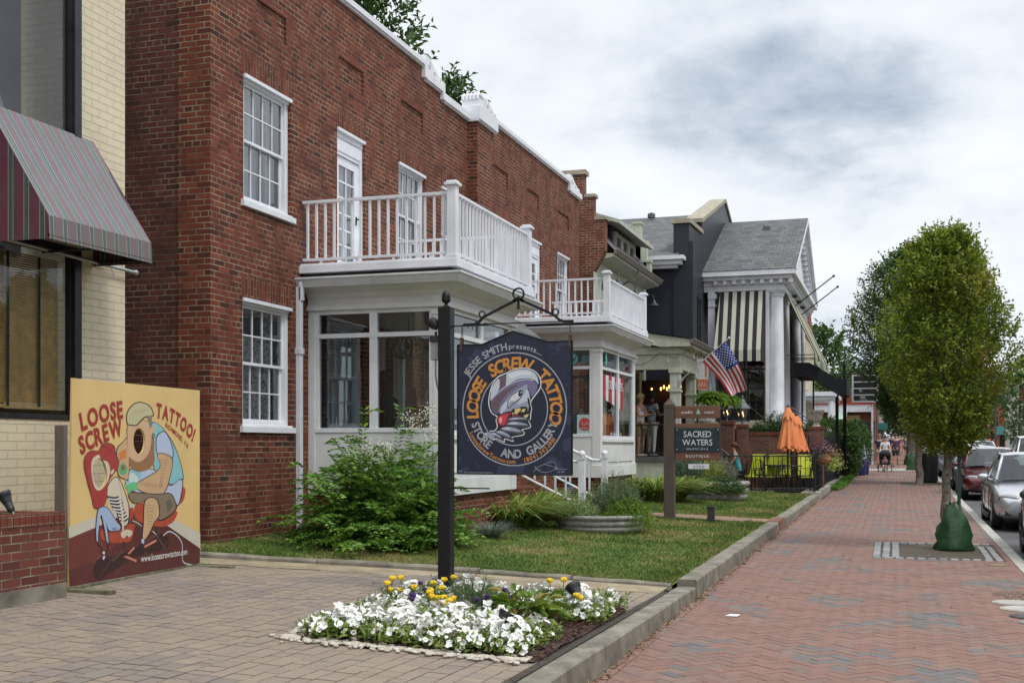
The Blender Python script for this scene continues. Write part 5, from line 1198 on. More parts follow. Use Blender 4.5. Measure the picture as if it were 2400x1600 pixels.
shape([(505, 525), (570, 500), (578, 560), (560, 620), (510, 640), (500, 580)], 'hat_plum', (.13, .09, .12)); shape([(430, 620), (500, 530), (503, 640), (440, 720), (412, 760), (415, 690)], 'hat_light', None)
shape([(425, 740), (520, 650), (640, 580), (770, 545), (870, 565), (905, 620), (885, 680), (840, 720), (810, 640), (760, 610), (680, 650), (600, 720), (530, 800), (500, 880), (460, 890), (425, 840)], 'brim_violet', (.17, .155, .28)); shape([(430, 760), (530, 670), (640, 610), (700, 605), (600, 680), (520, 780), (490, 870), (455, 880), (430, 830)], 'brim_brown', (.13, .085, .10)); line([(425, 740), (520, 650), (640, 580), (770, 545), (860, 560)], 'hat_light', None, .007)
shape([(545, 790), (600, 720), (700, 640), (790, 600), (800, 640), (815, 680), (828, 760), (815, 810), (800, 880), (790, 830), (720, 830), (640, 860), (560, 880), (515, 895), (500, 860), (520, 820)], 'steel_mid', (.30, .33, .44)); shape([(760, 700), (800, 650), (825, 740), (812, 800), (790, 770), (740, 790), (690, 800)], 'steel_light', (.50, .54, .63)); shape([(800, 730), (820, 760), (815, 810), (802, 790)], 'ink', None)
shape([(520, 850), (545, 790), (585, 770), (580, 830), (540, 880), (515, 895)], 'steel_light', None)
shape([(590, 790), (620, 720), (690, 670), (745, 655), (748, 690), (725, 740), (660, 790), (605, 840), (588, 830)], 'ink', None); shape([(596, 792), (625, 724), (690, 678), (740, 663), (740, 690), (718, 735), (655, 782), (605, 830)], 'eye_white', (.62, .63, .68)); shape([(600, 800), (620, 770), (660, 770), (640, 795), (607, 825)], 'steel_mid', None); shape(ell(722, 690, 17, 33, 16, .25), 'ink', None); shape(ell(732, 680, 5, 9, 10), 'emblem_white', None)
shape([(600, 870), (680, 840), (770, 838), (800, 880), (780, 930), (700, 920), (640, 900)], 'ink', None)
for q in ([(665, 850), (720, 838), (728, 860), (700, 890), (665, 880)], [(728, 880), (745, 850), (778, 848), (765, 880)], [(636, 888), (690, 880), (688, 925), (645, 928)], [(757, 918), (812, 900), (795, 935), (770, 940)], [(605, 865), (630, 855), (625, 872)]): shape(q, 'tooth_yellow', (.66, .55, .22), False)
shape([(645, 895), (690, 905), (740, 940), (690, 945), (650, 925)], 'gum', (.20, .03, .04))
shape([(480, 930), (520, 900), (600, 885), (638, 885), (610, 925), (590, 990), (540, 1022), (495, 1010), (472, 970)], 'tongue_dark', (.20, .012, .025)); shape([(488, 938), (525, 908), (600, 893), (580, 940), (560, 1000), (520, 1008), (485, 970)], 'tongue_red', (.50, .05, .07)); shape([(500, 945), (530, 930), (525, 985), (503, 985)], 'tongue_glint', (.75, .35, .35))
def thread(pts, pts2, pts3):
    shape(pts, 'steel_dark', (.055, .055, .08)); shape(pts2, 'steel_mid', None); shape(pts3, 'steel_light', None)
thread([(590, 960), (640, 935), (760, 935), (815, 960), (800, 975), (700, 975), (600, 985)], [(600, 950), (640, 938), (740, 938), (790, 952), (700, 955), (620, 960)], [(640, 942), (700, 942), (690, 950), (640, 952)])
thread([(575, 1000), (640, 975), (760, 990), (820, 1020), (800, 1045), (720, 1040), (600, 1030), (570, 1020)], [(580, 1002), (640, 980), (740, 992), (800, 1016), (720, 1014), (620, 1008)], [(590, 1000), (640, 985), (700, 992), (680, 1004), (620, 1006)])
thread([(510, 1050), (580, 1025), (690, 1045), (755, 1090), (735, 1115), (650, 1105), (540, 1080)], [(520, 1048), (580, 1030), (680, 1050), (730, 1085), (650, 1080), (560, 1066)], [(530, 1048), (580, 1036), (620, 1046), (600, 1058)])
thread([(455, 1085), (510, 1065), (590, 1095), (640, 1160), (625, 1172), (560, 1140), (480, 1110)], [(465, 1083), (510, 1070), (580, 1098), (615, 1140), (550, 1118)], [(480, 1082), (510, 1075), (545, 1092)])
thread([(400, 1100), (450, 1080), (510, 1115), (548, 1170), (535, 1176), (470, 1140)], [(410, 1100), (450, 1088), (500, 1118), (520, 1148), (460, 1122)], [(420, 1100), (445, 1093), (470, 1110)])
shape([(365, 1103), (405, 1082), (440, 1120), (455, 1145), (430, 1150)], 'steel_mid', None)
mats_ = [None]*len(acol)
for k, (i, c) in acol.items(): mats_[i] = mat('sign_'+k, c, .45, var=.03)
part('lettering_and_emblem', art, mats_, hs)
m_rust = mat('rusty_chain', (.12, .075, .06), .6, .5, var=.4, vs=60)
for xx, dz in ((SX(1083), 0), (SX(1337), .008)):
    b = M()
    for k in range(4):
        zc = SZ(770)-.022*k*1.05+dz; pts = [((xx+.008*math.cos(a)) if k % 2 else xx, YS if k % 2 else YS+.008*math.cos(a), zc+.014*math.sin(a)) for a in np.linspace(0, 2*math.pi, 11)[:-1]]; b.tube(pts, .003, 5, closed=True)
    ch = part('chain', b, m_rust, hs)
    b = M(); b.box(xx-.010, xx+.010, YS-.03, YS-.023, SZ(822), SZ(792)); b.box(xx-.010, xx+.010, YS+.009, YS+.015, SZ(822), SZ(792)); b.cbox((xx, YS-.008, SZ(794)), (.02, .045, .008)); part('hanger_strap', b, m_rust, hs)
# ------------------------------------------------------------------ plants
def shoots(n, center, radii, L, nl, up=.5, shell=.55, flat=0., zmin=None, spread=.35, curve=0.):
    """leafy shoots spread through an ellipsoid: returns leaf base points and directions"""
    d = nrmz(rng.normal(size=(n, 3))); 
    if zmin is not None: d[:, 2] = np.where(d[:, 2] < zmin, -d[:, 2]*.4, d[:, 2]); d = nrmz(d)
    r = shell+(1-shell)*rng.random((n, 1))**.6
    P0 = np.array(center)+d*np.array(radii)*r; D = nrmz(d*(1-up)+np.array([0, 0, up])+rng.normal(size=(n, 3))*spread)
    Ls = L*(.6+.7*rng.random((n, 1)))
    P, Q = [], []
    sdir = nrmz(np.cross(D, rng.normal(size=(n, 3))))
    for k in range(nl):
        t = (k+.5)/nl; cur = np.array([0, 0, -1.])*curve*t*t*Ls
        s_ = sdir*(1 if k % 2 else -1); P.append(P0-D*Ls*.5+D*Ls*t+cur); Q.append(nrmz(s_*.8+D*.65+rng.normal(size=(n, 3))*.22+np.array([0, 0, -curve*.5*t])))
    return np.concatenate(P), np.concatenate(Q), P0, D
def limb(b, p, q, r0, r1, wig=.04, n=5, k=7):
    p, q = Vector(p), Vector(q); L = (q-p).length
    pts = [p.lerp(q, i/n)+Vector((noise.noise(p*3+Vector((i*.7, 0, 0)))*wig*L, noise.noise(p*3+Vector((0, i*.7, 5)))*wig*L, 0))*(1 if 0 < i < n else 0) for i in range(n+1)]
    b.tube(pts, [r0+(r1-r0)*i/n for i in range(n+1)], k)
m_bark = mat('grey_bark', (.17, .145, .12), .9, var=.45, vs=16, bump=.006, bs=45)
m_twig = mat('twig', (.09, .065, .045), .9)
# -- crape myrtle
m_myrt = leafmat('myrtle_leaf', [(.055, .13, .02), (.10, .22, .03), (.16, .31, .04), (.23, .39, .07), (.08, .18, .028)], .35, trans=.3)
cm = thing('flowering_bush', 'large arching green bush with white flower clusters in front of the nearer sunroom', 'bush', (-6.0, 14.0, .52))
P, D, tips = [], [], []; st = M()
for i in range(330):
    az = random.uniform(0, 2*math.pi); el = random.choice((random.uniform(.1, .6), random.uniform(.5, 1.0), random.uniform(.9, 1.4))); L = random.uniform(1.05, 1.78)*(1.0 if el > .4 else .92)
    if math.cos(az) < -.3: L *= .7
    if math.cos(az) > .2: L *= .52
    if math.sin(az) < -.5: L *= .92
    if el > .9: L *= 1.12
    p = Vector((-5.95+random.uniform(-.35, .40), 13.55+random.uniform(-.45, .3), .55)); d = Vector((math.cos(az)*math.cos(el), math.sin(az)*math.cos(el)*1.05, math.sin(el)*1.1)); pts = [p.copy()]
    ns = 16
    for k in range(ns): d = (d+Vector((0, 0, -.05))+Vector([random.uniform(-.05, .05) for _ in range(3)])).normalized(); p = p+d*L/ns; pts.append(p.copy())
    pts = [Vector((q.x, q.y, max(q.z, .60+.02*random.random()))) for q in pts]
    if i % 3 == 0: st.tube(pts[:10], [.009-.0006*k for k in range(10)], 4)
    tips.append(pts[-1])
    for k in range(4, ns+1):
        dd = (pts[k]-pts[k-1]).normalized(); s_ = dd.cross(Vector((0, 0, 1))).normalized()
        for sg in (-1, 1):
            for j in range(2):
                P.append(pts[k-1].lerp(pts[k], j*.5+.2)); D.append(s_*sg*.9+dd*.55+Vector((0, 0, random.uniform(-.25, .3))))
        if k % 3 == 0:                       # side shoots
            sd = (s_*random.choice((-1, 1))+dd*.7+Vector((0, 0, .1))).normalized()
            s2 = sd.cross(Vector((0, 0, 1))).normalized()
            for j in range(7):
                q = pts[k]+sd*(.035*j+.03)+Vector((0, 0, -.003*j*j))
                for sg in (-1, 1): P.append(q); D.append(s2*sg+sd*.5+Vector((0, 0, random.uniform(-.2, .2))))
P = np.array([tuple(v) for v in P]); D = np.array([tuple(v) for v in D]); o = np.array([-6.0, 14.0, .52])
keep = (P[:, 0] < -5.5) | (P[:, 1] < 14.36) | (P[:, 0] > -5.5); keep &= ~((P[:, 0] < -5.5) & (P[:, 1] > 14.34)); P, D = P[keep], D[keep]
link('foliage', leaves_mesh('foliage', P-o, D, .062+.03*rng.random(len(P)), .030+.014*rng.random(len(P)), m_myrt), cm); part('stems', st, m_twig, cm)
for (x, y, z) in ((-5.45, 13.1, 2.0), (-5.75, 13.0, 1.68), (-5.25, 13.2, 1.85), (-5.95, 12.9, 1.66), (-5.4, 13.5, 2.12)):
    n = 150; c = np.array([x, y, z]); Pq = c+rng.normal(size=(n, 3))*[.065, .065, .055]
    link('blossom', leaves_mesh('blossom', Pq-o, rng.normal(size=(n, 3)), .02+.01*rng.random(n), .018, mat('cream_petal', (.62, .62, .50), .8, island=.2)), cm)
# -- strap leaved clumps
m_day = leafmat('daylily_leaf', [(.10, .19, .03), (.16, .28, .045), (.24, .36, .06), (.38, .38, .10), (.14, .25, .04), (.45, .27, .09)], .45, trans=.3)
def clump(x, y, z, r, n, L, m, w, lab, cat='plant', grp=None, name='daylily_clump', lean=.55, bend=.45, zz=0.):
    az = rng.random(n)*2*math.pi; rr = r*np.sqrt(rng.random(n)); P = np.stack([x+rr*np.cos(az)-x, rr*np.sin(az), np.zeros(n)-.01+zz], 1)
    D = np.stack([np.cos(az)*(.2+lean*rng.random(n)), np.sin(az)*(.2+lean*rng.random(n)), .9*np.ones(n)], 1)+rng.normal(size=(n, 3))*.14
    o = link(name, blades_mesh(name, P, D, L*(.5+.6*rng.random(n)), w, m, bend)); o.location = (x, y, z); return tag(o, lab, cat, grp)
g_ = 'strap leaved clumps along the house'
clump(-5.62, 17.1, .50, .42, 820, .86, m_day, .028, 'arching yellow green daylily clump nearest the black sign post', grp=g_)
clump(-5.85, 18.9, .52, .60, 1100, .88, m_day, .028, 'wide daylily clump behind the round planter, by the entrance steps', grp=g_)
clump(-5.05, 25.9, .55, .65, 1100, .92, m_day, .032, 'yellowing daylily clump at the corner of the far sunroom', grp=g_)
clump(-5.25, 15.3, .47, .10, 900, .36, leafmat('fescue', [(.16, .21, .17), (.24, .29, .24), (.12, .16, .12)], trans=.1), .004, 'tuft of blue grey fescue grass behind the black post', grp=None, name='fescue_tuft', lean=.9, bend=.3)
# -- planters
m_cplant = mat('grey_planter', (.30, .29, .27), .9, var=.25, vs=9, bump=.003, bs=80, grime=.5)
def planter(name, x, y, z, r, h, lab, prof=None):
    b = M(); p = prof or [(r*.88, -.03), (r*.93, .0), (r*.955, h*.10), (r*.97, h*.22), (r*.93, h*.30), (r*.965, h*.36), (r*.99, h*.5), (r*.975, h*.62), (r*.94, h*.68), (r*1.0, h*.76), (r*1.03, h*.88), (r*1.0, h), (r*.93, h), (r*.9, h*.85)]
    b.lathe(p, (0, 0, 0), 40); t = thing(name, lab, 'planter', (x, y, z)); part('bowl', b, m_cplant, t, smooth=True, local=True)
    b = M(); b.lathe([(r*.91, h*.85), (.001, h*.87)], (0, 0, 0), 24); part('soil', b, m_soil, t, local=True); return t
planter('round_planter', -4.32, 17.75, .43, .68, .24, 'wide round grey concrete planter with ribbed rim on the lawn')
def bushy(name, x, y, z, rad, n, L, nl, ll, lw, stops, lab, cat='plant', grp=None, up=.5, shell=.3, zmin=0., spread=.35, curve=0., trans=.25, patch=None, rough=.5, core=True, scale=1):
    m = leafmat(name+'_leaf_'+str(len(MATS)), stops, rough, patch=patch, trans=trans)
    P, D, P0, DD = shoots(n, (0, 0, rad[2]*.15), rad, L, nl, up, shell, zmin=zmin, spread=spread, curve=curve)
    o = thing(name, lab, cat, (x, y, z), grp); link('foliage', leaves_mesh('foliage', P, D, ll*(.7+.6*rng.random(len(P))), lw, m), o)
    b = M()
    for i in range(0, min(n, 40)): q = P0[i]; limb(b, (q[0]*.15, q[1]*.15, -.02), (q[0], q[1], max(q[2], .01)), .008, .002, n=3, k=4)
    part('stems', b, m_twig, o, local=True); return o
gp = 'herbs growing out of the round planter'
bushy('rosemary', -4.15, 17.95, .62, (.42, .42, .50), 620, .30, 22, .040, .010, [(.10, .16, .08), (.17, .24, .12), (.22, .28, .16), (.12, .19, .07)], 'feathery grey green herb standing tallest in the round planter', grp=gp, up=.75, shell=.1, spread=.2)
bushy('thyme', -4.62, 17.45, .62, (.36, .36, .22), 620, .14, 14, .024, .018, [(.16, .25, .12), (.26, .36, .17), (.36, .42, .10)], 'low yellow green thyme over the near rim of the round planter', grp=gp, up=.35)
bushy('trailing_herb', -3.92, 17.75, .60, (.38, .44, .36), 760, .26, 18, .032, .012, [(.13, .22, .03), (.22, .33, .04), (.10, .17, .03)], 'bright green trailing herb spilling over the right side of the round planter', grp=gp, up=.1, curve=.8, shell=.2)
planter('shrub_planter', -4.25, 28.2, .46, .95, .42, 'low wide stone planter full of shrubs beyond the wooden sign post')
gp = 'shrubs in the low wide planter'
bushy('lavender', -4.75, 27.8, .85, (.45, .45, .62), 620, .34, 20, .045, .013, [(.12, .19, .12), (.18, .26, .16), (.10, .16, .09)], 'feathery blue green shrub left in the wide planter', grp=gp, up=.8, shell=.1, spread=.2)
bushy('lavender', -4.0, 28.4, .80, (.38, .40, .52), 420, .36, 20, .045, .012, [(.16, .20, .14), (.24, .27, .19), (.20, .18, .15)], 'grey lavender with seed heads right in the wide planter', grp=gp, up=.8, shell=.1, spread=.22)
bushy('gold_shrub', -4.15, 28.1, .90, (.34, .34, .42), 420, .16, 10, .030, .018, [(.28, .33, .06), (.38, .42, .10), (.18, .26, .05)], 'small golden shrub in the middle of the wide planter', grp=gp)
bushy('ivy_shrub', -3.95, 27.55, .62, (.62, .40, .34), 800, .15, 9, .038, .030, [(.035, .085, .02), (.07, .14, .035), (.11, .18, .06)], 'dense dark green ivy mound spilling over the front of the wide planter', grp=gp, up=.15, shell=.5)
# -- the flower bed round the sign post
BX0, BX1, BY0, BY1 = -4.02, -2.26, 7.46, 10.28
b = M(); nn = 12
for i in range(nn+1):
    for j in range(nn+1): x = BX0+(BX1-BX0)*i/nn; y = BY0+(BY1-BY0)*j/nn; b.v.append((x, y, lot_z(x, y)+.005+.03*noise.noise(Vector((x*4, y*4, 2)))))
for i in range(nn):
    for j in range(nn): a = i*(nn+1)+j; b.f.append((a, a+nn+1, a+nn+2, a+1)); b.mi.append(0)
struct('flower_bed_soil', b, mat('mulch_soil', (.075, .045, .032), .95, var=.5, vs=40, bump=.012, bs=60))
n = 9000; X = BX0+(BX1-BX0)*rng.random(n); Y = BY0+(BY1-BY0)*rng.random(n); Z = .27-.045*(X+2.2)+.014+.012*rng.random(n)
me = leaves_mesh('bark_mulch', np.stack([X, Y, Z], 1), rng.normal(size=(n, 3))*[1, 1, .22], .03+.035*rng.random(n), .006+.006*rng.random(n), mat('bark_mulch', (.10, .05, .038), .9, island=.6, hue=[(.05, .025, .02), (.13, .065, .048), (.18, .10, .075)]))
tag(link('bark_mulch', me), 'shredded brown bark mulch in the flower bed', 'mulch', kind='stuff')
def stone(b, x, y, z, r): b.ball((x, y, z), (r*random.uniform(.8, 1.5), r*random.uniform(.7, 1.2), r*.5), 7, 5, nz=.5, seed=random.random()*50)
b = M()
for i in range(560):
    t = random.random(); y = BY0-.02+random.gauss(0, .06); x = BX0-.05+(BX1-BX0+.0)*t
    if random.random() < .28: x = BX0-.04+random.gauss(0, .04); y = BY0+random.uniform(-.05, .9)
    stone(b, x, y, lot_z(x, y)+.01, random.uniform(.010, .027))
tag(part('white_pebbles', b, mat('white_pebble', (.50, .46, .38), .8, island=.3, hue=[(.55, .52, .45), (.42, .36, .27), (.60, .58, .54)]), smooth=True), 'white and tan pebbles lining the front edge of the flower bed', 'pebbles', kind='stuff')
m_ptl = leafmat('petunia_leaf', [(.12, .22, .04), (.20, .31, .06), (.27, .34, .08), (.30, .27, .09)], trans=.3)
m_pet = mat('white_petal', (.78, .78, .74), .7, var=.02, island=.06)
m_ptc = mat('petal_throat', (.45, .52, .25), .8)
def blooms(n, R_, hgt, size, m, mc=None, five=5):
    """ruffled trumpet blooms on the surface of a low mound: local mesh"""
    b = M()
    for i in range(n):
        a = random.uniform(0, 6.283); r = R_*math.sqrt(random.random()); x, y = r*math.cos(a), r*math.sin(a); z = hgt*(1-.65*(r/R_)**2)+random.uniform(-.03, .035)
        nv = Vector((x/R_*.9+random.uniform(-.5, .5)+.1, y/R_*.9+random.uniform(-.5, .5)-.35, .75)).normalized(); q = nv.to_track_quat('Z', 'Y').to_matrix().to_4x4(); MM = Matrix.Translation((x, y, z)) @ q
        s_ = size*random.uniform(.55, 1.25); k = 10; ph = random.random(); vs = [MM @ Vector((0, 0, -s_*.45))]
        for j in range(k): an = 2*math.pi*j/k+ph; vs.append(MM @ Vector((s_*.28*math.cos(an), s_*.28*math.sin(an), -s_*.08)))
        for j in range(k): an = 2*math.pi*j/k+ph; rr = s_*(.62 if j % 2 else .78)*random.uniform(.9, 1.1); vs.append(MM @ Vector((rr*math.cos(an), rr*math.sin(an), s_*random.uniform(-.05, .14))))
        b.cur = 0; b.add(vs, [(0, 1+j, 1+(j+1) % k) for j in range(k)]+[(1+j, 11+j, 11+(j+1) % k, 1+(j+1) % k) for j in range(k)])
    return b
def petunia_proto(seed, nb):
    t = thing('petunia', '', 'flower', (0, 0, 0)); n = 210
    a = rng.random(n)*6.283; r = .20*np.sqrt(rng.random(n)); P = np.stack([r*np.cos(a), r*np.sin(a), .015+.10*rng.random(n)], 1)
    link('foliage', leaves_mesh('foliage', P, rng.normal(size=(n, 3))*[.8, .8, .4]+[0, 0, .55], .045+.03*rng.random(n), .022, m_ptl), t)
    part('blossoms', blooms(nb, .19, .17, .041, m_pet), m_pet, t, local=True, smooth=False); return t
protos = [petunia_proto(i, nb) for i, nb in enumerate((40, 46, 32))]
spots = []
for (x0, x1, y0, y1, k) in ((-3.90, -2.72, 7.57, 8.10, 24), (-3.90, -3.25, 8.10, 8.80, 9), (-3.95, -3.4, 9.6, 10.25, 6), (-3.2, -2.4, 9.75, 10.3, 12), (-2.5, -2.38, 9.3, 9.8, 3), (-3.95, -3.75, 8.9, 9.6, 3), (-2.72, -2.50, 7.6, 8.3, 4), (-3.25, -2.9, 8.1, 8.5, 3)):
    for i in range(k):
        best = None
        for _ in range(30):
            c = (random.uniform(x0, x1), random.uniform(y0, y1)); dd = min([math.dist(c, s_) for s_ in spots] or [9])
            if best is None or dd > best[0]: best = (dd, c)
        spots.append(best[1])
g_ = 'white petunias filling the flower bed'
for i, (x, y) in enumerate(spots):
    pr = protos[i % 3]; o = pr if i < 3 else dup(pr, rotz=random.uniform(0, 6.28), scale=random.uniform(.8, 1.1))
    if i < 3: continue
    o.location = (x, y, lot_z(x, y)+.005); o['group'] = g_; o['label'] = 'white petunia plant, one of the mass in the flower bed under the black post'
for i in range(3):
    x, y = spots[i]; protos[i].location = (x, y, lot_z(x, y)+.005); protos[i]['group'] = g_; protos[i]['label'] = 'white petunia plant, one of the mass in the flower bed under the black post'
m_mg = leafmat('marigold_leaf', [(.05, .11, .03), (.09, .17, .05), (.13, .15, .05)]); m_mf = mat('marigold_yellow', (.75, .50, .01), .8, island=.15, hue=[(.80, .62, .03), (.76, .52, .02), (.80, .58, .02)])
def marigold(x, y, fl, lab, g, fm, hgt=.24, s_=.029, leaf=None):
    t = thing('marigold' if fm is m_mf else 'pansy', lab, 'flower', (x, y, lot_z(x, y)), g); n = 150
    P = rng.normal(size=(n, 3))*[.07, .07, .05]+[0, 0, hgt*.5]; P[:, 2] = np.abs(P[:, 2]); link('foliage', leaves_mesh('foliage', P, rng.normal(size=(n, 3)), .035, .010, leaf or m_mg), t)
    for i in range(fl):
        b = M(); a = random.uniform(0, 6.28); r = random.uniform(.0, .11); c = (r*math.cos(a), r*math.sin(a), hgt+random.uniform(-.06, .05)); 
        b.ball(c, (s_*.95, s_*.95, s_*.72), 12, 8, nz=.5, seed=i+x)
        for q_ in range(14): aa = q_*.449+x; b.ball((c[0]+s_*.75*math.cos(aa), c[1]+s_*.75*math.sin(aa), c[2]+s_*random.uniform(-.2, .4)), s_*.32, 6, 4)
        part('blossom', b, fm, t, local=True); b = M(); b.tube([(c[0], c[1], c[2]-.01), (c[0]*.5, c[1]*.5, .03)], .0035, 4); part('stem', b, m_mg, t, local=True)
    return t
g_ = 'yellow marigolds round the foot of the black post'
for i, (x, y, k, lab) in enumerate(((-3.95, 8.95, 3, 'yellow marigold at the left edge of the bed, standing clear of the petunias'), (-3.80, 9.05, 3, 'yellow marigold second from the left edge of the flower bed'), (-3.68, 9.25, 4, 'yellow marigold cluster left of the black post foot'), (-3.55, 9.0, 4, 'yellow marigold in front of the grey socket box'), (-3.66, 9.50, 3, 'yellow marigold against the black post foot'), (-3.42, 8.75, 3, 'yellow marigold in front of the black post'), (-3.28, 8.62, 4, 'low yellow marigold pair right of the post front'), (-2.72, 9.75, 2, 'small yellow marigold among petunias behind the broad leaved plant'), (-2.48, 9.35, 2, 'small yellow marigold beside the upturned lamp'))):
    marigold(x, y, k, lab, g_, m_mf, .16 if -3.7 < x < -3.2 and y < 9.3 else .24)
m_pur = mat('purple_petal', (.05, .015, .12), .8, island=.3)
g_ = 'dark purple pansies in the flower bed'
for x, y, lab in ((-3.60, 8.72, 'purple pansy left of the post among marigolds'), (-3.10, 8.95, 'purple pansy between the feathery herb and the petunias'), (-3.02, 9.25, 'purple pansy beside the broad leaved plant'), (-3.85, 9.25, 'purple pansy at the back left of the bed')): marigold(x, y, 7, lab, g_, m_pur, .17, .022)
bushy('dill_plant', -3.32, 9.25, lot_z(-3.3), (.24, .26, .30), 330, .16, 16, .024, .004, [(.07, .13, .06), (.11, .18, .09), (.15, .22, .11)], 'feathery dark green herb growing right of the black post', up=.6, shell=.15)
hp = thing('hosta', 'broad leaved green and yellowing plant right of the post in the flower bed', 'plant', (-2.78, 8.98, lot_z(-2.8)))
n = 150; a = rng.random(n)*6.283; el = .0+1.0*rng.random(n)**1.3; P = np.stack([.05*np.cos(a), .05*np.sin(a), .05+.10*rng.random(n)], 1)+np.stack([.20*np.cos(a)*np.cos(el), .20*np.sin(a)*np.cos(el), .17*np.sin(el)], 1)*rng.random((n, 1))
link('foliage', leaves_mesh('foliage', P, np.stack([np.cos(a)*np.cos(el), np.sin(a)*np.cos(el), np.sin(el)*.6], 1), .10+.05*rng.random(n), .058, leafmat('hosta_leaf', [(.10, .19, .03), (.16, .27, .04), (.24, .33, .05), (.12, .22, .04), (.40, .24, .06)], .35), droop=.35), hp)
spotlight((-2.45, 9.55, lot_z(-2.4)+.10), 2.6, .75, 'round black garden spotlight facing up at the right end of the flower bed', 'small garden spotlights', 1.15)
spotlight((-2.70, 7.95, lot_z(-2.7)+.05), .6, .5, 'black garden spotlight half hidden by petunias at the front of the bed', 'small garden spotlights', 1.1)
for q, lab in (((-4.0, -3.88, 7.62, 7.66, .30, .42), 'dark rusty edging block at the left tip of the flower bed'), ((-3.3, -2.95, 7.50, 7.53, .28, .345), 'dark rusty edging strip at the front of the flower bed'), ((-2.43, -2.30, 10.1, 10.2, .2, .32), 'dark rusty edging block at the back right corner of the flower bed')):
    b = M(); b.box(*q); tag(part('bed_edging', b, mat('rusty_edging', (.055, .03, .025), .8, grime=.3), bevel=.004), lab, 'edging', 'edging pieces of the flower bed')
# -- street trees
def tree(name, lab, cat, loc, H, crown0, rad, leaf, nsh, L, nl, ll, lw, tr=.08, grp=None, prof=None, limbs=14, split=None, bark=None, lean=0, up=.55, zlim=.06, flare=1.35, hollow=.35, spikes=False):
    """trunk + rising limbs + a crown of leafy shoots whose outline follows prof(h)"""
    t = thing(name, lab, cat, loc, grp); b = M(); prof = prof or (lambda h: math.sin(math.pi*min(1, h*.93+.07))**.62)
    limb(b, (0, 0, -.05), (lean, 0, crown0), tr*flare, tr*.85, .03, 6, 10); top = Vector((lean, 0, crown0))
    limb(b, top, (lean*1.5, 0, crown0+(H-crown0)*.85), tr*.8, tr*.15, .04, 7, 7)
    for i in range(limbs):
        a = i*2.4+.3*random.random(); h0 = random.uniform(0, .45)*(H-crown0)*.8; z1 = min(H*.97, crown0+h0+(H-crown0)*random.uniform(.3, .55)); h = (z1-crown0)/(H-crown0); r = rad*prof(h)*.75
        limb(b, (lean, 0, crown0+h0), (lean+r*math.cos(a), r*math.sin(a), z1), tr*.38, tr*.07, .10, 5, 5)
    part('trunk', b, bark or m_bark, t, local=True, smooth=True)
    h = rng.random(nsh)**.9; pr = np.array([prof(x) for x in h]); a = rng.random(nsh)*2*math.pi; lob = 1+.14*np.sin(a*3+h*5+loc[1])+.12*np.sin(a*5-h*9)+.09*np.sin(h*23+a*2)
    rr = (hollow+(1-hollow)*rng.random(nsh)**.55)*rad*pr*lob
    P0 = np.stack([lean+rr*np.cos(a), rr*np.sin(a), crown0-zlim*H+h*(H-crown0+zlim*H)*.97], 1); out = np.stack([np.cos(a), np.sin(a), np.zeros(nsh)], 1)
    D = nrmz(out*(1-up)*1.1+np.array([0, 0, up])+rng.normal(size=(nsh, 3))*.25); Ls = L*(.55+.8*rng.random((nsh, 1))); sd = nrmz(np.cross(D, rng.normal(size=(nsh, 3))))
    P, Q = [], []
    for k in range(nl): tt = (k+.5)/nl; P.append(P0+D*Ls*(tt-.3)); Q.append(nrmz(sd*(1 if k % 2 else -1)*.8+D*.7+rng.normal(size=(nsh, 3))*.25))
    if spikes:
        for i in range(26):
            aa, rq = random.uniform(0, 6.28), random.uniform(0, .55)*rad; q = np.array([lean+rq*math.cos(aa), rq*math.sin(aa), H*(.90+.05*random.random())-rq*.5]); dv = np.array([.12*math.cos(aa), .12*math.sin(aa), 1.])
            for k in range(12): P.append((q+dv*.045*k)[None]); Q.append(np.array([[math.cos(k*2.4)*.8, math.sin(k*2.4)*.8, .8]]))
    P, Q = np.concatenate(P), np.concatenate(Q)
    link('crown', leaves_mesh('crown', P, Q, ll*(.7+.5*rng.random(len(P))), lw, leaf), t); return t
m_horn = leafmat('hornbeam_leaf', [(.07, .115, .018), (.13, .19, .022), (.21, .28, .03), (.30, .36, .045), (.095, .15, .02), (.37, .38, .05)], .4, patch=((.38, .25, .035), 1.1), patch_lo=.645, trans=.42)
m_horn2 = leafmat('dark_hornbeam_leaf', [(.035, .08, .018), (.065, .125, .026), (.10, .17, .035), (.05, .10, .022)], .45, patch=((.18, .14, .03), .8), patch_lo=.68, trans=.28)
hp_ = lambda h: max(.07, (max(0, 1-abs((h-.42)/.60)**2.0) if h > .42 else max(0, 1-abs((h-.42)/.47)**1.35)))**.62
ht = tree('hornbeam_tree', 'young upright hornbeam with yellowing leaves nearest the camera, green watering bag at its foot', 'tree', (.70, 19.25, .15), 4.84, 1.66, .89, m_horn, 3600, .25, 8, .074, .037, .062, 'street trees along the brick sidewalk', hp_, limbs=22, zlim=.05, up=.6, hollow=.22, spikes=True)
tree('hornbeam_tree', 'larger dark green street tree behind the nearest one, beside the black litter bin', 'tree', (.72, 44.6, .36), 8.45, 2.3, 2.2, m_horn2, 4200, .5, 9, .13, .068, .125, 'street trees along the brick sidewalk', hp_, limbs=20, zlim=.02, lean=-.02, up=.55, hollow=.2, flare=1.15)
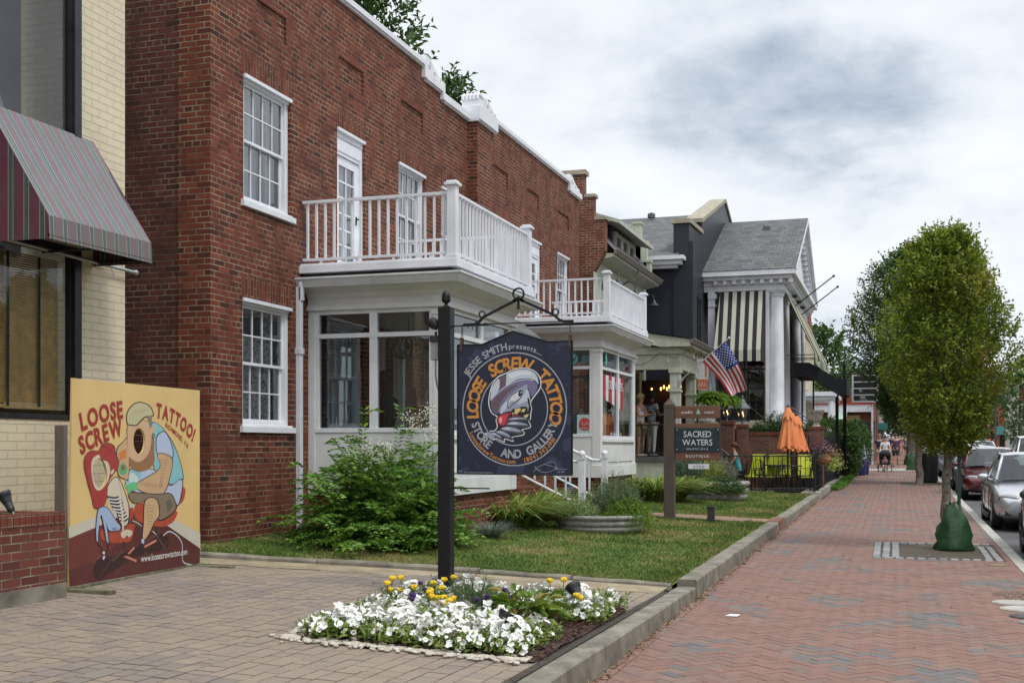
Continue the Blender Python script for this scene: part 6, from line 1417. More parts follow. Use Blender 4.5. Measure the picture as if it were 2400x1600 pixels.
def water_bag(x, y, z, s_, lab):
    b = M(); k = 22; rows = []
    for i, (r, h) in enumerate(((.225, 0), (.235, .03), (.22, .12), (.205, .22), (.185, .32), (.165, .42), (.135, .50), (.11, .57), (.075, .62), (.055, .67))):
        rw = []
        for j in range(k):
            a = 2*math.pi*j/k; f = 1+.20*math.sin(a*4+i*.7)*(h/.66)+.28*(.5-abs(noise.noise(Vector((math.cos(a)*2.2, math.sin(a)*2.2, h*6+x))))*2); rw.append((r*f*math.cos(a)*1.1*s_, r*f*math.sin(a)*s_*.8, (h+(.02*math.sin(a*3) if i > 5 else 0))*s_))
        rows.append(rw)
    for rw in rows: b.v += rw
    for i in range(len(rows)-1):
        for j in range(k): b.f.append((i*k+j, i*k+(j+1) % k, (i+1)*k+(j+1) % k, (i+1)*k+j)); b.mi.append(0)
    o = part('watering_bag', b, mat('green_tarpaulin', (.018, .062, .020), .30, var=.12, vs=5, bump=.02, bs=7), smooth=True); o.location = (x, y, z); return tag(o, lab, 'watering bag', 'green tree watering bags')
water_bag(.80, 19.05, .15, 1.05, 'big crumpled green watering bag round the nearest tree trunk')
water_bag(.72, 62.8, .50, 1.2, 'small far green watering bag beyond the concrete driveway strip')
water_bag(.62, 74.5, .60, 1.1, 'farthest green watering bag in the shade of the street trees')
b = M(); b.box(.86, .91, 19.30, 19.35, .1, 2.2); solo('tree_stake', b, mat('green_metal_post', (.012, .05, .035), .5), 'dark green metal stake right behind the nearest tree trunk', 'stake')
b = M(); b.tube([(.70, 19.2, .83), (.78, 19.15, .84), (.86, 19.2, .83)], .012, 5); b.cbox((.78, 19.13, .80), (.035, .02, .08)); solo('tree_tie', b, mat('pale_strap', (.40, .42, .42), .6), 'pale strap tying the nearest trunk to its stake', 'strap')
for (x, y, H, rad, lab) in ((.75, 63.5, 6.5, 1.3, 'slim far street tree beyond the driveway strip'), (.7, 75, 7, 1.6, 'second far street tree past the driveway strip'), (.75, 90, 7.5, 2.0, 'third far street tree past the driveway strip'), (.7, 108, 8, 2.4, 'farthest street tree on the brick sidewalk')):
    tree('hornbeam_tree', lab, 'tree', (x, y, .008*y), H, 2.5, rad, m_horn2, 700, .7, 6, .28, .15, .11, 'street trees along the brick sidewalk', hp_, limbs=8)
# trees behind and beyond
m_oak = leafmat('oak_leaf', [(.03, .07, .02), (.06, .12, .03), (.09, .17, .04), (.045, .095, .025)], trans=.3)
m_far = leafmat('far_tree_leaf', [(.05, .09, .045), (.08, .13, .055), (.11, .17, .07)], trans=.2)
rp = lambda h: max(.1, math.sin(math.pi*(.12+.86*h)))**.7
g_ = 'tall trees behind the brick building'
tree('oak_tree', 'leafy tree crown rising behind the brick parapet at its high part', 'tree', (-17.4, 34.3, 0), 18.5, 9, 3.0, m_oak, 1900, .9, 8, .30, .13, .22, g_, rp, limbs=16, hollow=.1)
tree('oak_tree', 'smaller tree top showing above the low stretch of the brick parapet', 'tree', (-13.5, 35.6, 0), 13.45, 9, 1.0, m_oak, 420, .7, 8, .26, .12, .18, g_, rp, limbs=10, hollow=.1)
g_ = 'far trees at the end of the street'
for (x, y, H, rad, lab) in ((-5.2, 84, 9.2, 3.0, 'pale green tree showing between the canopy and the street tree'), (3.5, 235, 13, 8, 'wide far tree closing the street on the left'), (14, 250, 14, 9, 'wide far tree closing the middle of the street'), (24, 235, 15.5, 8, 'tall far tree behind the coral building'), (-6, 200, 12, 7, 'far tree over the end of the brick sidewalk'), (12.0, 172, 10, 3.4, 'upright far tree left of the coral building'), (10.6, 118, 7.6, 1.5, 'columnar tree in front of the beige building'), (12, 205, 9, 5, 'rounded far tree behind the street lamp'), (7, 215, 8, 5, 'rounded far tree above the parked vans')):
    tree('far_tree', lab, 'tree', (x, y, .008*y-.1), H, H*.18, rad, m_far if y > 150 else m_oak, int(420+rad*50), rad*.34, 7, rad*.10+.10, rad*.05+.06, .16, g_, rp, limbs=8, hollow=.25)
# ------------------------------------------------------------------ sage green house with porch
m_sage = brickmat('sage_painted_brick', [(.5, .5, .4), (.5, .5, .4)], (.4, .4, .3), headers=False, stain=0, paint=(.52, .55, .43), bump=.005)
m_sagew = mat('sage_woodwork', (.46, .48, .39), .6, grime=.25); m_tan = mat('taupe_gutter', (.20, .175, .15), .5)
m_cop = mat('tan_coping_stone', (.36, .32, .24), .85, var=.2, vs=6, grime=.4)
sh = thing('sage_house', 'sage green painted brick house with dormer, gooseneck lamps and deep front porch', 'building', (-7.5, 30.1, .5))
Y0, Y1 = 30.1, 36.55
b = M(); wall_holes(b, (-7.5, 0), (0, 1), (1, 0), Y0, Y1, .3, 6.75, [(31.6, 32.4, 4.85, 6.0, .12), (34.1, 34.7, 5.1, 5.9, .12), (34.8, 35.4, 5.1, 5.9, .12), (31.6, 33.6, 1.4, 3.9, .12), (33.9, 35.9, 1.4, 3.9, .12)])
b.box(-17, -7.5, Y1, Y1+.3, .3, 6.9); part('wall', b, m_sage, sh)
b = M(); pr = [(-17, .3), (-7.52, .3), (-7.52, 6.2), (-7.36, 6.45), (-7.2, 6.75), (-7.2, 7.55), (-7.5, 7.55), (-7.5, 8.15), (-7.76, 8.15), (-7.76, 8.75), (-8.45, 8.75), (-8.45, 8.2), (-17, 8.2)]
b.prism([(x, Y0, z) for x, z in pr], (0, .28, 0)); part('side_wall', b, brickmat('bold_brick', [(.15, .045, .03), (.20, .06, .038), (.11, .035, .028), (.24, .075, .045)], (.40, .34, .24), headers=False, stain=.15, mw=.015), sh)
b = M(); b.box(-8.5, -7.70, Y0-.05, Y0+.33, 8.75, 8.87)
for x0, x1, z in ((-7.2, -7.46, 7.55), (-7.5, -7.74, 8.15)): b.box(x1, x0+.05, Y0-.04, Y0+.32, z, z+.08)
part('coping', b, m_cop, sh)
b = M(); b.box(-7.55, -7.30, Y1, Y1+.3, 6.9, 7.4); b.box(-7.9, -7.42, Y1, Y1+.3, 6.9, 8.0); b.box(-8.3, -7.6, Y1, Y1+.3, 6.9, 8.6)
for x, z in ((-7.27, 7.4), (-7.39, 8.0), (-7.57, 8.6)): b.box(x-.28, x, Y1-.03, Y1+.33, z-.002, z+.07)
part('parapet_step', b, m_sage, sh)
b = M(); b.add([(-7.0, Y0+.3, 6.78), (-7.0, Y1, 6.78), (-8.9, Y1, 8.9), (-8.9, Y0+.3, 8.9), (-7.0, Y0+.3, 6.70), (-7.0, Y1, 6.70)], [(0, 1, 2, 3), (0, 4, 5, 1)]); part('roof', b, m_slate, sh)
b = M(); b.add([(x, y, z) for y in (Y0+.28, Y1) for x, z in ((-7.5, 6.54), (-7.5, 6.72), (-7.02, 6.72), (-7.02, 6.64))], [(0, 1, 2, 3), (7, 6, 5, 4), (0, 3, 7, 4), (3, 2, 6, 7)]); part('eave', b, m_sagew, sh)
b = M(); ogee(b, [(-7.02, Y0+.25), (-7.02, Y1+.1)], 6.82, [(1, 0), (1, 0)]); b.tube([(-6.97, 33.4, 6.68), (-7.1, 33.4, 6.45), (-7.42, 33.2, 6.3), (-7.42, 33.2, 4.6)], .04, 7); part('gutter', b, m_tan, sh)
dm = M(); dm.box(-8.5, -7.5, 32.2, 35.1, 6.9, 7.72); d_ = part('dormer', dm, mat('slate_cladding', (.06, .065, .08), .7, var=.5, vs=5), sh)
dm = M(); dm.add([(-7.05, 31.2, 7.74), (-7.05, 35.9, 7.74), (-8.7, 35.9, 8.28), (-8.7, 31.2, 8.28), (-7.05, 31.2, 7.64), (-7.05, 35.9, 7.64), (-8.7, 35.9, 8.17), (-8.7, 31.2, 8.17)], [(0, 1, 2, 3), (4, 7, 6, 5), (0, 4, 5, 1), (0, 3, 7, 4), (1, 5, 6, 2)]); part('dormer_roof', dm, m_sagew, d_)
for k in range(3): sash_window(d_, (-7.44, 0), (0, 1), (1, 0), 32.35+k*.88, 33.2+k*.88, 6.98, 7.64, cols=1, rows=1, curtain=None, hood=False, sill=False, cas=.07, fr=m_sagew, back=.04, split=False)
for h in ((31.6, 32.4, 4.85, 6.0), (34.1, 34.7, 5.1, 5.9), (34.8, 35.4, 5.1, 5.9)): sash_window(sh, (-7.5, 0), (0, 1), (1, 0), *h, cols=2, rows=2, curtain='full', hood=False, fr=m_sagew, split=False)
for k, y in enumerate((31.0, 33.2, 35.9)):
    b = M(); b.tube([(-7.48, y, 5.95), (-7.4, y, 6.25), (-7.25, y, 6.35), (-7.08, y, 6.28), (-7.05, y, 6.12)], .018, 6); b.lathe([(.02, .12), (.05, .06), (.06, .03), (.16, -.05), (.15, -.05), (.04, .02)], (-7.05, y, 6.02), 16); b.cbox((-7.48, y, 5.93), (.04, .08, .14)); part('gooseneck_lamp', b, mat('dark_zinc', (.07, .075, .085), .45, .4), sh)
# porch
b = M(); b.box(-7.5, -5.35, 31.0, 36.3, .3, 1.30); po = part('porch', b, m_sagew, sh)
b = M(); b.box(-7.5, -5.28, 30.95, 36.35, 1.30, 1.40); part('porch_floor', b, mat('slate_floor', (.10, .10, .095), .8, grime=.3), po)
b = M(); b.prism([(-7.6, 30.95, 4.88), (-5.14, 30.95, 4.48), (-5.14, 30.95, 4.30), (-5.9, 30.95, 4.30), (-6.6, 30.95, 4.46), (-7.6, 30.95, 4.62)], (0, 5.4, 0)); part('porch_roof', b, m_sagew, po)
b = M(); b.add([(-7.6, 30.9, 4.90), (-5.10, 30.9, 4.50), (-5.10, 36.4, 4.50), (-7.6, 36.4, 4.90)], [(0, 1, 2, 3)]); part('porch_shingles', b, m_slate, po)
b = M(); ogee(b, [(-5.13, 30.95), (-5.13, 36.4)], 4.50, [(1, 0), (1, 0)]); part('porch_gutter', b, m_tan, po)
b = M(); b.box(-7.5, -5.42, 31.15, 31.42, 3.72, 4.12); b.box(-5.72, -5.42, 31.42, 36.2, 3.72, 4.12); b.box(-7.5, -5.38, 31.1, 36.2, 4.12, 4.30); part('porch_beam', b, m_sagew, po)
for y in (31.28, 33.75, 36.0):
    b = M(); b.box(-5.70, -5.44, y-.13, y+.13, 1.4, 3.72); b.box(-5.73, -5.41, y-.16, y+.16, 3.62, 3.718); b.box(-5.73, -5.41, y-.16, y+.16, 3.12, 3.17); c = part('column', b, m_sagew, po, bevel=.004)
    b = M()
    for z0, z1 in ((3.25, 3.52), (1.7, 3.0)):
        b.box(-5.62, -5.52, y-.134, y-.12, z0, z1); b.box(-5.448, -5.436, y-.05, y+.05, z0, z1)
    part('column_panel', b, mat('pale_panel', (.50, .54, .50), .5), c)
b = M(); b.box(-7.64, -7.60, 31.5, 36.0, 1.4, 3.9); part('shop_glass', b, glassmat('dim_glass', refl=.03, see=.5), po)
b = M(); b.box(-7.5, -5.75, 36.25, 36.3, 1.4, 3.72); b.box(-9.6, -9.5, 30.5, 36.4, 1.3, 4.2); b.box(-9.5, -7.5, 30.45, 30.5, 1.3, 4.2); b.box(-9.6, -7.5, 30.4, 36.5, 3.98, 4.05); b.box(-9.6, -7.5, 36.2, 36.3, 1.3, 4.0); b.box(-9.6, -7.5, 30.4, 36.5, 1.28, 1.36); part('dark_room', b, mat('dark_brick_room', (.05, .028, .022), .9), po)
m_iron_b = mat('black_iron', (.016, .016, .018), .45, .3, var=.3)
def iron_rail(name, p0, p1, z0, z1, gap, lab, mid=None, posts=(), scroll_=None, cat='railing', grp=None, pw_=.045):
    p0, p1 = Vector((*p0, 0)), Vector((*p1, 0)); d = p1-p0; L = d.length; d.normalize(); b = M(); t = thing(name, lab, cat, (p0.x, p0.y, z0), grp)
    for z, r in ((z1, .018), (z0+.10, .012))+(((mid, .008),) if mid else ()): b.tube([(p0.x, p0.y, z), (p1.x, p1.y, z)], r, 4)
    n = int(L/gap)
    for i in range(n+1):
        q = p0+d*L*i/max(n, 1); b.tube([(q.x, q.y, z0+(.1 if i % 2 else -.0)), (q.x, q.y, z1)], .0085, 4)
    part('bars', b, m_iron_b, t)
    for u in posts: b = M(); q = p0+d*L*u; b.box(q.x-pw_/2, q.x+pw_/2, q.y-pw_/2, q.y+pw_/2, z0-.05, z1+.03); part('post', b, m_iron_b, t)
    if scroll_ is not None:
        b = M(); q = p0+d*L*scroll_
        for k in range(6):
            zc = z0+.12+(z1-z0-.15)*(k+.5)/6; sg = 1 if k % 2 else -1
            b.tube([tuple(q+d*sg*(.07-.075*math.cos(a)*(1-a/9))+Vector((0, 0, zc+.075*math.sin(a)*(1-a/9)))) for a in np.linspace(0, 6.5, 18)], .007, 4)
        part('scrollwork', b, m_iron_b, t)
    return t
iron_rail('porch_railing', (-7.4, 31.1), (-5.72, 31.1), 1.42, 2.26, .14, 'black wrought iron railing with scrolls along the side of the sage porch', scroll_=.62)
iron_rail('porch_railing', (-5.5, 31.5), (-5.5, 33.6), 1.42, 2.26, .14, 'black iron railing on the street side of the sage porch')
ch_ = thing('chandelier', 'filament bulb chandelier glowing at the dark back of the sage porch', 'lamp', (-6.7, 36.0, 3.4)); b = M()
bulbs = [(-6.86+.085*i, 36.0+.05*(i % 3), 3.44+.06*(i % 2)) for i in range(8)]+[(-7.12, 35.9, 3.42)]
for i, q in enumerate(bulbs): b.ball(q, (.028, .028, .055), 8, 6)
part('bulbs', b, mat('filament_glow', (1, .6, .2), emit=(1, .50, .12), es=3.5), ch_); b = M()
for q in bulbs: b.tube([(q[0], q[1], q[2]+.05), (q[0], q[1], 4.1)], .006, 4)
part('cords', b, m_iron_b, ch_)
pl_ = M(); pl_.lathe([(.10, 0), (.16, .05), (.15, .10), (.05, .14)], (-6.9, 31.9, 3.95), 14); solo('porch_ceiling_lamp', pl_, mat('amber_glass', (.40, .20, .07), .4, emit=(.8, .4, .12), es=.2), 'amber bowl lamp on the ceiling of the sage porch', 'lamp')
sl = thing('string_lights', 'string of hanging bulbs looped along the sage porch eave', 'string lights', (-5.1, 31, 4.3)); b = M(); pts = []
for k in range(6):
    A, Bq = (-6.9+.9*k, 30.85, 4.10) if k < 2 else (-5.12, 30.9+(k-2)*1.2, 4.28), None
    A = [(-6.9, 30.85, 3.95), (-5.9, 30.85, 4.15), (-5.08, 30.9, 4.30), (-5.05, 32.1, 4.28), (-5.05, 33.3, 4.28), (-5.05, 34.5, 4.28), (-5.05, 35.7, 4.28)]
    p, q = Vector(A[k]), Vector(A[k+1]); c = [p.lerp(q, t/8)-Vector((0, 0, .22*math.sin(math.pi*t/8))) for t in range(9)]; b.tube(c, .007, 4); pts += [c[2], c[5]]
part('cable', b, m_iron_b, sl)
for c in pts: b = M(); b.tube([tuple(c), (c.x, c.y, c.z-.1)], .012, 5); b.ball((c.x, c.y, c.z-.14), (.022, .022, .04), 7, 5); part('bulb', b, mat('clear_bulb', (.4, .38, .32), .2), sl)
# flag
ft = thing('flag', 'stars and stripes flag on an angled white pole fixed to the sage porch column', 'flag', (-5.45, 31.1, 3.4)); b = M()
Q0, Q1 = Vector((-5.46, 31.14, 3.38)), Vector((-4.10, 30.75, 4.46)); b.tube([Q0, Q1], .016, 8); b.ball(tuple(Q1), .035, 8, 6); b.tube([Q0-Vector((0, 0, .08)), Q0+(Q1-Q0)*.1], .025, 6); part('pole', b, mat('white_metal', (.62, .63, .65), .35, .3), ft)
A0, A1 = Q0+(Q1-Q0)*.93, Q0+(Q1-Q0)*.47; F0, F1 = Vector((-3.66, 30.95, 3.16)), Vector((-4.12, 31.0, 2.98)); nu, nv = 26, 26; b = M()
def fl(u, v):
    a = A0.lerp(A1, u); f = F0.lerp(F1, u); p = a.lerp(f, v); w = .10*v*math.sin(5*u+2.5*v+.6)+.03*math.sin(13*u-4*v); return p+Vector((.10*math.sin(math.pi*v)*(1-u*.4)+.04*math.sin(9*u)*v, -w, -.06*math.sin(math.pi*v)*(1-u)))
for i in range(nu+1):
    for j in range(nv+1): b.v.append(fl(i/nu, j/nv))
for i in range(nu):
    for j in range(nv): a = i*(nv+1)+j; b.f.append((a, a+1, a+nv+2, a+nv+1)); b.mi.append(2 if (i < nu*7/13 and j < nv*.40) else (i//2) % 2)
part('cloth', b, [mat('flag_red', (.42, .02, .03), .8), mat('flag_white', (.66, .66, .68), .8), mat('flag_blue', (.035, .06, .25), .8)], ft, smooth=True); b = M()
for r in range(9):
    for c in range(6 if r % 2 == 0 else 5):
        u, v = (r+.7)/9.4*.538, (c+(.6 if r % 2 == 0 else 1.1))/6.2*.40; p = fl(u, v)
        for sgn in (-.012, .012): b.add([(p.x+.022*math.cos(t)*(1 if k % 2 else .5), p.y+sgn, p.z+.022*math.sin(t)*(1 if k % 2 else .5)) for k, t in enumerate(np.linspace(0, 2*math.pi, 11)[:-1])], [tuple(range(10))])
part('stars', b, MATS['flag_white'], ft)
fr = frame((-5.28, 33.0, 3.26), (.56, .1, 0), (0, 0, .68), (.2, -.98, 0)); b = M()
b.poly([fr(0, .42), fr(.5, .42), fr(.5, 1.25), fr(0, 1.25)]); b.poly([fr(0, 0), fr(.5, 0), fr(.5, .02), fr(0, .02)]); b.cur = 1; b.poly([fr(0, .02), fr(.5, .02), fr(.5, .42), fr(0, .42)]); b.poly([fr(.38, .5, .004), fr(.46, .5, .004), fr(.46, 1.2, .004), fr(.38, 1.2, .004)]); b.cur = 0
for k in range(3): stroke(b, fr, [(.08+.13*k, .12), (.12+.13*k, .32), (.17+.13*k, .14)], .03, .004)
b.cur = 2; stroke(b, fr, [(.1+.08*math.cos(t), .9+.25*math.sin(t)) for t in np.linspace(0, 5, 12)], .02, .004)
solo('porch_banner', b, [mat('banner_white', (.55, .57, .58), .8), mat('banner_orange', (.50, .12, .05), .8), mat('banner_grey', (.3, .34, .38), .8)], 'white and orange banner hanging by the sage porch above the ferns', 'banner')
g_ = 'hanging fern baskets by the sage porch'
m_fern = leafmat('fern_leaf', [(.14, .26, .02), (.22, .38, .03), (.10, .19, .02)], trans=.3)
for (x, y, z, s_, lab) in ((-4.93, 33.0, 3.0, .36, 'bright green hanging fern under the flag, nearer the porch'), (-4.72, 34.6, 2.98, .34, 'bright green hanging fern beside the lantern, farther from the porch')):
    o = thing('hanging_fern', lab, 'fern', (x, y, z), g_); n = 1100; a = rng.random(n)*6.283; el = rng.random(n)*1.4-.1; st_ = rng.normal(size=(n, 3))*[.08, .08, .03]
    link('foliage', blades_mesh('foliage', st_, np.stack([np.cos(a)*np.cos(el), np.sin(a)*np.cos(el), np.sin(el)], 1), s_*(.6+.6*rng.random(n)), .03, m_fern, .5), o)
    b = M(); b.lathe([(.06, -.2), (.13, -.08), (.15, .0)], (0, 0, 0), 12); [b.tube([(.13*math.cos(t), .13*math.sin(t), 0), (0, 0, .8)], .006, 4) for t in (0, 2.1, 4.2)]; b.tube([(0, 0, .8), (0, 0, 1.35)], .006, 4); part('basket', b, m_iron_b, o, local=True)
# ------------------------------------------------------------------ studio sign on its wooden post
m_post = woodmat('weathered_post', (.085, .062, .05)); m_bwood = woodmat('stained_board', (.16, .07, .04), .5, (3, 30, 30))
wp = thing('wooden_sign', 'weathered wooden post carrying stained boards lettered studio copal and Sacred Waters', 'sign', (-3.85, 21.09, .42))
b = M(); b.box(-3.95, -3.77, 21.0, 21.18, .3, 2.44); b.box(-3.955, -3.765, 20.995, 21.185, 2.385, 2.40); b.add([(-3.95, 21.0, 2.44), (-3.77, 21.0, 2.44), (-3.77, 21.18, 2.44), (-3.95, 21.18, 2.44), (-3.86, 21.09, 2.56)], [(0, 1, 4), (1, 2, 4), (2, 3, 4), (3, 0, 4), (0, 3, 2, 1)]); part('post', b, m_post, wp)
fr = frame((-3.76, 21.05, 0), (1, 0, 0), (0, 0, 1), (0, -1, 0)); Wb = .80
for z0, z1 in ((2.19, 2.41), (1.45, 2.10)): b = M(); b.box(-3.765, -3.765+Wb, 21.055, 21.10, z0, z1); part('board', b, m_bwood, wp, bevel=.004)
b = M(); b.box(-3.75, -3.77+Wb, 21.04, 21.056, 1.60, 2.02); part('panel', b, mat('dark_teal_panel', (.012, .030, .038), .4, var=.3, vs=8), wp)
b = M(); b.box(-2.972, -2.955, 21.06, 21.10, 1.47, 2.30); part('hanger', b, m_iron_b, wp)
b = M(); b.box(-3.52, -3.16, 21.05, 21.07, 1.30, 1.385); part('open_plaque', b, m_white, wp)
b = M(); text_line(b, fr, 'studio', .215, 2.275, .052, .012, bold=.005, gap=.12); text_line(b, fr, 'copal', .605, 2.275, .052, .012, bold=.005, gap=.12); b.cur = 1; b.poly([fr(.375, 2.265, .012), fr(.455, 2.265, .012), fr(.415, 2.36, .012)]); part('lettering', b, [m_white, mat('mint_paint', (.30, .52, .42), .6)], wp); b = M()
text_line(b, fr, 'SACRED', .40, 1.86, .105, .022, sx=.92, gap=.06); text_line(b, fr, 'WATERS', .40, 1.715, .105, .022, sx=.92, gap=.05); text_line(b, fr, 'HOLISTIC SPA &', .40, 1.635, .032, .022, gap=.20); b2_ = M(); text_line(b2_, fr, 'BOUTIQUE', .40, 1.50, .048, .006, gap=.25); part('lettering', b2_, m_white, wp)
for x, z in ((.04, 1.99), (.76, 1.99), (.04, 1.64), (.76, 1.64)): b.cbox(fr(x, z, .014), (.014, .004, .014))
part('lettering', b, m_white, wp); b = M(); text_line(b, fr, 'OPEN', .42, 1.322, .038, .006, gap=.45, bold=.01); part('lettering', b, m_dark, wp)
b = M(); b.box(-3.18, -3.06, 20.98, 21.10, .30, .62); b.box(-3.19, -3.05, 20.97, 21.11, .62, .65); solo('path_light', b, mat('charcoal_metal', (.03, .03, .035), .5), 'small square charcoal garden light standing in the lawn', 'garden light')
b = M(); fr = frame((-5.55, 20.3, .7), (1, 0, 0), (0, 0, 1), (0, -1, 0)); b.poly([fr(x, y) for x, y in ((0, .0), (.13, .0), (.15, .30), (.09, .40), (.04, .40), (-.02, .30))]); b.box(-5.49, -5.47, 20.31, 20.33, .4, .8); b.cur = 1; text_line(b, fr, 'ADT', .065, .10, .06, .004, bold=.02); stroke(b, fr, [(.0, .27), (.13, .27)], .015, .004)
solo('yard_sign', b, [mat('sign_blue', (.03, .08, .30), .5), m_white], 'small blue shield shaped security sign by the entrance steps', 'sign')
# ------------------------------------------------------------------ black brick restaurant with white portico
m_bbrick = brickmat('black_painted_brick', [(.03, .03, .03), (.03, .03, .03)], (.02, .02, .02), headers=False, stain=0, paint=(.027, .031, .043), bump=.012, rough=.42)
rs = thing('restaurant_building', 'black painted brick building with gabled parapet and white columned portico', 'building', (-6.3, 37.8, .4)); XB = -6.3
b = M(); b.box(-16, XB-.502, 37.86, 38.1, .3, 7.6)
pr = [(37.8, .3), (54.2, .3), (54.2, 8.75), (51.6, 8.75), (51.6, 9.2), (46.0, 11.0), (40.4, 9.25), (40.4, 8.85), (38.9, 8.75), (37.8, 8.75)]
b.prism([(XB, y, z) for y, z in pr], (-.5, 0, 0)); b.box(XB+.002, XB+.12, 37.83, 38.6, .3, 8.2); part('wall', b, m_bbrick, rs)
b = M()
for (ya, za), (yc, zc) in (((40.3, 9.25), (46, 11.02)), ((46, 11.02), (51.7, 9.22)), ((37.75, 8.78), (40.4, 8.86))): b.prism([(XB+.06, ya, za), (XB+.06, yc, zc), (XB-.56, yc, zc), (XB-.56, ya, za)], (0, 0, .13))
part('coping', b, m_cop, rs)
b = M(); b.add([(XB-.3, 37.45, 7.72), (XB-.3, 46, 10.6), (-18, 46, 10.6), (-18, 37.45, 7.72), (-18, 54.5, 7.6), (XB-.3, 54.5, 7.6)], [(0, 3, 2, 1), (1, 2, 4, 5)]); b.lathe([(.15, 0), (.15, .15), (.05, .2)], (-9.0, 45.3, 10.45), 10); part('slate_roof', b, m_slate, rs)
b = M(); b.box(-9, XB-.1, 37.30, 37.8, 7.58, 7.70); b.box(-9, XB-.2, 37.42, 37.8, 7.44, 7.58); b.box(-9, XB-.35, 37.55, 37.8, 7.34, 7.44); part('eave_cornice', b, m_white, rs)
for (a, c, e, g) in ((39.0, 39.6, 4.8, 6.6),): sash_window(rs, (XB, 0), (0, 1), (1, 0), a, c, e, g, cols=1, rows=1, curtain=None, hood=False, sill=False, fr=m_blk, back=-.06)
XP, PY0, PY1 = -3.62, 40.8, 51.6; po = None
b = M(); b.box(XB, XP, PY0+.1, PY1-.1, 6.95, 7.15); po = part('portico', b, m_white, rs)
b = M(); b.box(XB, XP+.25, PY0-.15, PY1+.15, 7.30, 7.42); b.box(XB, XP+.40, PY0-.3, PY1+.3, 7.42, 7.58); b.box(XB, XP+.06, PY0+.04, PY1-.04, 7.15, 7.30)
for k in range(9): x = XB+.35+k*.31; b.box(x, x+.13, PY0-.12, PY0+.05, 7.16, 7.295)
for k in range(34): y = PY0+.1+k*.31; b.box(XP+.06, XP+.22, y, y+.13, 7.16, 7.295)
part('cornice', b, m_white, po)
AP = (46.2, 10.25)
b = M(); b.add([(XB+.0, PY0-.32, 7.60), (XP+.42, PY0-.32, 7.60), (XP+.42, AP[0], AP[1]+.02), (XB, AP[0], AP[1]+.02), (XB, PY1+.32, 7.60), (XP+.42, PY1+.32, 7.60)], [(0, 1, 2, 3), (3, 2, 5, 4)]); b.box(-4.75, -4.5, 44.9, 45.15, 9.6, 9.82); part('portico_roof', b, m_slate, po)
b = M(); b.prism([(XP+.05, PY0-.1, 7.58), (XP+.05, PY1+.1, 7.58), (XP+.05, AP[0], AP[1]-.12)], (-.1, 0, 0))
for sg, (ya, yc) in ((1, (PY0-.32, AP[0])), (-1, (PY1+.32, AP[0]))):
    b.prism([(XP+.43, ya, 7.585), (XP+.43, yc, AP[1]), (XP+.43, yc, AP[1]-.16), (XP+.43, ya+sg*.35, 7.585)], (-.14, 0, 0)); b.prism([(XP+.3, ya+sg*.3, 7.585), (XP+.3, yc, AP[1]-.16), (XP+.3, yc, AP[1]-.32), (XP+.3, ya+sg*.8, 7.585)], (-.2, 0, 0))
    for k in range(1, 17): t = k/17; y = ya+(yc-ya)*t; z = 7.58+(AP[1]-7.58)*t-.52; b.box(XP+.05, XP+.24, y-.09, y+.09, z, z+.16) if z > 7.6 else None
part('pediment', b, m_white, po)
for y in (41.25, 43.6, 48.8, 51.1):
    b = M(); b.lathe([(.34, 0), (.34, .10), (.29, .14), (.29, .2), (.255, .25), (.255, 1.2), (.235, 2.9), (.215, 4.2), (.25, 4.24), (.25, 4.3), (.30, 4.36), (.30, 4.4)], (XP-.28, y, 2.52), 24); b.box(XP-.6, XP+.04, y-.32, y+.32, 6.90, 6.952); part('column', b, m_white, po, auto=40)
b = M(); b.box(XB+.13, XB+.36, PY0+.12, PY0+.4, 2.5, 6.95); b.box(XB+.13, XB+.42, PY0+.08, PY0+.44, 6.72, 6.88); b.box(XB+.13, XB+.42, PY0+.08, PY0+.44, 6.45, 6.5); b.box(XP-.62, XP-.50, PY0+.15, PY0+.5, 2.5, 6.95); part('pilaster', b, m_white, po)
m_glass_d = glassmat('dark_glass', refl=.05, see=.55)
b = M(); b.box(XB+.36, XP-.62, PY0+.50, PY0+.52, 2.6, 6.94); b.box(XP-.5, XP-.48, 41.4, 51, 2.6, 6.94); part('glass_wall', b, m_glass_d, po)
b = M()
for z in (5.0, 4.3, 3.65): b.box(XB+.36, XP-.62, PY0+.44, PY0+.50, z, z+.05)
for x in (XB+.9, XB+1.3, XP-.66): b.box(x, x+.05, PY0+.43, PY0+.50, 2.6, 6.4)
b.box(XP-.62, XP-.54, PY0+.6, PY0+.7, 2.6, 6.4); part('glazing_bars', b, m_blk, po)
b = M(); b.box(XB+1.3, XP-.8, PY0+1.4, PY0+1.5, 2.6, 4.75); part('inner_brick', b, brickmat('rosy_brick', [(.36, .16, .11), (.42, .20, .14), (.32, .14, .10)], (.35, .25, .2), headers=False, stain=.1), po)
b = M(); b.box(XB+.12, XP+.1, PY0-.1, 52, 2.30, 2.52); part('portico_floor', b, mat('cream_stone', (.42, .38, .27), .8, grime=.3), po); b = M(); b.box(XB+.12, XP-.1, PY0+.05, 51.9, .3, 2.3); part('portico_base', b, m_bbrick, po)
m_aw3 = stripemat('black_cream_canvas', [(0, (.016, .015, .018)), (.5, (.52, .51, .42))], .285, 0, off=.05, st=.06)
b = M(); ya, yc = PY0+.08, PY0-.62; b.quad((XB+.55, ya, 6.93), (XP-.64, ya, 6.93), (XP-.70, yc, 4.9), (XB+.42, yc, 4.9)); b.quad((XB+.42, yc, 4.9), (XP-.70, yc, 4.9), (XP-.70, yc, 4.52), (XB+.42, yc, 4.52)); b.poly([(XP-.64, ya, 6.93), (XP-.70, yc, 4.9), (XP-.7, yc, 4.52), (XP-.66, ya, 4.5)]); part('striped_awning', b, m_aw3, po)
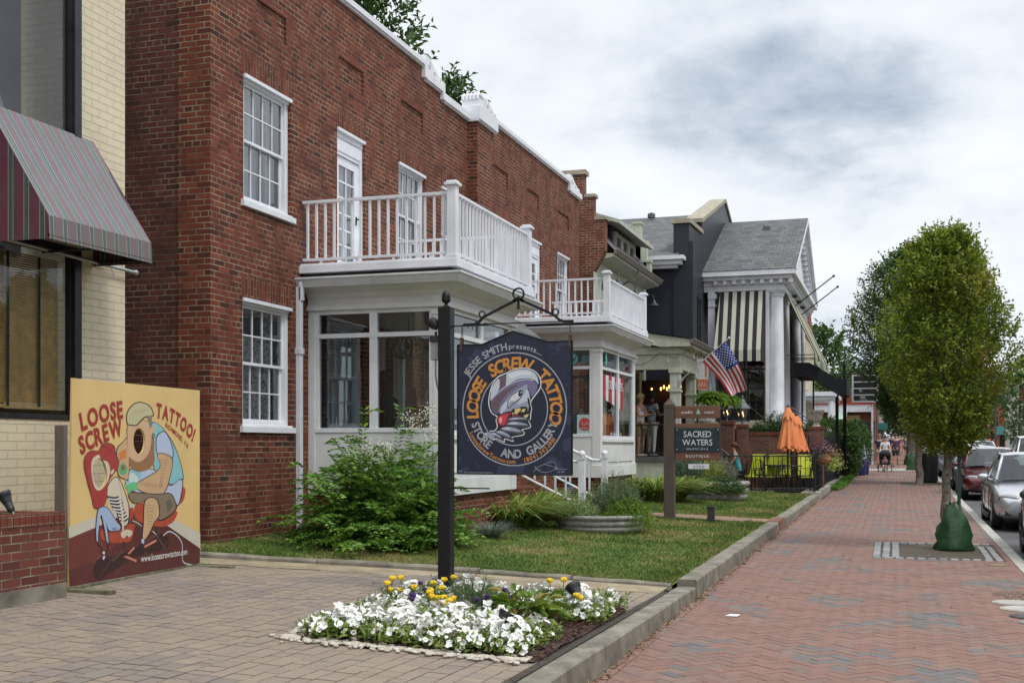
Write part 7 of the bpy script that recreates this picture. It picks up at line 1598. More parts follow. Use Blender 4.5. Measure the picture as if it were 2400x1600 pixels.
m_aw4 = stripemat('green_tan_canvas', [(0, (.40, .40, .28)), (.5, (.17, .20, .15)), (.55, (.36, .38, .24))], .40, 1)
for k, (y0, y1) in enumerate(((41.7, 43.3), (44.0, 48.4), (49.2, 50.8))):
    b = M(); b.quad((XP+.02, y0, 6.9), (XP+.02, y1, 6.9), (XP+.95, y1, 4.85), (XP+.95, y0, 4.85)); b.quad((XP+.95, y0, 4.85), (XP+.95, y1, 4.85), (XP+.97, y1, 4.5), (XP+.97, y0, 4.5)); w = part('striped_awning', b, m_aw4, po); b = M()
    for yy in (y0, y1): b.tube([(XP, yy, 4.8), (XP+.95, yy, 4.8)], .015, 5); b.tube([(XP, yy, 6.9), (XP+.95, yy, 4.85)], .015, 5)
    part('awning_arm', b, m_iron_b, w)
for y in (44.2, 47.2): b = M(); b.tube([(XP+.1, y, 6.75), (XP+1.45, y-.2, 7.75)], .022, 6); b.ball((XP+1.45, y-.2, 7.75), .05, 7, 5); part('flag_pole', b, m_iron_b, po)
for y in (43.8, 45.6, 47.5): b = M(); b.lathe([(.07, 0), (.10, .06), (.10, .1)], (XP+.12, y, 7.0), 10); part('spot_lamp', b, m_plastic, po)
ir = iron_rail('balcony_railing', (XB+.9, PY0+.0), (XP-.66, PY0+.0), 2.55, 3.22, .13, 'black iron railing with crossed panel in front of the restaurant glass wall', posts=(0, .55, 1))
b = M(); xa, xb = XB+1.05, XP-.68
for p, q in (((xa+.3, 2.65), (xb, 3.2)), ((xa+.3, 3.2), (xb, 2.65)), ((xa+.3, 2.92), (xb, 2.92))): b.tube([(p[0], PY0-.02, p[1]), (q[0], PY0-.02, q[1])], .012, 4)
part('cross_panel', b, m_iron_b, ir)
# entrance canopy
b = M(); pr = [(-3.6, 4.72), (-3.05, 4.72), (-2.0, 4.10), (-1.74, 4.10), (-1.74, 3.55), (-2.0, 3.55), (-3.05, 4.22), (-3.6, 4.22)]; b.prism([(x, 44.4, z) for x, z in pr], (0, 3.2, 0)); cn = thing('entrance_canopy', 'long black canvas canopy stepping down from the portico to the sidewalk on posts', 'canopy', (-2.4, 45, 0)); part('canvas', b, mat('black_canvas', (.020, .022, .028), .75, var=.2), cn)
for x, y, z in ((-2.05, 44.5, 3.6), (-2.25, 47.5, 3.6), (-3.3, 44.5, 4.3), (-3.1, 47.5, 4.3), (-1.9, 47.55, 3.6)): b = M(); b.tube([(x, y, .35), (x, y, z)], .035, 6); part('post', b, m_iron_b, cn)
tsg = thing('tenant_sign', 'tall black pole with white framed tenant sign beyond the canopy', 'sign', (-2.0, 49, .4)); b = M(); b.tube([(-2.0, 48.9, .3), (-2.0, 48.9, 4.95)], .06, 8); b.tube([(-2.5, 48.9, 4.55), (-.8, 48.9, 4.55)], .02, 5); part('pole', b, m_iron_b, tsg)
fr = frame((-1.72, 48.85, 3.42), (1, 0, 0), (0, 0, 1), (0, -1, 0)); b = M(); b.prism([fr(0, 0), fr(1.0, 0), fr(1.0, 1.08), fr(0, 1.08)], (0, .08, 0)); b.cur = 1
for k in range(4): b.poly([fr(.07, .06+.255*k, .003), fr(.93, .06+.255*k, .003), fr(.93, .27+.255*k, .003), fr(.07, .27+.255*k, .003)])
b.cur = 0; text_line(b, fr, 'MA', .42, .15, .10, .006, bold=.01); text_line(b, fr, 'INTERIORS', .45, .075, .045, .006); text_line(b, fr, 'K', .35, .40, .12, .006); part('panel', b, [m_white, m_dark], tsg)
# ------------------------------------------------------------------ terrace walls, steps, lanterns, patio
m_tb = brickmat('terrace_brick', [(.13, .06, .045), (.19, .085, .06), (.15, .07, .055), (.10, .055, .045)], (.25, .21, .17), headers=False, stain=.25, mw=.014)
def bwall(name, lab, boxes, caps, org): t = thing(name, lab, 'wall', org, 'brick terrace walls behind the patio'); b = M(); [b.box(*q) for q in boxes]; part('wall', b, m_tb, t); b = M(); [b.box(*q) for q in caps]; part('cap', b, m_rowlock, t, bevel=.004)
bwall('terrace_wall', 'long low brown brick wall behind the patio umbrellas', [(-5.1, -2.55, 36.2, 36.45, .3, 2.02), (-2.8, -2.55, 36.45, 40.5, .3, 2.02)], [(-5.12, -2.53, 36.18, 36.47, 2.02, 2.12)], (-4, 36.2, .4))
bwall('brick_pier', 'taller brick pier with stone urn at the street end of the terrace wall', [(-2.52, -2.10, 36.6, 37.0, .3, 2.20)], [(-2.54, -2.08, 36.58, 37.02, 2.20, 2.29)], (-2.3, 36.8, .4))
bwall('brick_pier', 'paired brick piers under the lanterns beside the sage porch', [(-5.05, -4.62, 35.6, 36.0, .3, 2.34), (-4.58, -4.25, 36.0, 36.2, .3, 2.26)], [(-5.07, -4.60, 35.58, 36.02, 2.34, 2.44), (-4.6, -4.23, 35.98, 36.22, 2.26, 2.35)], (-4.8, 35.8, .4))
def urn(x, y, z, s_, lab, sq=False):
    b = M(); b.lathe([(.16*s_, 0), (.10*s_, .04*s_), (.09*s_, .1*s_), (.16*s_, .16*s_), (.21*s_, .30*s_), (.27*s_, .38*s_), (.28*s_, .42*s_), (.24*s_, .42*s_)], (0, 0, 0), 4 if sq else 18, Matrix.Rotation(R(45), 4, 'Z') if sq else None); o = part('stone_urn', b, mat('cast_stone', (.38, .36, .31), .9, var=.3, vs=10, bump=.006, bs=25, grime=.4)); o.location = (x, y, z); tag(o, lab, 'urn', 'cast stone urns')
urn(-2.31, 36.8, 2.29, 1.15, 'square cast stone urn on the brick pier above the flower basket', True); urn(-5.3, 33.9, 1.95, 1.1, 'tall pale urn on the steps beside the sage porch')
def lantern(x, y, z, lab, s_=1.): 
    t = thing('post_lantern', lab, 'lantern', (x, y, z), 'gas lanterns on the brick piers'); b = M(); b.tube([(0, 0, 0), (0, 0, .16*s_)], .035*s_, 8); b.lathe([(.05*s_, .14*s_), (.09*s_, .17*s_), (.10*s_, .19*s_)], (0, 0, 0), 4)
    for k in range(4): a = k*math.pi/2; b.tube([(.10*s_*math.cos(a), .10*s_*math.sin(a), .19*s_), (.19*s_*math.cos(a), .19*s_*math.sin(a), .50*s_)], .010*s_, 4)
    b.lathe([(.25*s_, .49*s_), (.24*s_, .52*s_), (.10*s_, .70*s_), (.11*s_, .72*s_), (.05*s_, .78*s_), (.03*s_, .84*s_), (.045*s_, .86*s_), (.005*s_, .92*s_)], (0, 0, 0), 4); part('frame', b, mat('lead_grey', (.12, .13, .15), .5, .3), t, local=True)
    b = M(); b.lathe([(.098*s_, .19*s_), (.188*s_, .50*s_)], (0, 0, 0), 4); part('glass', b, glassmat('lantern_glass', refl=.08, see=.9), t, local=True); b = M(); b.ball((0, 0, .36*s_), (.028*s_, .028*s_, .05*s_), 8, 6); part('flame', b, mat('flame', (1, .6, .25), emit=(1, .6, .25), es=4), t, local=True)
lantern(-4.42, 36.1, 2.35, 'grey gas lantern nearer the striped awning, flame lit', .95); lantern(-4.84, 35.8, 2.44, 'dark gas lantern half hidden by the fern, behind the wooden sign', .8)
bushy('shrub', -3.55, 37.3, 2.0, (.75, .5, .62), 560, .22, 8, .05, .035, [(.02, .05, .012), (.04, .085, .02), (.06, .12, .03)], 'dark green shrub on the terrace below the white column', grp='terrace shrubs', up=.2)
bushy('shrub', -2.5, 38.5, 1.9, (.5, .9, .5), 340, .22, 8, .05, .035, [(.03, .07, .015), (.06, .11, .025)], 'dark shrub behind the orange umbrellas by the portico steps', grp='terrace shrubs', up=.2)
bushy('boxwood', -2.75, 49.5, 2.0, (.85, 1.2, .75), 900, .22, 9, .06, .045, [(.05, .12, .015), (.09, .19, .025), (.12, .24, .03)], 'rounded bright green boxwood above the black board fence', grp='terrace shrubs', up=.15, shell=.6)
b = M()
for k in range(7): b.box(-3.4+k*.16, -2.2, 41.5+.0*k, 43.4, .3, 2.3-.27*k)
solo('portico_steps', b, m_conc, 'concrete steps rising to the portico beside the black canopy', 'steps')
b = M()
for z in (0, .12, .24): b.tube([(-3.5, 41.4, 3.05-z), (-2.35, 41.4, 2.25-z)], .02, 5)
solo('handrail', b, m_iron_b, 'sloping black handrail by the portico steps under the canopy', 'handrail')
b = M(); b.tube([(-5.6, 34.2, 2.3), (-4.55, 34.2, 1.42)], .022, 5); b.tube([(-5.6, 34.2, 1.85), (-4.55, 34.2, 1.0)], .02, 5); [b.tube([(-5.5+.2*k, 34.2, 1.78-.16*k), (-5.5+.2*k, 34.2, 2.2-.167*k)], .012, 4) for k in range(5)]; b.tube([(-4.55, 34.2, .4), (-4.55, 34.2, 1.45)], .025, 5); b.tube([(-5.6, 34.2, 1.4), (-5.6, 34.2, 2.35)], .025, 5)
solo('handrail', b, m_iron_b, 'sloping black handrail of the sage porch steps behind the seated woman', 'handrail')
b = M(); [b.box(-5.6+.28*k, -5.3+.28*k, 34.3, 35.5, .3, 1.3-.22*k) for k in range(4)]; solo('porch_steps', b, m_tb, 'brick steps from the patio up to the sage porch', 'steps')
iron_rail('patio_railing', (-4.9, 33.2), (-2.14, 33.2), .45, 1.43, .115, 'black iron patio railing facing the camera beside the orange umbrella', mid=1.1, posts=(.52, 1), pw_=.05)
iron_rail('patio_railing', (-2.14, 33.25), (-2.14, 37.9), .48, 1.46, .115, 'black iron patio railing running along the brick sidewalk', mid=None, posts=(.25, .5, .75, 1), pw_=.05)
fb = thing('flower_basket', 'basket of pink, purple and lime trailing flowers on the corner of the patio railing', 'flower basket', (-1.98, 34.3, 1.35)); b = M(); b.ball((0, 0, -.02), (.24, .24, .17), 12, 8); part('liner', b, mat('coir_liner', (.30, .13, .045), .9, var=.3, vs=20), fb, local=True)
def puff(nm, c, r, n, stops, ls=.06): m = leafmat('basket_'+nm, stops); P = rng.normal(size=(n, 3))*[r*.5, r*.5, r*.36]+c; link(nm, leaves_mesh(nm, P, rng.normal(size=(n, 3)), ls, ls*.6, m), fb)
puff('purple_foliage', (-.12, -.1, .22), .32, 420, [(.05, .02, .04), (.10, .03, .07)]); puff('pink_blossom', (.05, .1, .24), .30, 170, [(.55, .25, .30), (.62, .42, .40)]); puff('grey_foliage', (-.14, -.15, .06), .24, 300, [(.14, .20, .14), (.22, .27, .20)]); puff('lime_foliage', (.28, .0, -.14), .26, 420, [(.35, .45, .08), (.45, .52, .16)]); puff('rust_foliage', (.26, .15, .10), .26, 300, [(.32, .20, .10), (.25, .22, .08)])
# umbrellas
def umbrella(x, y, lab, s_=1.):
    t = thing('patio_umbrella', lab, 'umbrella', (x, y, .44), 'closed orange patio umbrellas'); b = M(); b.tube([(0, 0, 0), (0, 0, 2.36*s_)], .022, 8); b.lathe([(.36, -.01), (.37, .03), (.30, .06), (.05, .09), (.04, .3)], (0, 0, 0), 24); part('pole', b, m_iron_b, t, local=True)
    def skirt(z0, z1, r0, r1, fl_, ph):
        b = M(); k = 48; rows = 10
        for i in range(rows+1):
            u = i/rows; z = z0+(z1-z0)*u; r = r0+(r1-r0)*u**.8
            for j in range(k): a = 2*math.pi*j/k; f = 1+fl_*u*(.35*math.sin(8*a+ph)+.15*math.sin(3*a+1)); b.v.append((r*f*math.cos(a), r*f*math.sin(a), z-.10*u*(math.sin(8*a+ph)*.5)))
        for i in range(rows):
            for j in range(k): b.f.append((i*k+j, i*k+(j+1) % k, (i+1)*k+(j+1) % k, (i+1)*k+j)); b.mi.append(0)
        return b
    mo = mat('orange_canvas', (.72, .235, .085), .8, var=.08, vs=8); c = part('canopy', skirt(2.28*s_, 1.22*s_, .05, .27, .8, 0), mo, t, local=True, smooth=True); part('vent', skirt(2.34*s_, 2.02*s_, .04, .17, .5, 1), mo, t, local=True, smooth=True); b = M(); b.lathe([(.05, 0), (.05, .04), (.02, .07)], (0, 0, 2.32*s_), 10); part('finial', b, m_iron_b, t, local=True)
umbrella(-2.87, 33.55, 'closed orange umbrella nearest the patio railing'); umbrella(-2.88, 34.9, 'closed orange umbrella in the middle of the row of three', .95); umbrella(-2.80, 35.7, 'closed orange umbrella farthest back by the brick wall', .92)
m_lime = mat('lime_sling', (.50, .56, .03), .6, var=.06)
def lime_chair():
    t = thing('lime_chair', '', 'chair'); b = M(); b.box(-.23, .23, -.28, .26, .37, .41); part('seat', b, m_lime, t, local=True, bevel=.01); b = M(); b.prism([(-.21, .24, .40), (.21, .24, .40), (.19, .46, 1.02), (-.19, .46, 1.02)], (0, .035, 0)); part('backrest', b, m_lime, t, local=True, bevel=.01)
    for sx in (-.25, .25):
        b = M(); b.tube([(sx, -.3, 0), (sx, -.28, .58), (sx, .3, .60)], .016, 5); part('armrest', b, m_iron_b, t, local=True); b = M(); b.tube([(sx, .45, 0), (sx, .1, .40)], .016, 5); part('leg', b, m_iron_b, t, local=True)
    return t
p0 = lime_chair(); g_ = 'lime green patio chairs'
for i, (x, y, r, lab) in enumerate(((-4.05, 34.9, -.5, 'lime green chair right behind the seated woman'), (-3.75, 35.3, .3, 'lime green chair second behind the seated woman'), (-3.45, 34.7, -.2, 'lime green chair left of the orange umbrellas'), (-3.15, 35.5, .1, 'lime green chair back against the brick wall left of the umbrellas'), (-2.42, 34.5, .25, 'lime green chair right of the orange umbrellas at the railing corner'))):
    o = p0 if i == 0 else dup(p0); o.location = (x, y, .44); o.rotation_euler = (0, 0, r); o['label'] = lab; o['group'] = g_
def btable(x, y, lab):
    t = thing('bistro_table', lab, 'table', (x, y, .44), 'black round patio tables'); b = M(); b.lathe([(.36, .70), (.37, .715), (.36, .73)], (0, 0, 0), 24); part('tabletop', b, m_iron_b, t, local=True)
    for k in range(3): a = k*2.1; b = M(); b.tube([(.28*math.cos(a), .28*math.sin(a), 0), (.08*math.cos(a), .08*math.sin(a), .35), (.26*math.cos(a), .26*math.sin(a), .7)], .014, 5); part('leg', b, m_iron_b, t, local=True)
btable(-2.87, 33.72, 'black round table under the nearest orange umbrella'); btable(-3.35, 35.0, 'black round table behind the nearest umbrella'); btable(-4.75, 34.6, 'black round table in front of the seated woman')
def bchair():
    t = thing('metal_chair', '', 'chair'); b = M(); b.lathe([(.20, .43), (.21, .445), (.20, .46)], (0, 0, 0), 14); part('seat', b, m_iron_b, t, local=True); b = M(); b.tube([(-.18, .16, .45), (-.19, .22, .78), (0, .26, .90), (.19, .22, .78), (.18, .16, .45)], .012, 5); [b.tube([(x, .17, .46), (x, .245, .83)], .006, 4) for x in (-.08, 0, .08)]; part('backrest', b, m_iron_b, t, local=True)
    for sx, sy in ((-.17, -.17), (.17, -.17), (-.17, .17), (.17, .17)): b = M(); b.tube([(sx*1.15, sy*1.15, 0), (sx, sy, .44)], .011, 5); part('leg', b, m_iron_b, t, local=True)
    return t
p0 = bchair(); g_ = 'black metal bistro chairs'
for i, (x, y, r, lab) in enumerate(((-2.45, 33.8, -1.4, 'black metal chair between nearest umbrella and railing corner'), (-3.38, 33.7, 1.5, 'black metal chair left of the nearest orange umbrella'), (-3.0, 34.4, .2, 'black metal chair behind the nearest orange umbrella'), (-3.6, 34.2, 2.6, 'black metal chair in front of the lime chairs'), (-4.32, 34.55, -1.57, 'black metal chair the woman sits on'))):
    o = p0 if i == 0 else dup(p0); o.location = (x, y, .44); o.rotation_euler = (0, 0, r); o['label'] = lab; o['group'] = g_
b = M(); b.box(-2.6, -2.3, 36.0, 36.15, .44, 1.56); b.box(-2.62, -2.28, 35.95, 36.16, 1.56, 1.62); solo('menu_stand', b, m_blk, 'dark narrow host stand against the brick pier', 'stand')
# board fence, climbing hedge, pots along the far side of the walk
fe = thing('board_fence', 'black fence of upright boards beyond the patio, beside the sidewalk', 'fence', (-2.25, 38, .3)); b = M()
for k in range(26): y = 38.0+k*.42; b.cbox((-2.30, y, 1.24+.001*k), (.30, .035, 1.86+.02*(k % 2)), None)
part('boards', b, mat('black_boards', (.018, .021, .028), .5, var=.3), fe); b = M(); b.box(-2.42, -2.40, 37.9, 48.9, .3, 2.1); part('backing', b, m_dark, fe)
b = M(); b.box(-2.5, -1.98, 38.9, 49.5, .2, .52); solo('retaining_wall', b, m_conc_d, 'low far concrete kerb wall under the black board fence', 'wall', 'low walls along the brick sidewalk')
n = 3800; X = -1.86+rng.normal(size=n)*.09; Y = 38.6+rng.random(n)*11; me = leaves_mesh('ground_cover', np.stack([X, Y, .008*Y+.02+.10*rng.random(n)], 1), rng.normal(size=(n, 3))+[0, 0, .7], .07, .05, leafmat('ground_cover', [(.08, .20, .02), (.13, .28, .03)])); tag(link('ground_cover', me), 'bright green creeping plants at the foot of the far kerb wall', 'ground cover', kind='stuff')
for (x, y, z, rx, ry, rz, lab) in ((-1.95, 51.6, 1.35, .55, 1.3, 1.15, 'dark climbing hedge just past the tall black pole'), (-1.80, 55.5, 1.5, .68, 1.9, 1.2, 'larger hedge behind the blue pots')):
    bushy('hedge', x, y, z, (rx, ry, rz), 1300, .26, 8, .08, .06, [(.03, .075, .015), (.055, .12, .025), (.09, .17, .03)], lab, grp='hedges beside the far sidewalk', up=.2, shell=.6, zmin=-1)
b = M(); b.tube([(-1.68, 51.9, .4), (-1.68, 51.9, 2.85)], .04, 6); solo('black_pole', b, m_iron_b, 'shorter black pole standing at the sidewalk edge by the hedge', 'pole')
b = M(); b.tube([(-1.58, 56.5, .4), (-1.58, 56.5, 3.0)], .03, 6); solo('black_pole', b, m_iron_b, 'thin black pole rising from the larger hedge', 'pole')
for k, (x, y, lab) in enumerate(((-1.52, 53.9, 'blue glazed pot with silver plant, nearer one'), (-1.42, 55.1, 'blue glazed pot with purple plant, farther one'))):
    t = thing('blue_pot', lab, 'plant pot', (x, y, sw_z(y)), 'blue pots at the sidewalk edge'); b = M(); b.lathe([(.17, 0), (.20, .05), (.25, .6), (.28, .66), (.24, .66)], (0, 0, 0), 16); part('pot', b, mat('blue_glaze', (.015, .03, .16), .2), t, local=True, smooth=True)
    n = 420; link('foliage', leaves_mesh('foliage', rng.normal(size=(n, 3))*[.20, .20, .16]+[0, 0, .85], rng.normal(size=(n, 3)), .09, .03, leafmat('silver_leaf%d' % k, [(.30, .34, .33), (.18, .24, .20)] if k == 0 else [(.10, .08, .20), (.12, .18, .08)])), t)
b = M(); fr = frame((-1.62, 53.2, 1.12), (.97, 0, .17), (-.12, 0, .98), (0, -1, 0)); b.poly([fr(0, 0), fr(.36, 0), fr(.36, .58), fr(0, .58)]); b.cur = 1; [b.poly([fr(.04, .06+.17*k, .004), fr(.32, .06+.17*k, .004), fr(.32, .17+.17*k, .004), fr(.04, .17+.17*k, .004)]) for k in range(3)]; b.cur = 0; text_line(b, fr, 'OPEN', .18, .26, .06, .008, bold=.02); b.cur = 1; b.box(-1.46, -1.44, 53.22, 53.24, .4, 1.15)
solo('blue_yard_sign', b, [m_white, mat('sign_royal', (.04, .07, .30), .6)], 'small tilted blue and white sign above the blue pots', 'sign')
t = thing('litter_bin', 'black slatted litter bin beside the trunk of the second street tree', 'bin', (1.02, 46.3, sw_z(46.3))); b = M(); b.lathe([(.34, 0), (.36, .03), (.36, 1.0), (.39, 1.03), (.38, 1.08), (.26, 1.12), (.20, 1.06)], (0, 0, 0), 24); part('body', b, m_plastic, t, local=True); b = M(); [b.box(.365*math.cos(a)-.012, .365*math.cos(a)+.012, .365*math.sin(a)-.012, .365*math.sin(a)+.012, .05, 1.12) for a in np.linspace(0, 6.283, 27)[:-1]]; part('slats', b, m_iron_b, t, local=True)
# ------------------------------------------------------------------ buildings farther along both sides
m_rb = brickmat('far_brick', [(.20, .06, .04), (.26, .08, .05), (.17, .055, .04)], (.25, .18, .14), headers=False, stain=.15)
def block(name, lab, x0, x1, y0, y1, z1, m, extra=None, wins=(), wm=None): 
    t = thing(name, lab, 'building', ((x0+x1)/2, y0, .3)); b = M(); b.box(x0, x1, y0, y1, -.2, z1); part('wall', b, m, t)
    for (fx, a, c, e, g) in wins:
        b = M()
        if fx == 'y': b.box(a, c, y0-.03, y0+.05, e, g)
        elif fx == 'x+': b.box(x1-.05, x1+.03, a, c, e, g)
        else: b.box(x0-.03, x0+.05, a, c, e, g)
        part('window', b, wm or mat('dark_window', (.03, .035, .04), .15), t)
    for nm, bm, mm in (extra or []): part(nm, bm, mm, t)
    return t
e1 = M(); e1.box(-4.6, -3.05, 61.6, 68, 4.05, 4.2); e1.box(-4.6, -2.95, 61.5, 68.1, 4.2, 4.42); e2 = M()
for y in (61.8, 63.2, 64.6, 66.0, 67.5): e2.lathe([(.16, 0), (.13, .1), (.12, 1.5), (.16, 1.55)], (-3.2, y, 2.5), 12)
e2.box(-4.6, -3.0, 61.6, 68, 2.35, 2.5); e3 = M(); e3.prism([(-4.5, 61.9, 7.2), (-4.5, 69.5, 7.2), (-4.5, 65.7, 9.6)], (-6, 0, 0)); e4 = M(); [e4.box(-4.5, -4.42, 62.3+.55*k, 62.5+.55*k, 4.6, 6.9) for k in range(5)]
block('porch_building', 'far brick and tan house with white columned porch seen under the canopy', -10, -4.5, 62, 69.5, 7.2, mat('tan_siding', (.42, .36, .25), .8), [('porch_cornice', e1, m_white), ('porch_columns', e2, m_white), ('gable', e3, m_rb), ('window_trim', e4, mat('cream_trim', (.58, .53, .42), .7))])
e1 = M(); e1.box(-9, -1.40, 74.6, 75, 3.75, 4.2); e2 = M(); e2.box(-9, -1.38, 74.55, 75, 4.2, 4.28); e3 = M(); e3.add([(-4.0, 73.6, 3.3), (-2.9, 73.6, 3.3), (-2.9, 74.6, 3.75), (-4.0, 74.6, 3.75)], [(0, 1, 2, 3)]); e4 = M(); e4.box(-3.35, -2.15, 74.48, 74.55, 2.7, 3.55); e5 = M(); e5.box(-1.50, -1.38, 74.4, 74.6, .5, 3.8)
e6 = M(); fr = frame((-2.75, 74.47, 0), (1, 0, 0), (0, 0, 1), (0, -1, 0)); text_line(e6, fr, 'Golden banks', 0, 3.28, .14, 0, shear=.3)
block('corner_shop', 'far brick shop with white fascia and olive sign with golden script', -9, -1.45, 75, 96, 4.9, m_rb, [('fascia', e1, m_white), ('red_trim', e2, mat('red_trim', (.40, .04, .04), .6)), ('metal_awning', e3, mat('mint_metal', (.35, .48, .40), .6)), ('sign_board', e4, mat('olive_board', (.13, .11, .045), .6)), ('downpipe', e5, m_white), ('lettering', e6, mat('gold_letters', (.55, .30, .03), .5))], [('y', -2.0, -1.6, 1.6, 3.2), ('x+', 78, 82, 1.2, 3.3)])
e1 = M(); [e1.box(-4.9, -4.82, 71.3+k, 71.7+k, 5, 8) for k in range(0, 3, 2)]
block('grey_house', 'far pale grey house between the canopy and the brick shop', -12, -4.9, 70.2, 74.4, 8.4, mat('pale_siding', (.42, .43, .42), .8), [('window_trim', e1, m_blk)])
block('far_shop_row', 'low far shop row with teal sign at the end of the sidewalk', -9, -1.6, 98, 150, 5.2, mat('far_render', (.25, .22, .19), .9), [('teal_sign', (lambda q: (q.box(-1.7, -.75, 97.6, 97.75, 3.0, 3.5), q)[1])(M()), mat('teal_sign', (.03, .17, .16), .6))], [('x+', 100+6*k, 104+6*k, 1.4, 3.6) for k in range(8)])
# right side
e1 = M(); e1.prism([(13.2, 150, 10.2), (24, 150, 10.2), (24, 150, 14.8), (19, 150, 14.8)], (0, 16, 0)); e2 = M(); fr = frame((13.45, 149.8, 7.0), (1, 0, 0), (0, 0, 1), (0, -1, 0)); e2.poly([fr(0, 0), fr(2.4, 0), fr(2.4, 3.1), fr(0, 3.1)]); e3 = M()
e3.poly([fr(.5, .0, .03), fr(2.0, .0, .03), fr(2.0, .55, .03), fr(.8, 1.0, .03)]); stroke(e3, fr, [(.75+.5*math.cos(a), 2.35+.55*math.sin(a)) for a in np.linspace(.5, 6.8, 7)[:-1]], .12, .03, True); text_line(e3, fr, 'K', .75, 2.15, .42, .03, bold=.03); stroke(e3, fr, [(.1, 1.62), (2.2, 1.62)], .16, .03)
block('beige_building', 'tall beige building with red banner at the right edge of the street', 13.2, 24, 150, 166, 10.2, mat('beige_render', (.52, .50, .42), .9), [('gable', e1, MATS['beige_render']), ('banner', e2, mat('red_banner', (.50, .05, .08), .7)), ('banner_emblem', e3, m_white)], [('y', 13.8, 14.8, 4.0, 6.4)])
e1 = M(); e1.box(12.2, 14.4, 169.2, 169.9, 3.2, 4.3)
block('coral_building', 'coral stucco building with teal awning across the street', 12.6, 22, 170, 190, 6.5, mat('coral_render', (.62, .20, .11), .9), [('stair_parapet', (lambda q: (q.box(13.6, 22, 169.9, 190, 6.5, 7.3), q)[1])(M()), MATS['coral_render']), ('awning', e1, mat('teal_canvas', (.12, .40, .38), .7))], [('y', 12.8, 13.4, 1.6, 3.2)])
block('unseen_street_front', 'unseen brick shop row added across the street for window reflections', 14.5, 22, -6, 60, 6.6, m_rb, None, [('x-', 8*k-4, 8*k, 1.2, 3.4) for k in range(8)]+[('x-', 4*k-4, 4*k-2.6, 4.4, 5.9) for k in range(15)])  # out of view; added so the windows reflect a dark row, not low sky
def lamp_post(x, y, lab, H=8.9): t = thing('street_lamp', lab, 'street lamp', (x, y, sw_z(y)), 'street lamps on the opposite sidewalk'); b = M(); b.tube([(0, 0, 0), (0, 0, H)], [.10, .06], 8); part('pole', b, mat('green_lamp_post', (.03, .06, .05), .5), t, local=True); b = M(); b.tube([(0, 0, H-.1), (-1.1, 0, H)], .04, 5); b.cbox((-1.4, 0, H), (.8, .3, .12)); part('lamp_head', b, mat('lamp_grey', (.25, .27, .28), .5), t, local=True)
lamp_post(10.3, 101, 'street lamp whose arm enters the picture at the right edge'); lamp_post(10.3, 142, 'street lamp in front of the coral building', 8.4); lamp_post(10.3, 190, 'farthest street lamp among the far trees')
# ------------------------------------------------------------------ vehicles (front towards -y)
m_tyre = mat('tyre_rubber', (.02, .02, .02), .8); m_rim = mat('alloy_rim', (.45, .46, .48), .3, .8); m_cgl = glassmat('car_glass', refl=.02, see=.62, tint=(.75, .85, .82), fk=.65); m_trim = mat('black_trim', (.015, .015, .017), .5)
m_lampg = mat('headlamp', (.30, .30, .31), .08, .2, coat=1); m_seat = mat('car_interior', (.035, .035, .038), .8); m_chr = mat('chrome', (.7, .7, .7), .12, 1.)
def car_paint(name, c, metal=.5): return mat(name, c, .30, metal, var=.02, coat=1., spec=.6)
SED = dict(L=2.25, st=[(-2.25, .36, .54, .58), (-2.20, .24, .64, .70), (-2.02, .20, .71, .80), (-1.75, .19, .78, .855), (-1.35, .18, .86, .875), (-.95, .18, .93, .885), (-.4, .18, .95, .89), (.6, .18, .965, .89), (1.3, .18, .99, .88), (1.7, .19, 1.02, .86), (2.08, .22, 1.00, .80), (2.20, .28, .94, .72), (2.25, .4, .80, .66)],
    gh=[(-1.12, .93, .76), (-.22, 1.41, .58), (.25, 1.46, .60), (.80, 1.41, .575), (1.62, 1.01, .70)], wy=(-1.36, 1.34), wr=.325, side=(-.95, 1.45), bp=.28)
SUV = dict(L=2.35, st=[(-2.35, .42, .72, .66), (-2.30, .30, .86, .80), (-2.1, .26, .98, .90), (-1.6, .25, 1.06, .94), (-1.0, .25, 1.12, .95), (.5, .25, 1.14, .96), (1.6, .25, 1.16, .95), (2.15, .28, 1.15, .90), (2.30, .32, 1.08, .85), (2.35, .45, .9, .8)],
    gh=[(-1.15, 1.10, .84), (-.45, 1.72, .68), (.4, 1.80, .70), (1.75, 1.76, .68), (2.2, 1.15, .82)], wy=(-1.42, 1.38), wr=.37, side=(-.95, 1.95), bp=.2)
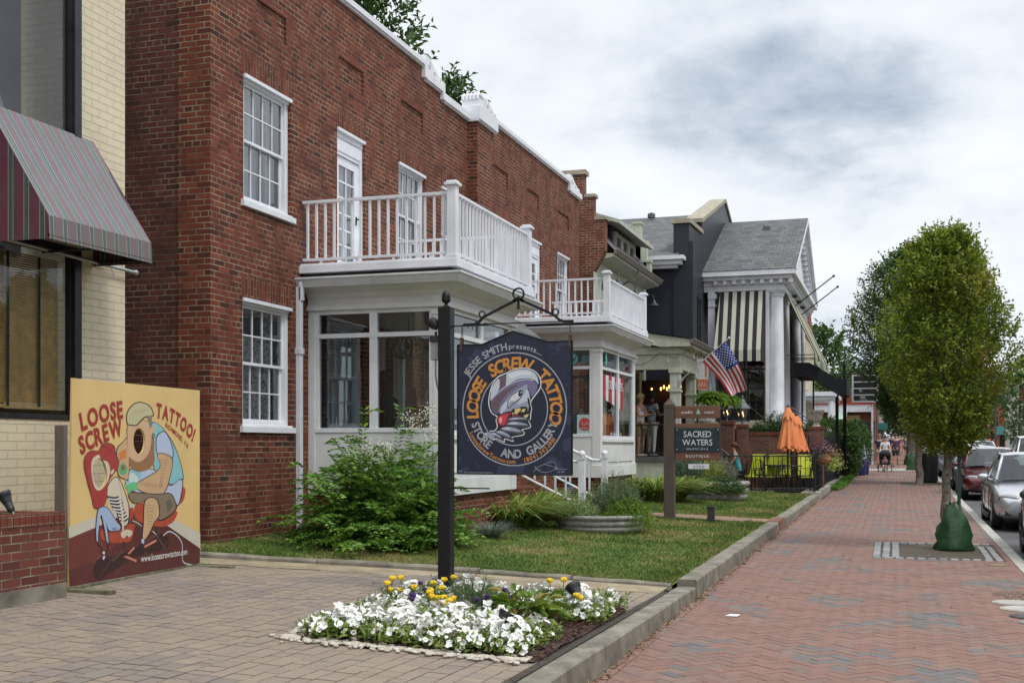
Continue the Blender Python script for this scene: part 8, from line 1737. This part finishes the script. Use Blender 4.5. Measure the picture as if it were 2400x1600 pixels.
def car(lab, x, y, paint, K=SED, cat='car', grp='cars parked along the kerb', rim=None, det=True, sc=1., emblem=None, dark_rim=False):
    t = thing('parked_car', lab, cat, (x, y, road_z(y)+.004), grp); rings = []
    for (yy, zb, zt, w) in K['st']:
        h = [(0, zb), (w*.84, zb), (w*.97, zb+.09), (w, zb+(zt-zb)*.42), (w*.985, zb+(zt-zb)*.68), (w*.955, zt-.075), (w*.86, zt-.012), (w*.45, zt+.012), (0, zt+.016)]
        rings.append([(a, yy, c) for a, c in h]+[(-a, yy, c) for a, c in h[-2:0:-1]])
    b = M(); k = len(rings[0])
    for r in rings: b.v += r
    for i in range(len(rings)-1):
        for j in range(k): b.f.append((i*k+j, i*k+(j+1) % k, (i+1)*k+(j+1) % k, (i+1)*k+j)); b.mi.append(0)
    b.f += [tuple(range(k))[::-1], tuple((len(rings)-1)*k+j for j in range(k))]; b.mi += [0, 0]
    body = part('body', b, paint, t, local=True, smooth=True)
    if det:
        for wy in K['wy']:
            c = M(); MM = Matrix.Translation((0, wy, K['wr'])) @ Matrix.Rotation(R(90), 4, 'Y'); c.lathe([(K['wr']*1.14, -1.2), (K['wr']*1.14, 1.2)], (0, 0, 0), 28, MM); co = link('cutter', c.mesh('cutter', m_dark), t); sbm = None
            if wy == K['wy'][0]: sbm = body.modifiers.new('s', 'SUBSURF'); sbm.levels = sbm.render_levels = 2
            md = body.modifiers.new('w', 'BOOLEAN'); md.operation = 'DIFFERENCE'; md.object = co; md.solver = 'EXACT'; dg = bpy.context.evaluated_depsgraph_get(); me = bpy.data.meshes.new_from_object(body.evaluated_get(dg)); body.modifiers.clear(); body.data = me; bpy.data.objects.remove(co)
            try: me.set_sharp_from_angle(angle=R(40))
            except Exception: pass
        b = M(); b.box(-.78, .78, K['st'][0][0]+.25, K['L']-.2, .3, .62); part('underbody', b, m_trim, t, local=True)
    else: s_ = body.modifiers.new('s', 'SUBSURF'); s_.levels = s_.render_levels = 1
    g = K['gh']; b = M(); V = []
    for (yy, z, w) in g: V += [(-w, yy, z), (-w*.55, yy-(.05 if yy < 0 else -.03), z+.03), (w*.55, yy-(.05 if yy < 0 else -.03), z+.03), (w, yy, z)]
    bw_ = .82*K['st'][5][3]/.885; low = [(sx*bw_, yy, z_) for yy, z_ in ((g[0][0]+.1, g[0][1]), (g[1][0], g[0][1]+.01), (g[2][0], g[0][1]+.02), (g[3][0], g[0][1]+.03), (g[4][0]-.1, g[4][1]-.02)) for sx in (-1, 1)]
    n0 = len(V); b.add(V+low, [(0, 1, 5, 4), (1, 2, 6, 5), (2, 3, 7, 6), (12, 13, 17, 16), (13, 14, 18, 17), (14, 15, 19, 18)]+[(4*i, 4*i+4, n0+2*i+2, n0+2*i) for i in range(4)]+[(4*i+3, n0+2*i+1, n0+2*i+3, 4*i+7) for i in range(4)]); part('windows', b, m_cgl, t, local=True)
    b = M(); b.add([(q[0]*1.0, q[1], q[2]+.004) for q in V[4:16]], [(4*i+j, 4*i+j+1, 4*i+j+5, 4*i+j+4) for i in range(2) for j in range(3)])
    def pil(p, q, r=.032): b.tube([p, q], r, 6)
    for sx in (0, 3):
        for i in range(4): pil(V[4*i+sx], V[4*i+4+sx], .034 if i in (0, 3) else .026)
        xx = -1 if sx == 0 else 1; pil((xx*bw_, K['bp'], g[0][1]), (V[8+sx][0], K['bp']-.03, g[2][1]-.02), .028)
        if K is SUV: pil((xx*bw_, 1.2, g[0][1]), (V[12+sx][0], 1.2, g[3][1]-.02), .03)
    part('roof', b, paint, t, local=True, smooth=True)
    b = M()
    for sx in (-.36, .36):
        for yy in (-.1, .85): b.cbox((sx, yy+.15, .95 if K is SED else 1.15), (.44, .14, .55)); b.ball((sx, yy+.17, 1.26 if K is SED else 1.45), (.13, .07, .10), 8, 6)
    b.box(-.7, .7, g[0][0]+.15, g[0][0]+.45, .6, g[0][1]-.02); part('seats', b, m_seat, t, local=True)
    for wy in K['wy']:
        for sx in (-1, 1):
            wl_ = .775*K['st'][5][3]/.885; MM = Matrix.Translation((sx*wl_, wy, K['wr'])) @ Matrix.Rotation(R(90)*sx, 4, 'Y'); r = K['wr']; b = M(); b.lathe([(r*.6, -.1), (r*.93, -.1), (r, -.07), (r, .07), (r*.93, .1), (r*.66, .1), (r*.62, .07)], (0, 0, 0), 24, MM); wh = part('wheel', b, m_tyre, t, local=True, smooth=False)
            b = M(); b.lathe([(r*.62, .05), (r*.64, .09), (r*.60, .085), (r*.57, .03), (.03, .02)], (0, 0, 0), 24, MM)
            for q in range(5): a = q*1.2566; b.tube([MM @ Vector((.03*math.cos(a), .03*math.sin(a), .075)), MM @ Vector((r*.6*math.cos(a), r*.6*math.sin(a), .085))], .028, 5)
            b.lathe([(.05, .06), (.05, .09), (.001, .095)], (0, 0, 0), 10, MM); part('rim', b, m_trim if dark_rim else m_rim, wh, local=True)
    yf = -K['L']; s0 = K['st'][1][3]; zt = K['st'][1][2]
    for sx in (-1, 1):
        MM = Matrix.Translation((sx*(s0-.10), yf+.20, zt-.02)) @ Matrix.Rotation(sx*R(38), 4, 'Z') @ Matrix.Rotation(R(-14), 4, 'X'); b = M(); b.ball((0, 0, 0), (.22, .09, .085), 16, 10, MM); part('headlight', b, m_lampg, t, local=True, smooth=True)
        b = M(); b.ball((sx*(K['st'][5][3]+.09), g[0][0]+.40, g[0][1]+.06), (.11, .07, .075), 12, 8); b.tube([(sx*(K['st'][5][3]-.08), g[0][0]+.42, g[0][1]), (sx*(K['st'][5][3]+.05), g[0][0]+.42, g[0][1]+.04)], .025, 5); part('wing_mirror', b, paint, t, local=True, smooth=True)
        if det:
            for yy in (.12, 1.05): b = M(); b.tube([(sx*(K['st'][5][3]+.004), yy-.09, g[0][1]-.16), (sx*(K['st'][5][3]+.02), yy, g[0][1]-.155), (sx*(K['st'][5][3]+.004), yy+.09, g[0][1]-.16)], .014, 5); part('door_handle', b, paint, t, local=True)
    if det:
        b = M()
        for yy in (-.80, .30, 1.22):
            for sx in (-1, 1): b.tube([(sx*K['st'][5][3]*1.0, yy, .32), (sx*(K['st'][5][3]*1.002), yy, .60), (sx*K['st'][5][3]*.985, yy, g[0][1]-.09)], .005, 4)
        for sx in (-1, 1): b.box(sx*K['st'][5][3]-.03, sx*K['st'][5][3]+.008, -.95, .95, .19, .27); b.tube([(sx*bw_*1.01, g[0][0]+.15, g[0][1]-.01), (sx*bw_*1.01, g[4][0]-.2, g[4][1]-.01)], .012, 4)
        b.tube([(-.5, g[0][0]-.02, g[0][1]+.03), (.1, g[0][0]+.12, g[0][1]+.10)], .008, 4); part('trim', b, m_trim, t, local=True)
    b = M(); zg = (K['st'][0][1]+K['st'][0][2])/2; b.cbox((0, yf+.03, zg+.06), (.74, .10, .13)); b.cbox((0, yf+.05, K['st'][1][1]+.08), (.9, .12, .10)); [b.cbox((sx*.60, yf+.10, K['st'][1][1]+.10), (.16, .10, .09)) for sx in (-1, 1)]; gr = part('grille', b, m_trim, t, local=True, bevel=.01)
    b = M(); [b.cbox((0, yf-.022, zg+.02+.035*k), (.72, .008, .008)) for k in range(3)]
    if emblem: fr = frame((0, yf-.03, zg+.02), (1, 0, 0), (0, 0, 1), (0, -1, 0)); text_line(b, fr, emblem, 0, 0, .09, 0, bold=.03)
    part('grille_bars', b, m_chr, gr, local=True); return t
car('charcoal car nearest the camera, cut off by the right edge, dark spoked wheels', 2.72, 19.0, car_paint('charcoal_paint', (.055, .045, .045)), dark_rim=True)
car('silver sedan parked second along the kerb, facing the camera', 2.62, 26.6, car_paint('silver_paint', (.46, .47, .50), .6))
car('dark maroon sedan parked behind the silver sedan', 2.60, 38.1, car_paint('maroon_paint', (.11, .008, .014)))
car('slate grey car parked just behind the maroon sedan', 2.62, 44.4, car_paint('slate_paint', (.14, .16, .19)))
o = car('pale grey hatchback farther along the parked row', 2.65, 51.5, car_paint('pale_grey_paint', (.30, .33, .37)), det=False)
car('small red car in the far parked row', 2.65, 66.2, car_paint('far_red_paint', (.25, .03, .03)), det=False)
car('blue grey car in the shade of the far parked row', 2.60, 58.2, car_paint('bluegrey_paint', (.12, .17, .22)), det=False)
car('white van with roof rack far along the parked row', 2.85, 74.0, car_paint('white_van_paint', (.72, .72, .72), 0), SUV, 'van', det=False)
car('dark blue car near the end of the parked row', 2.7, 92, car_paint('far_blue_paint', (.04, .06, .12)), det=False)
car('white car at the far end of the parked row', 2.7, 101, MATS['white_van_paint'], det=False)
car('grey car in the distance of the traffic lane', 5.6, 112, MATS['slate_paint'], SED, 'car', 'cars moving on the street', det=False)
car('silver car beyond the white van in the parked row', 2.7, 84.0, car_paint('far_silver_paint', (.40, .42, .44)), det=False)
car('white sport utility vehicle with barred grille driving towards the camera', 5.55, 54.5, car_paint('white_paint_car', (.74, .74, .74), 0), SUV, 'car', 'cars moving on the street', emblem='H')
car('black sport utility vehicle far down the traffic lane', 4.4, 98, car_paint('black_car_paint', (.03, .032, .036)), SUV, 'car', 'cars moving on the street', det=False)
car('small white car following the white sport utility vehicle', 5.6, 88, MATS['white_paint_car'], SED, 'car', 'cars moving on the street', det=False)
# ------------------------------------------------------------------ people
m_skin = mat('skin', (.50, .28, .18), .55, var=.05); m_skin_d = mat('deep_skin', (.09, .045, .03), .5, var=.05); m_skin_t = mat('tanned_skin', (.38, .19, .12), .55, var=.05)
def skin(name, J, E, m, par, sub=1):
    ks = list(J); me = bpy.data.meshes.new(name); me.from_pydata([J[k][0] for k in ks], [(ks.index(a), ks.index(c)) for a, c in E], []); o = link(name, me, par); md = o.modifiers.new('s', 'SKIN'); md.use_smooth_shade = True
    for i, k in enumerate(ks): r = J[k][1]; me.skin_vertices[0].data[i].radius = r if isinstance(r, tuple) else (r, r); me.skin_vertices[0].data[i].use_root = (i == 0)
    sb_ = o.modifiers.new('u', 'SUBSURF'); sb_.levels = sb_.render_levels = sub; me.materials.append(m)
    dg = bpy.context.evaluated_depsgraph_get(); m2 = bpy.data.meshes.new_from_object(o.evaluated_get(dg)); m2.name = name; o.modifiers.clear(); o.data = m2; return o
def person(lab, loc, rz, H=1.75, sk=None, shirt=(.5, .5, .5), pants=(.1, .1, .1), hair=(.03, .02, .015), shoes=(.05, .05, .05), legs=None, arms=None, lean=0., shorts=True, slv=.5, female=False, bun=False, cap=None, pelvis=None, shirt_m=None, hairv=1., grp=None, head=None):
    """figure facing -y; legs/arms override knee, ankle, elbow and hand points (metres for a 1.75 m figure)"""
    t = thing('person', lab, 'person', loc, grp); t.rotation_euler = (0, 0, rz); s_ = H/1.75; sk = sk or m_skin; pz = pelvis if pelvis is not None else .93
    J = {'pel': ((0, 0, pz), (.135, .10)), 'wst': ((0, -.01-lean*.15, pz+.16), (.115, .085)), 'chs': ((0, -.01-lean*.6, pz+.38), (.145 if not female else .125, .10)), 'shb': ((0, -lean*.85, pz+.52), (.10, .075)), 'nck': ((0, -lean-.005, pz+.60), .050), 'hd0': ((0, -lean-.03, pz+.68), (.062, .070)), 'hd1': ((0, -lean-.035, pz+.76), (.072, .088)), 'hd2': ((0, -lean-.02, pz+.82), (.05, .06))}
    E = [('pel', 'wst'), ('wst', 'chs'), ('chs', 'shb'), ('shb', 'nck'), ('nck', 'hd0'), ('hd0', 'hd1'), ('hd1', 'hd2')]
    SW = .175 if not female else .155
    for sd, nm in ((-1, 'L'), (1, 'R')):
        kn, an = (legs or {}).get(nm, ((sd*.10, -.01, .49), (sd*.10, .02, .08))); el, ha = (arms or {}).get(nm, ((sd*.24, .02, pz+.22), (sd*.26, -.05, pz-.03)))
        J['hip'+nm] = ((sd*.09, 0, pz-.05), .092); J['kne'+nm] = (kn, .055); mid = Vector(kn).lerp(Vector(an), .3); J['clf'+nm] = (tuple(mid), .052); J['ank'+nm] = (an, .036); J['toe'+nm] = ((an[0]+sd*.015, an[1]-.14, max(.03, an[2]-.045)), (.038, .022))
        E += [('pel', 'hip'+nm), ('hip'+nm, 'kne'+nm), ('kne'+nm, 'clf'+nm), ('clf'+nm, 'ank'+nm), ('ank'+nm, 'toe'+nm)]
        J['sho'+nm] = ((sd*SW, -lean*.8, pz+.50), .058); J['elb'+nm] = (el, .040); J['wri'+nm] = (ha, .026); E += [('shb', 'sho'+nm), ('sho'+nm, 'elb'+nm), ('elb'+nm, 'wri'+nm)]
        d = (Vector(ha)-Vector(el)).normalized(); a = d.cross(Vector((0, 0, 1)) if abs(d.z) < .8 else Vector((0, 1, 0))).normalized(); pm = Vector(ha)+d*.07; J['plm'+nm] = (tuple(pm), (.034, .018)); E.append(('wri'+nm, 'plm'+nm))
        cr = d.cross(a)*sd
        for q in range(4): f1 = pm+a*(.026*(q-1.5)/1.5)+d*.045; f2 = f1+d*(.030+.006*(q in (1, 2)))-cr*.018; J['f%d%s' % (q, nm)] = (tuple(f1), .009); J['g%d%s' % (q, nm)] = (tuple(f2), .008); E += [('plm'+nm, 'f%d%s' % (q, nm)), ('f%d%s' % (q, nm), 'g%d%s' % (q, nm))]
        th = Vector(ha)+d*.035-a*.045*sd; J['tb'+nm] = (tuple(th), .010); J['tc'+nm] = (tuple(th+d*.035-a*.008), .009); E += [('wri'+nm, 'tb'+nm), ('tb'+nm, 'tc'+nm)]
    sc_ = lambda D: {k: (tuple(c*s_ for c in p), tuple(q*s_ for q in r) if isinstance(r, tuple) else r*s_) for k, (p, r) in D.items()}
    skin('body', sc_(J), E, sk, t)
    L = lambda a, b_, u: tuple(Vector(J[a][0]).lerp(Vector(J[b_][0]), u)); up = lambda k, f=1.14, ad=.008: (J[k][0], tuple(q*f+ad for q in J[k][1]) if isinstance(J[k][1], tuple) else J[k][1]*f+ad)
    K = {'wst': up('wst'), 'pl': ((J['pel'][0][0], J['pel'][0][1], J['pel'][0][2]+.02), (.150, .115)), 'chs': up('chs'), 'shb': up('shb')}; F_ = [('wst', 'pl'), ('wst', 'chs'), ('chs', 'shb')]
    for nm in 'LR':
        K['s'+nm] = up('sho'+nm, 1.15); F_.append(('shb', 's'+nm))
        if slv > 0: K['e'+nm] = (L('sho'+nm, 'elb'+nm, slv), .058); F_.append(('s'+nm, 'e'+nm))
    skin('shirt', sc_(K), F_, shirt_m or mat('cloth_%.2f_%.2f_%.2f' % shirt, shirt, .85, var=.12, vs=12), t)
    K = {'pel': up('pel', 1.12)}; F_ = []
    for nm in 'LR':
        K['h'+nm] = up('hip'+nm, 1.12); F_.append(('pel', 'h'+nm)); K['k'+nm] = (L('hip'+nm, 'kne'+nm, .85 if shorts else 1.), .080 if shorts else .068); F_.append(('h'+nm, 'k'+nm))
        if not shorts: K['a'+nm] = (L('kne'+nm, 'ank'+nm, .93), .052); F_.append(('k'+nm, 'a'+nm))
    skin('trousers' if not shorts else 'shorts', sc_(K), F_, mat('cloth_%.2f_%.2f_%.2f' % pants, pants, .85, var=.12, vs=12), t)
    for nm in 'LR': p, q = Vector(J['ank'+nm][0]), Vector(J['toe'+nm][0]); c = p.lerp(q, .5); b = M(); b.ball((c.x*s_, c.y*s_, (min(p.z, q.z+.05)-.03)*s_), (.05*s_, .135*s_, .045*s_), 12, 8); part('shoe', b, mat('shoe_%.2f' % shoes[0], shoes, .6), t, local=True, smooth=True)
    hz = (pz+.78)*s_; hy = (-lean-.02)*s_; b = M(); b.ball((0, hy+.018*s_, hz+.022*s_), (.088*s_*hairv, .108*s_*hairv, .098*s_*hairv), 14, 10, nz=.18 if hairv > 1.05 else .05)
    if bun: b.ball((0, hy+.02*s_, hz+.13*s_) if bun == 1 else (0, hy+.14*s_, hz-.01), .045*s_, 10, 7)
    if bun == 2: b.ball((0, hy+.17*s_, hz-.07), (.03, .04, .06), 10, 7)
    part('hair', b, mat('hair_%.2f' % hair[0], hair, .8, var=.2, vs=60), t, local=True, smooth=True)
    if cap: b = M(); b.ball((0, hy+.01, hz+.035*s_), (.098*s_, .115*s_, .085*s_), 14, 10); b.cbox((0, hy-.13*s_*cap[1], hz+.03*s_), (.13*s_, .10*s_, .012)); part('cap', b, mat('cap_cloth', cap[0], .85), t, local=True, smooth=True)
    b = M(); fy = (-lean-.118)*s_
    for sx in (-.030, .030): b.ball((sx*s_, fy+.004, hz-.02*s_), (.013*s_, .008, .008*s_), 8, 6)
    b.cur = 1; b.ball((0, fy-.006, hz-.045*s_), (.012*s_, .018*s_, .022*s_), 8, 6); b.cur = 2; b.ball((0, fy+.006, hz-.08*s_), (.025*s_, .008, .007*s_), 8, 6); part('face', b, [m_dark, sk, mat('lip', (.30, .10, .08), .6)], t, local=True); return t
floral = mat('floral_shirt', (.10, .05, .11), .85, var=.9, vs=11)
g_ = 'people walking on the brick sidewalk'
z = sw_z
A_ = dict
person('woman in a white t-shirt pushing the stroller along the sidewalk', (-.58, 60.6, z(60.6)), 0, 1.66, shirt=(.72, .73, .76), pants=(.05, .05, .07), hair=(.04, .025, .02), female=True, bun=1, grp=g_, arms=A_(L=((-.25, -.10, 1.14), (-.20, -.36, 1.03)), R=((.25, -.10, 1.14), (.20, -.36, 1.03))), legs=A_(L=((-.09, -.12, .50), (-.09, -.16, .09)), R=((.09, -.02, .48), (.09, .22, .13))))
person('man in a dark flowered shirt and black shorts walking beside the stroller', (-.10, 69.5, z(69.5)), 0, 1.78, pants=(.035, .035, .045), hair=(.05, .03, .02), shirt_m=floral, grp=g_, legs=A_(L=((-.10, -.06, .49), (-.10, -.10, .08)), R=((.10, -.10, .50), (.10, .16, .16))))
person('man in a navy t-shirt with yellow print and tan shorts behind the woman', (-.93, 66.5, z(66.5)), .05, 1.76, shirt=(.045, .035, .075), pants=(.40, .31, .20), hair=(.30, .19, .13), grp=g_, legs=A_(L=((-.10, -.10, .50), (-.10, -.12, .08)), R=((.10, 0, .49), (.10, .20, .12))))
for i, (x, y, c, lab) in enumerate(((-.55, 112, (.16, .10, .28), 'far walker in a purple top'), (.05, 105, (.05, .05, .06), 'far walker in black right of the purple one'), (.35, 116, (.07, .10, .16), 'far walker in dark blue near the tree trunks'), (-.9, 121, (.45, .55, .60), 'far walker in pale blue left of the purple one'), (.6, 101, (.12, .12, .12), 'nearest of the far walkers, in charcoal'))): person(lab, (x, y, z(y)), .1*i, 1.72, shirt=c, grp='distant people on the sidewalk', legs=A_(L=((-.1, -.1, .5), (-.1, -.12, .08)), R=((.1, 0, .49), (.1, .18, .12))))
person('woman in white top, olive shorts and tan cap on the sage porch', (-6.62, 31.8, 1.40), 1.15, 1.66, m_skin_t, (.62, .62, .64), (.22, .16, .06), (.40, .30, .16), (.40, .30, .25), female=True, slv=0, cap=((.42, .32, .18), -1), arms=A_(L=((-.20, -.10, 1.16), (-.06, -.34, 1.20)), R=((.20, -.10, 1.16), (.06, -.34, 1.20))), grp='people on the sage porch')
person('dark haired person in striped t-shirt and pale trousers on the sage porch', (-6.45, 32.45, 1.40), 2.5, 1.74, m_skin_d, pants=(.36, .35, .33), shorts=False, hair=(.012, .010, .010), hairv=1.25, shirt_m=stripemat('striped_jersey', [(0, (.13, .18, .25)), (.55, (.42, .46, .50))], .06, 2), arms=A_(L=((-.25, -.05, 1.14), (-.12, -.30, 1.18)), R=((.25, -.05, 1.14), (.12, -.30, 1.18))), grp='people on the sage porch')
b = M(); b.cbox((-6.31, 31.66, 2.58), (.07, .02, .13)); solo('phone', b, m_plastic, 'black phone held by the woman on the sage porch', 'phone')
person('seated woman in a turquoise tank top and black leggings reading at the patio railing', (-4.32, 34.55, .44), -1.4, 1.68, m_skin_t, (.05, .36, .45), (.02, .02, .025), (.10, .03, .02), (.25, .15, .35), female=True, slv=0, bun=2, pelvis=.54, lean=.14, shorts=False, legs=A_(L=((-.12, -.42, .50), (-.10, -.30, .09)), R=((.12, -.44, .50), (.12, -.48, .09))), arms=A_(L=((-.22, -.22, .80), (-.10, -.46, .86)), R=((.22, -.22, .80), (.10, -.46, .86))))
# stroller
st_ = thing('stroller', 'black three wheeled jogging stroller with raised hood, pushed towards the camera', 'stroller', (-.58, 59.75, z(59.75)))
for (x, y, r) in ((-.31, .25, .20), (.31, .25, .20), (0, -.50, .16)): b = M(); MM = Matrix.Translation((x, y, r)) @ Matrix.Rotation(R(90), 4, 'Y'); b.lathe([(r*.78, -.02), (r, -.022), (r, .022), (r*.78, .02)], (0, 0, 0), 20, MM); [b.tube([MM @ Vector((r*.8*math.cos(a), r*.8*math.sin(a), 0)), MM @ Vector((0, 0, 0))], .006, 4) for a in np.linspace(0, 5.5, 8)]; part('wheel', b, m_tyre, st_, local=True)
b = M()
for sx in (-.26, .26): b.tube([(sx, .25, .22), (sx*.9, .05, .50), (sx*.9, .35, 1.0), (sx*.8, .55, 1.05)], .015, 6); b.tube([(sx*.95, .20, .35), (sx*.25, -.45, .30), (0, -.50, .18)], .015, 6)
b.tube([(-.21, .55, 1.05), (.21, .55, 1.05)], .018, 6); part('frame', b, m_rim, st_, local=True)
b = M(); b.ball((0, .15, .85), (.27, .30, .20), 16, 8); b.box(-.24, .24, .10, .40, .35, .85); b.box(-.24, .24, -.30, .12, .33, .42); b.tube([(-.25, -.05, .80), (-.25, .1, .45)], .02, 5); b.tube([(.25, -.05, .80), (.25, .1, .45)], .02, 5); part('seat_and_hood', b, mat('black_stroller_cloth', (.018, .018, .022), .9), st_, local=True, smooth=False)
b = M(); b.ball((0, -.02, .66), (.075, .08, .085), 10, 8); b.ball((0, .0, .50), (.10, .09, .12), 10, 8); b.tube([(-.06, -.05, .42), (-.08, -.28, .40)], .035, 6); b.tube([(.06, -.05, .42), (.08, -.28, .40)], .035, 6); b.tube([(-.09, 0, .55), (-.12, -.12, .45)], .025, 5); b.tube([(.09, 0, .55), (.12, -.12, .45)], .025, 5); o = part('person', b, mat('toddler', (.34, .20, .20), .8, var=.4, vs=20), smooth=True); o.location = (-.58, 59.75, z(59.75)+.02); tag(o, 'toddler sitting in the shade of the stroller hood', 'person')
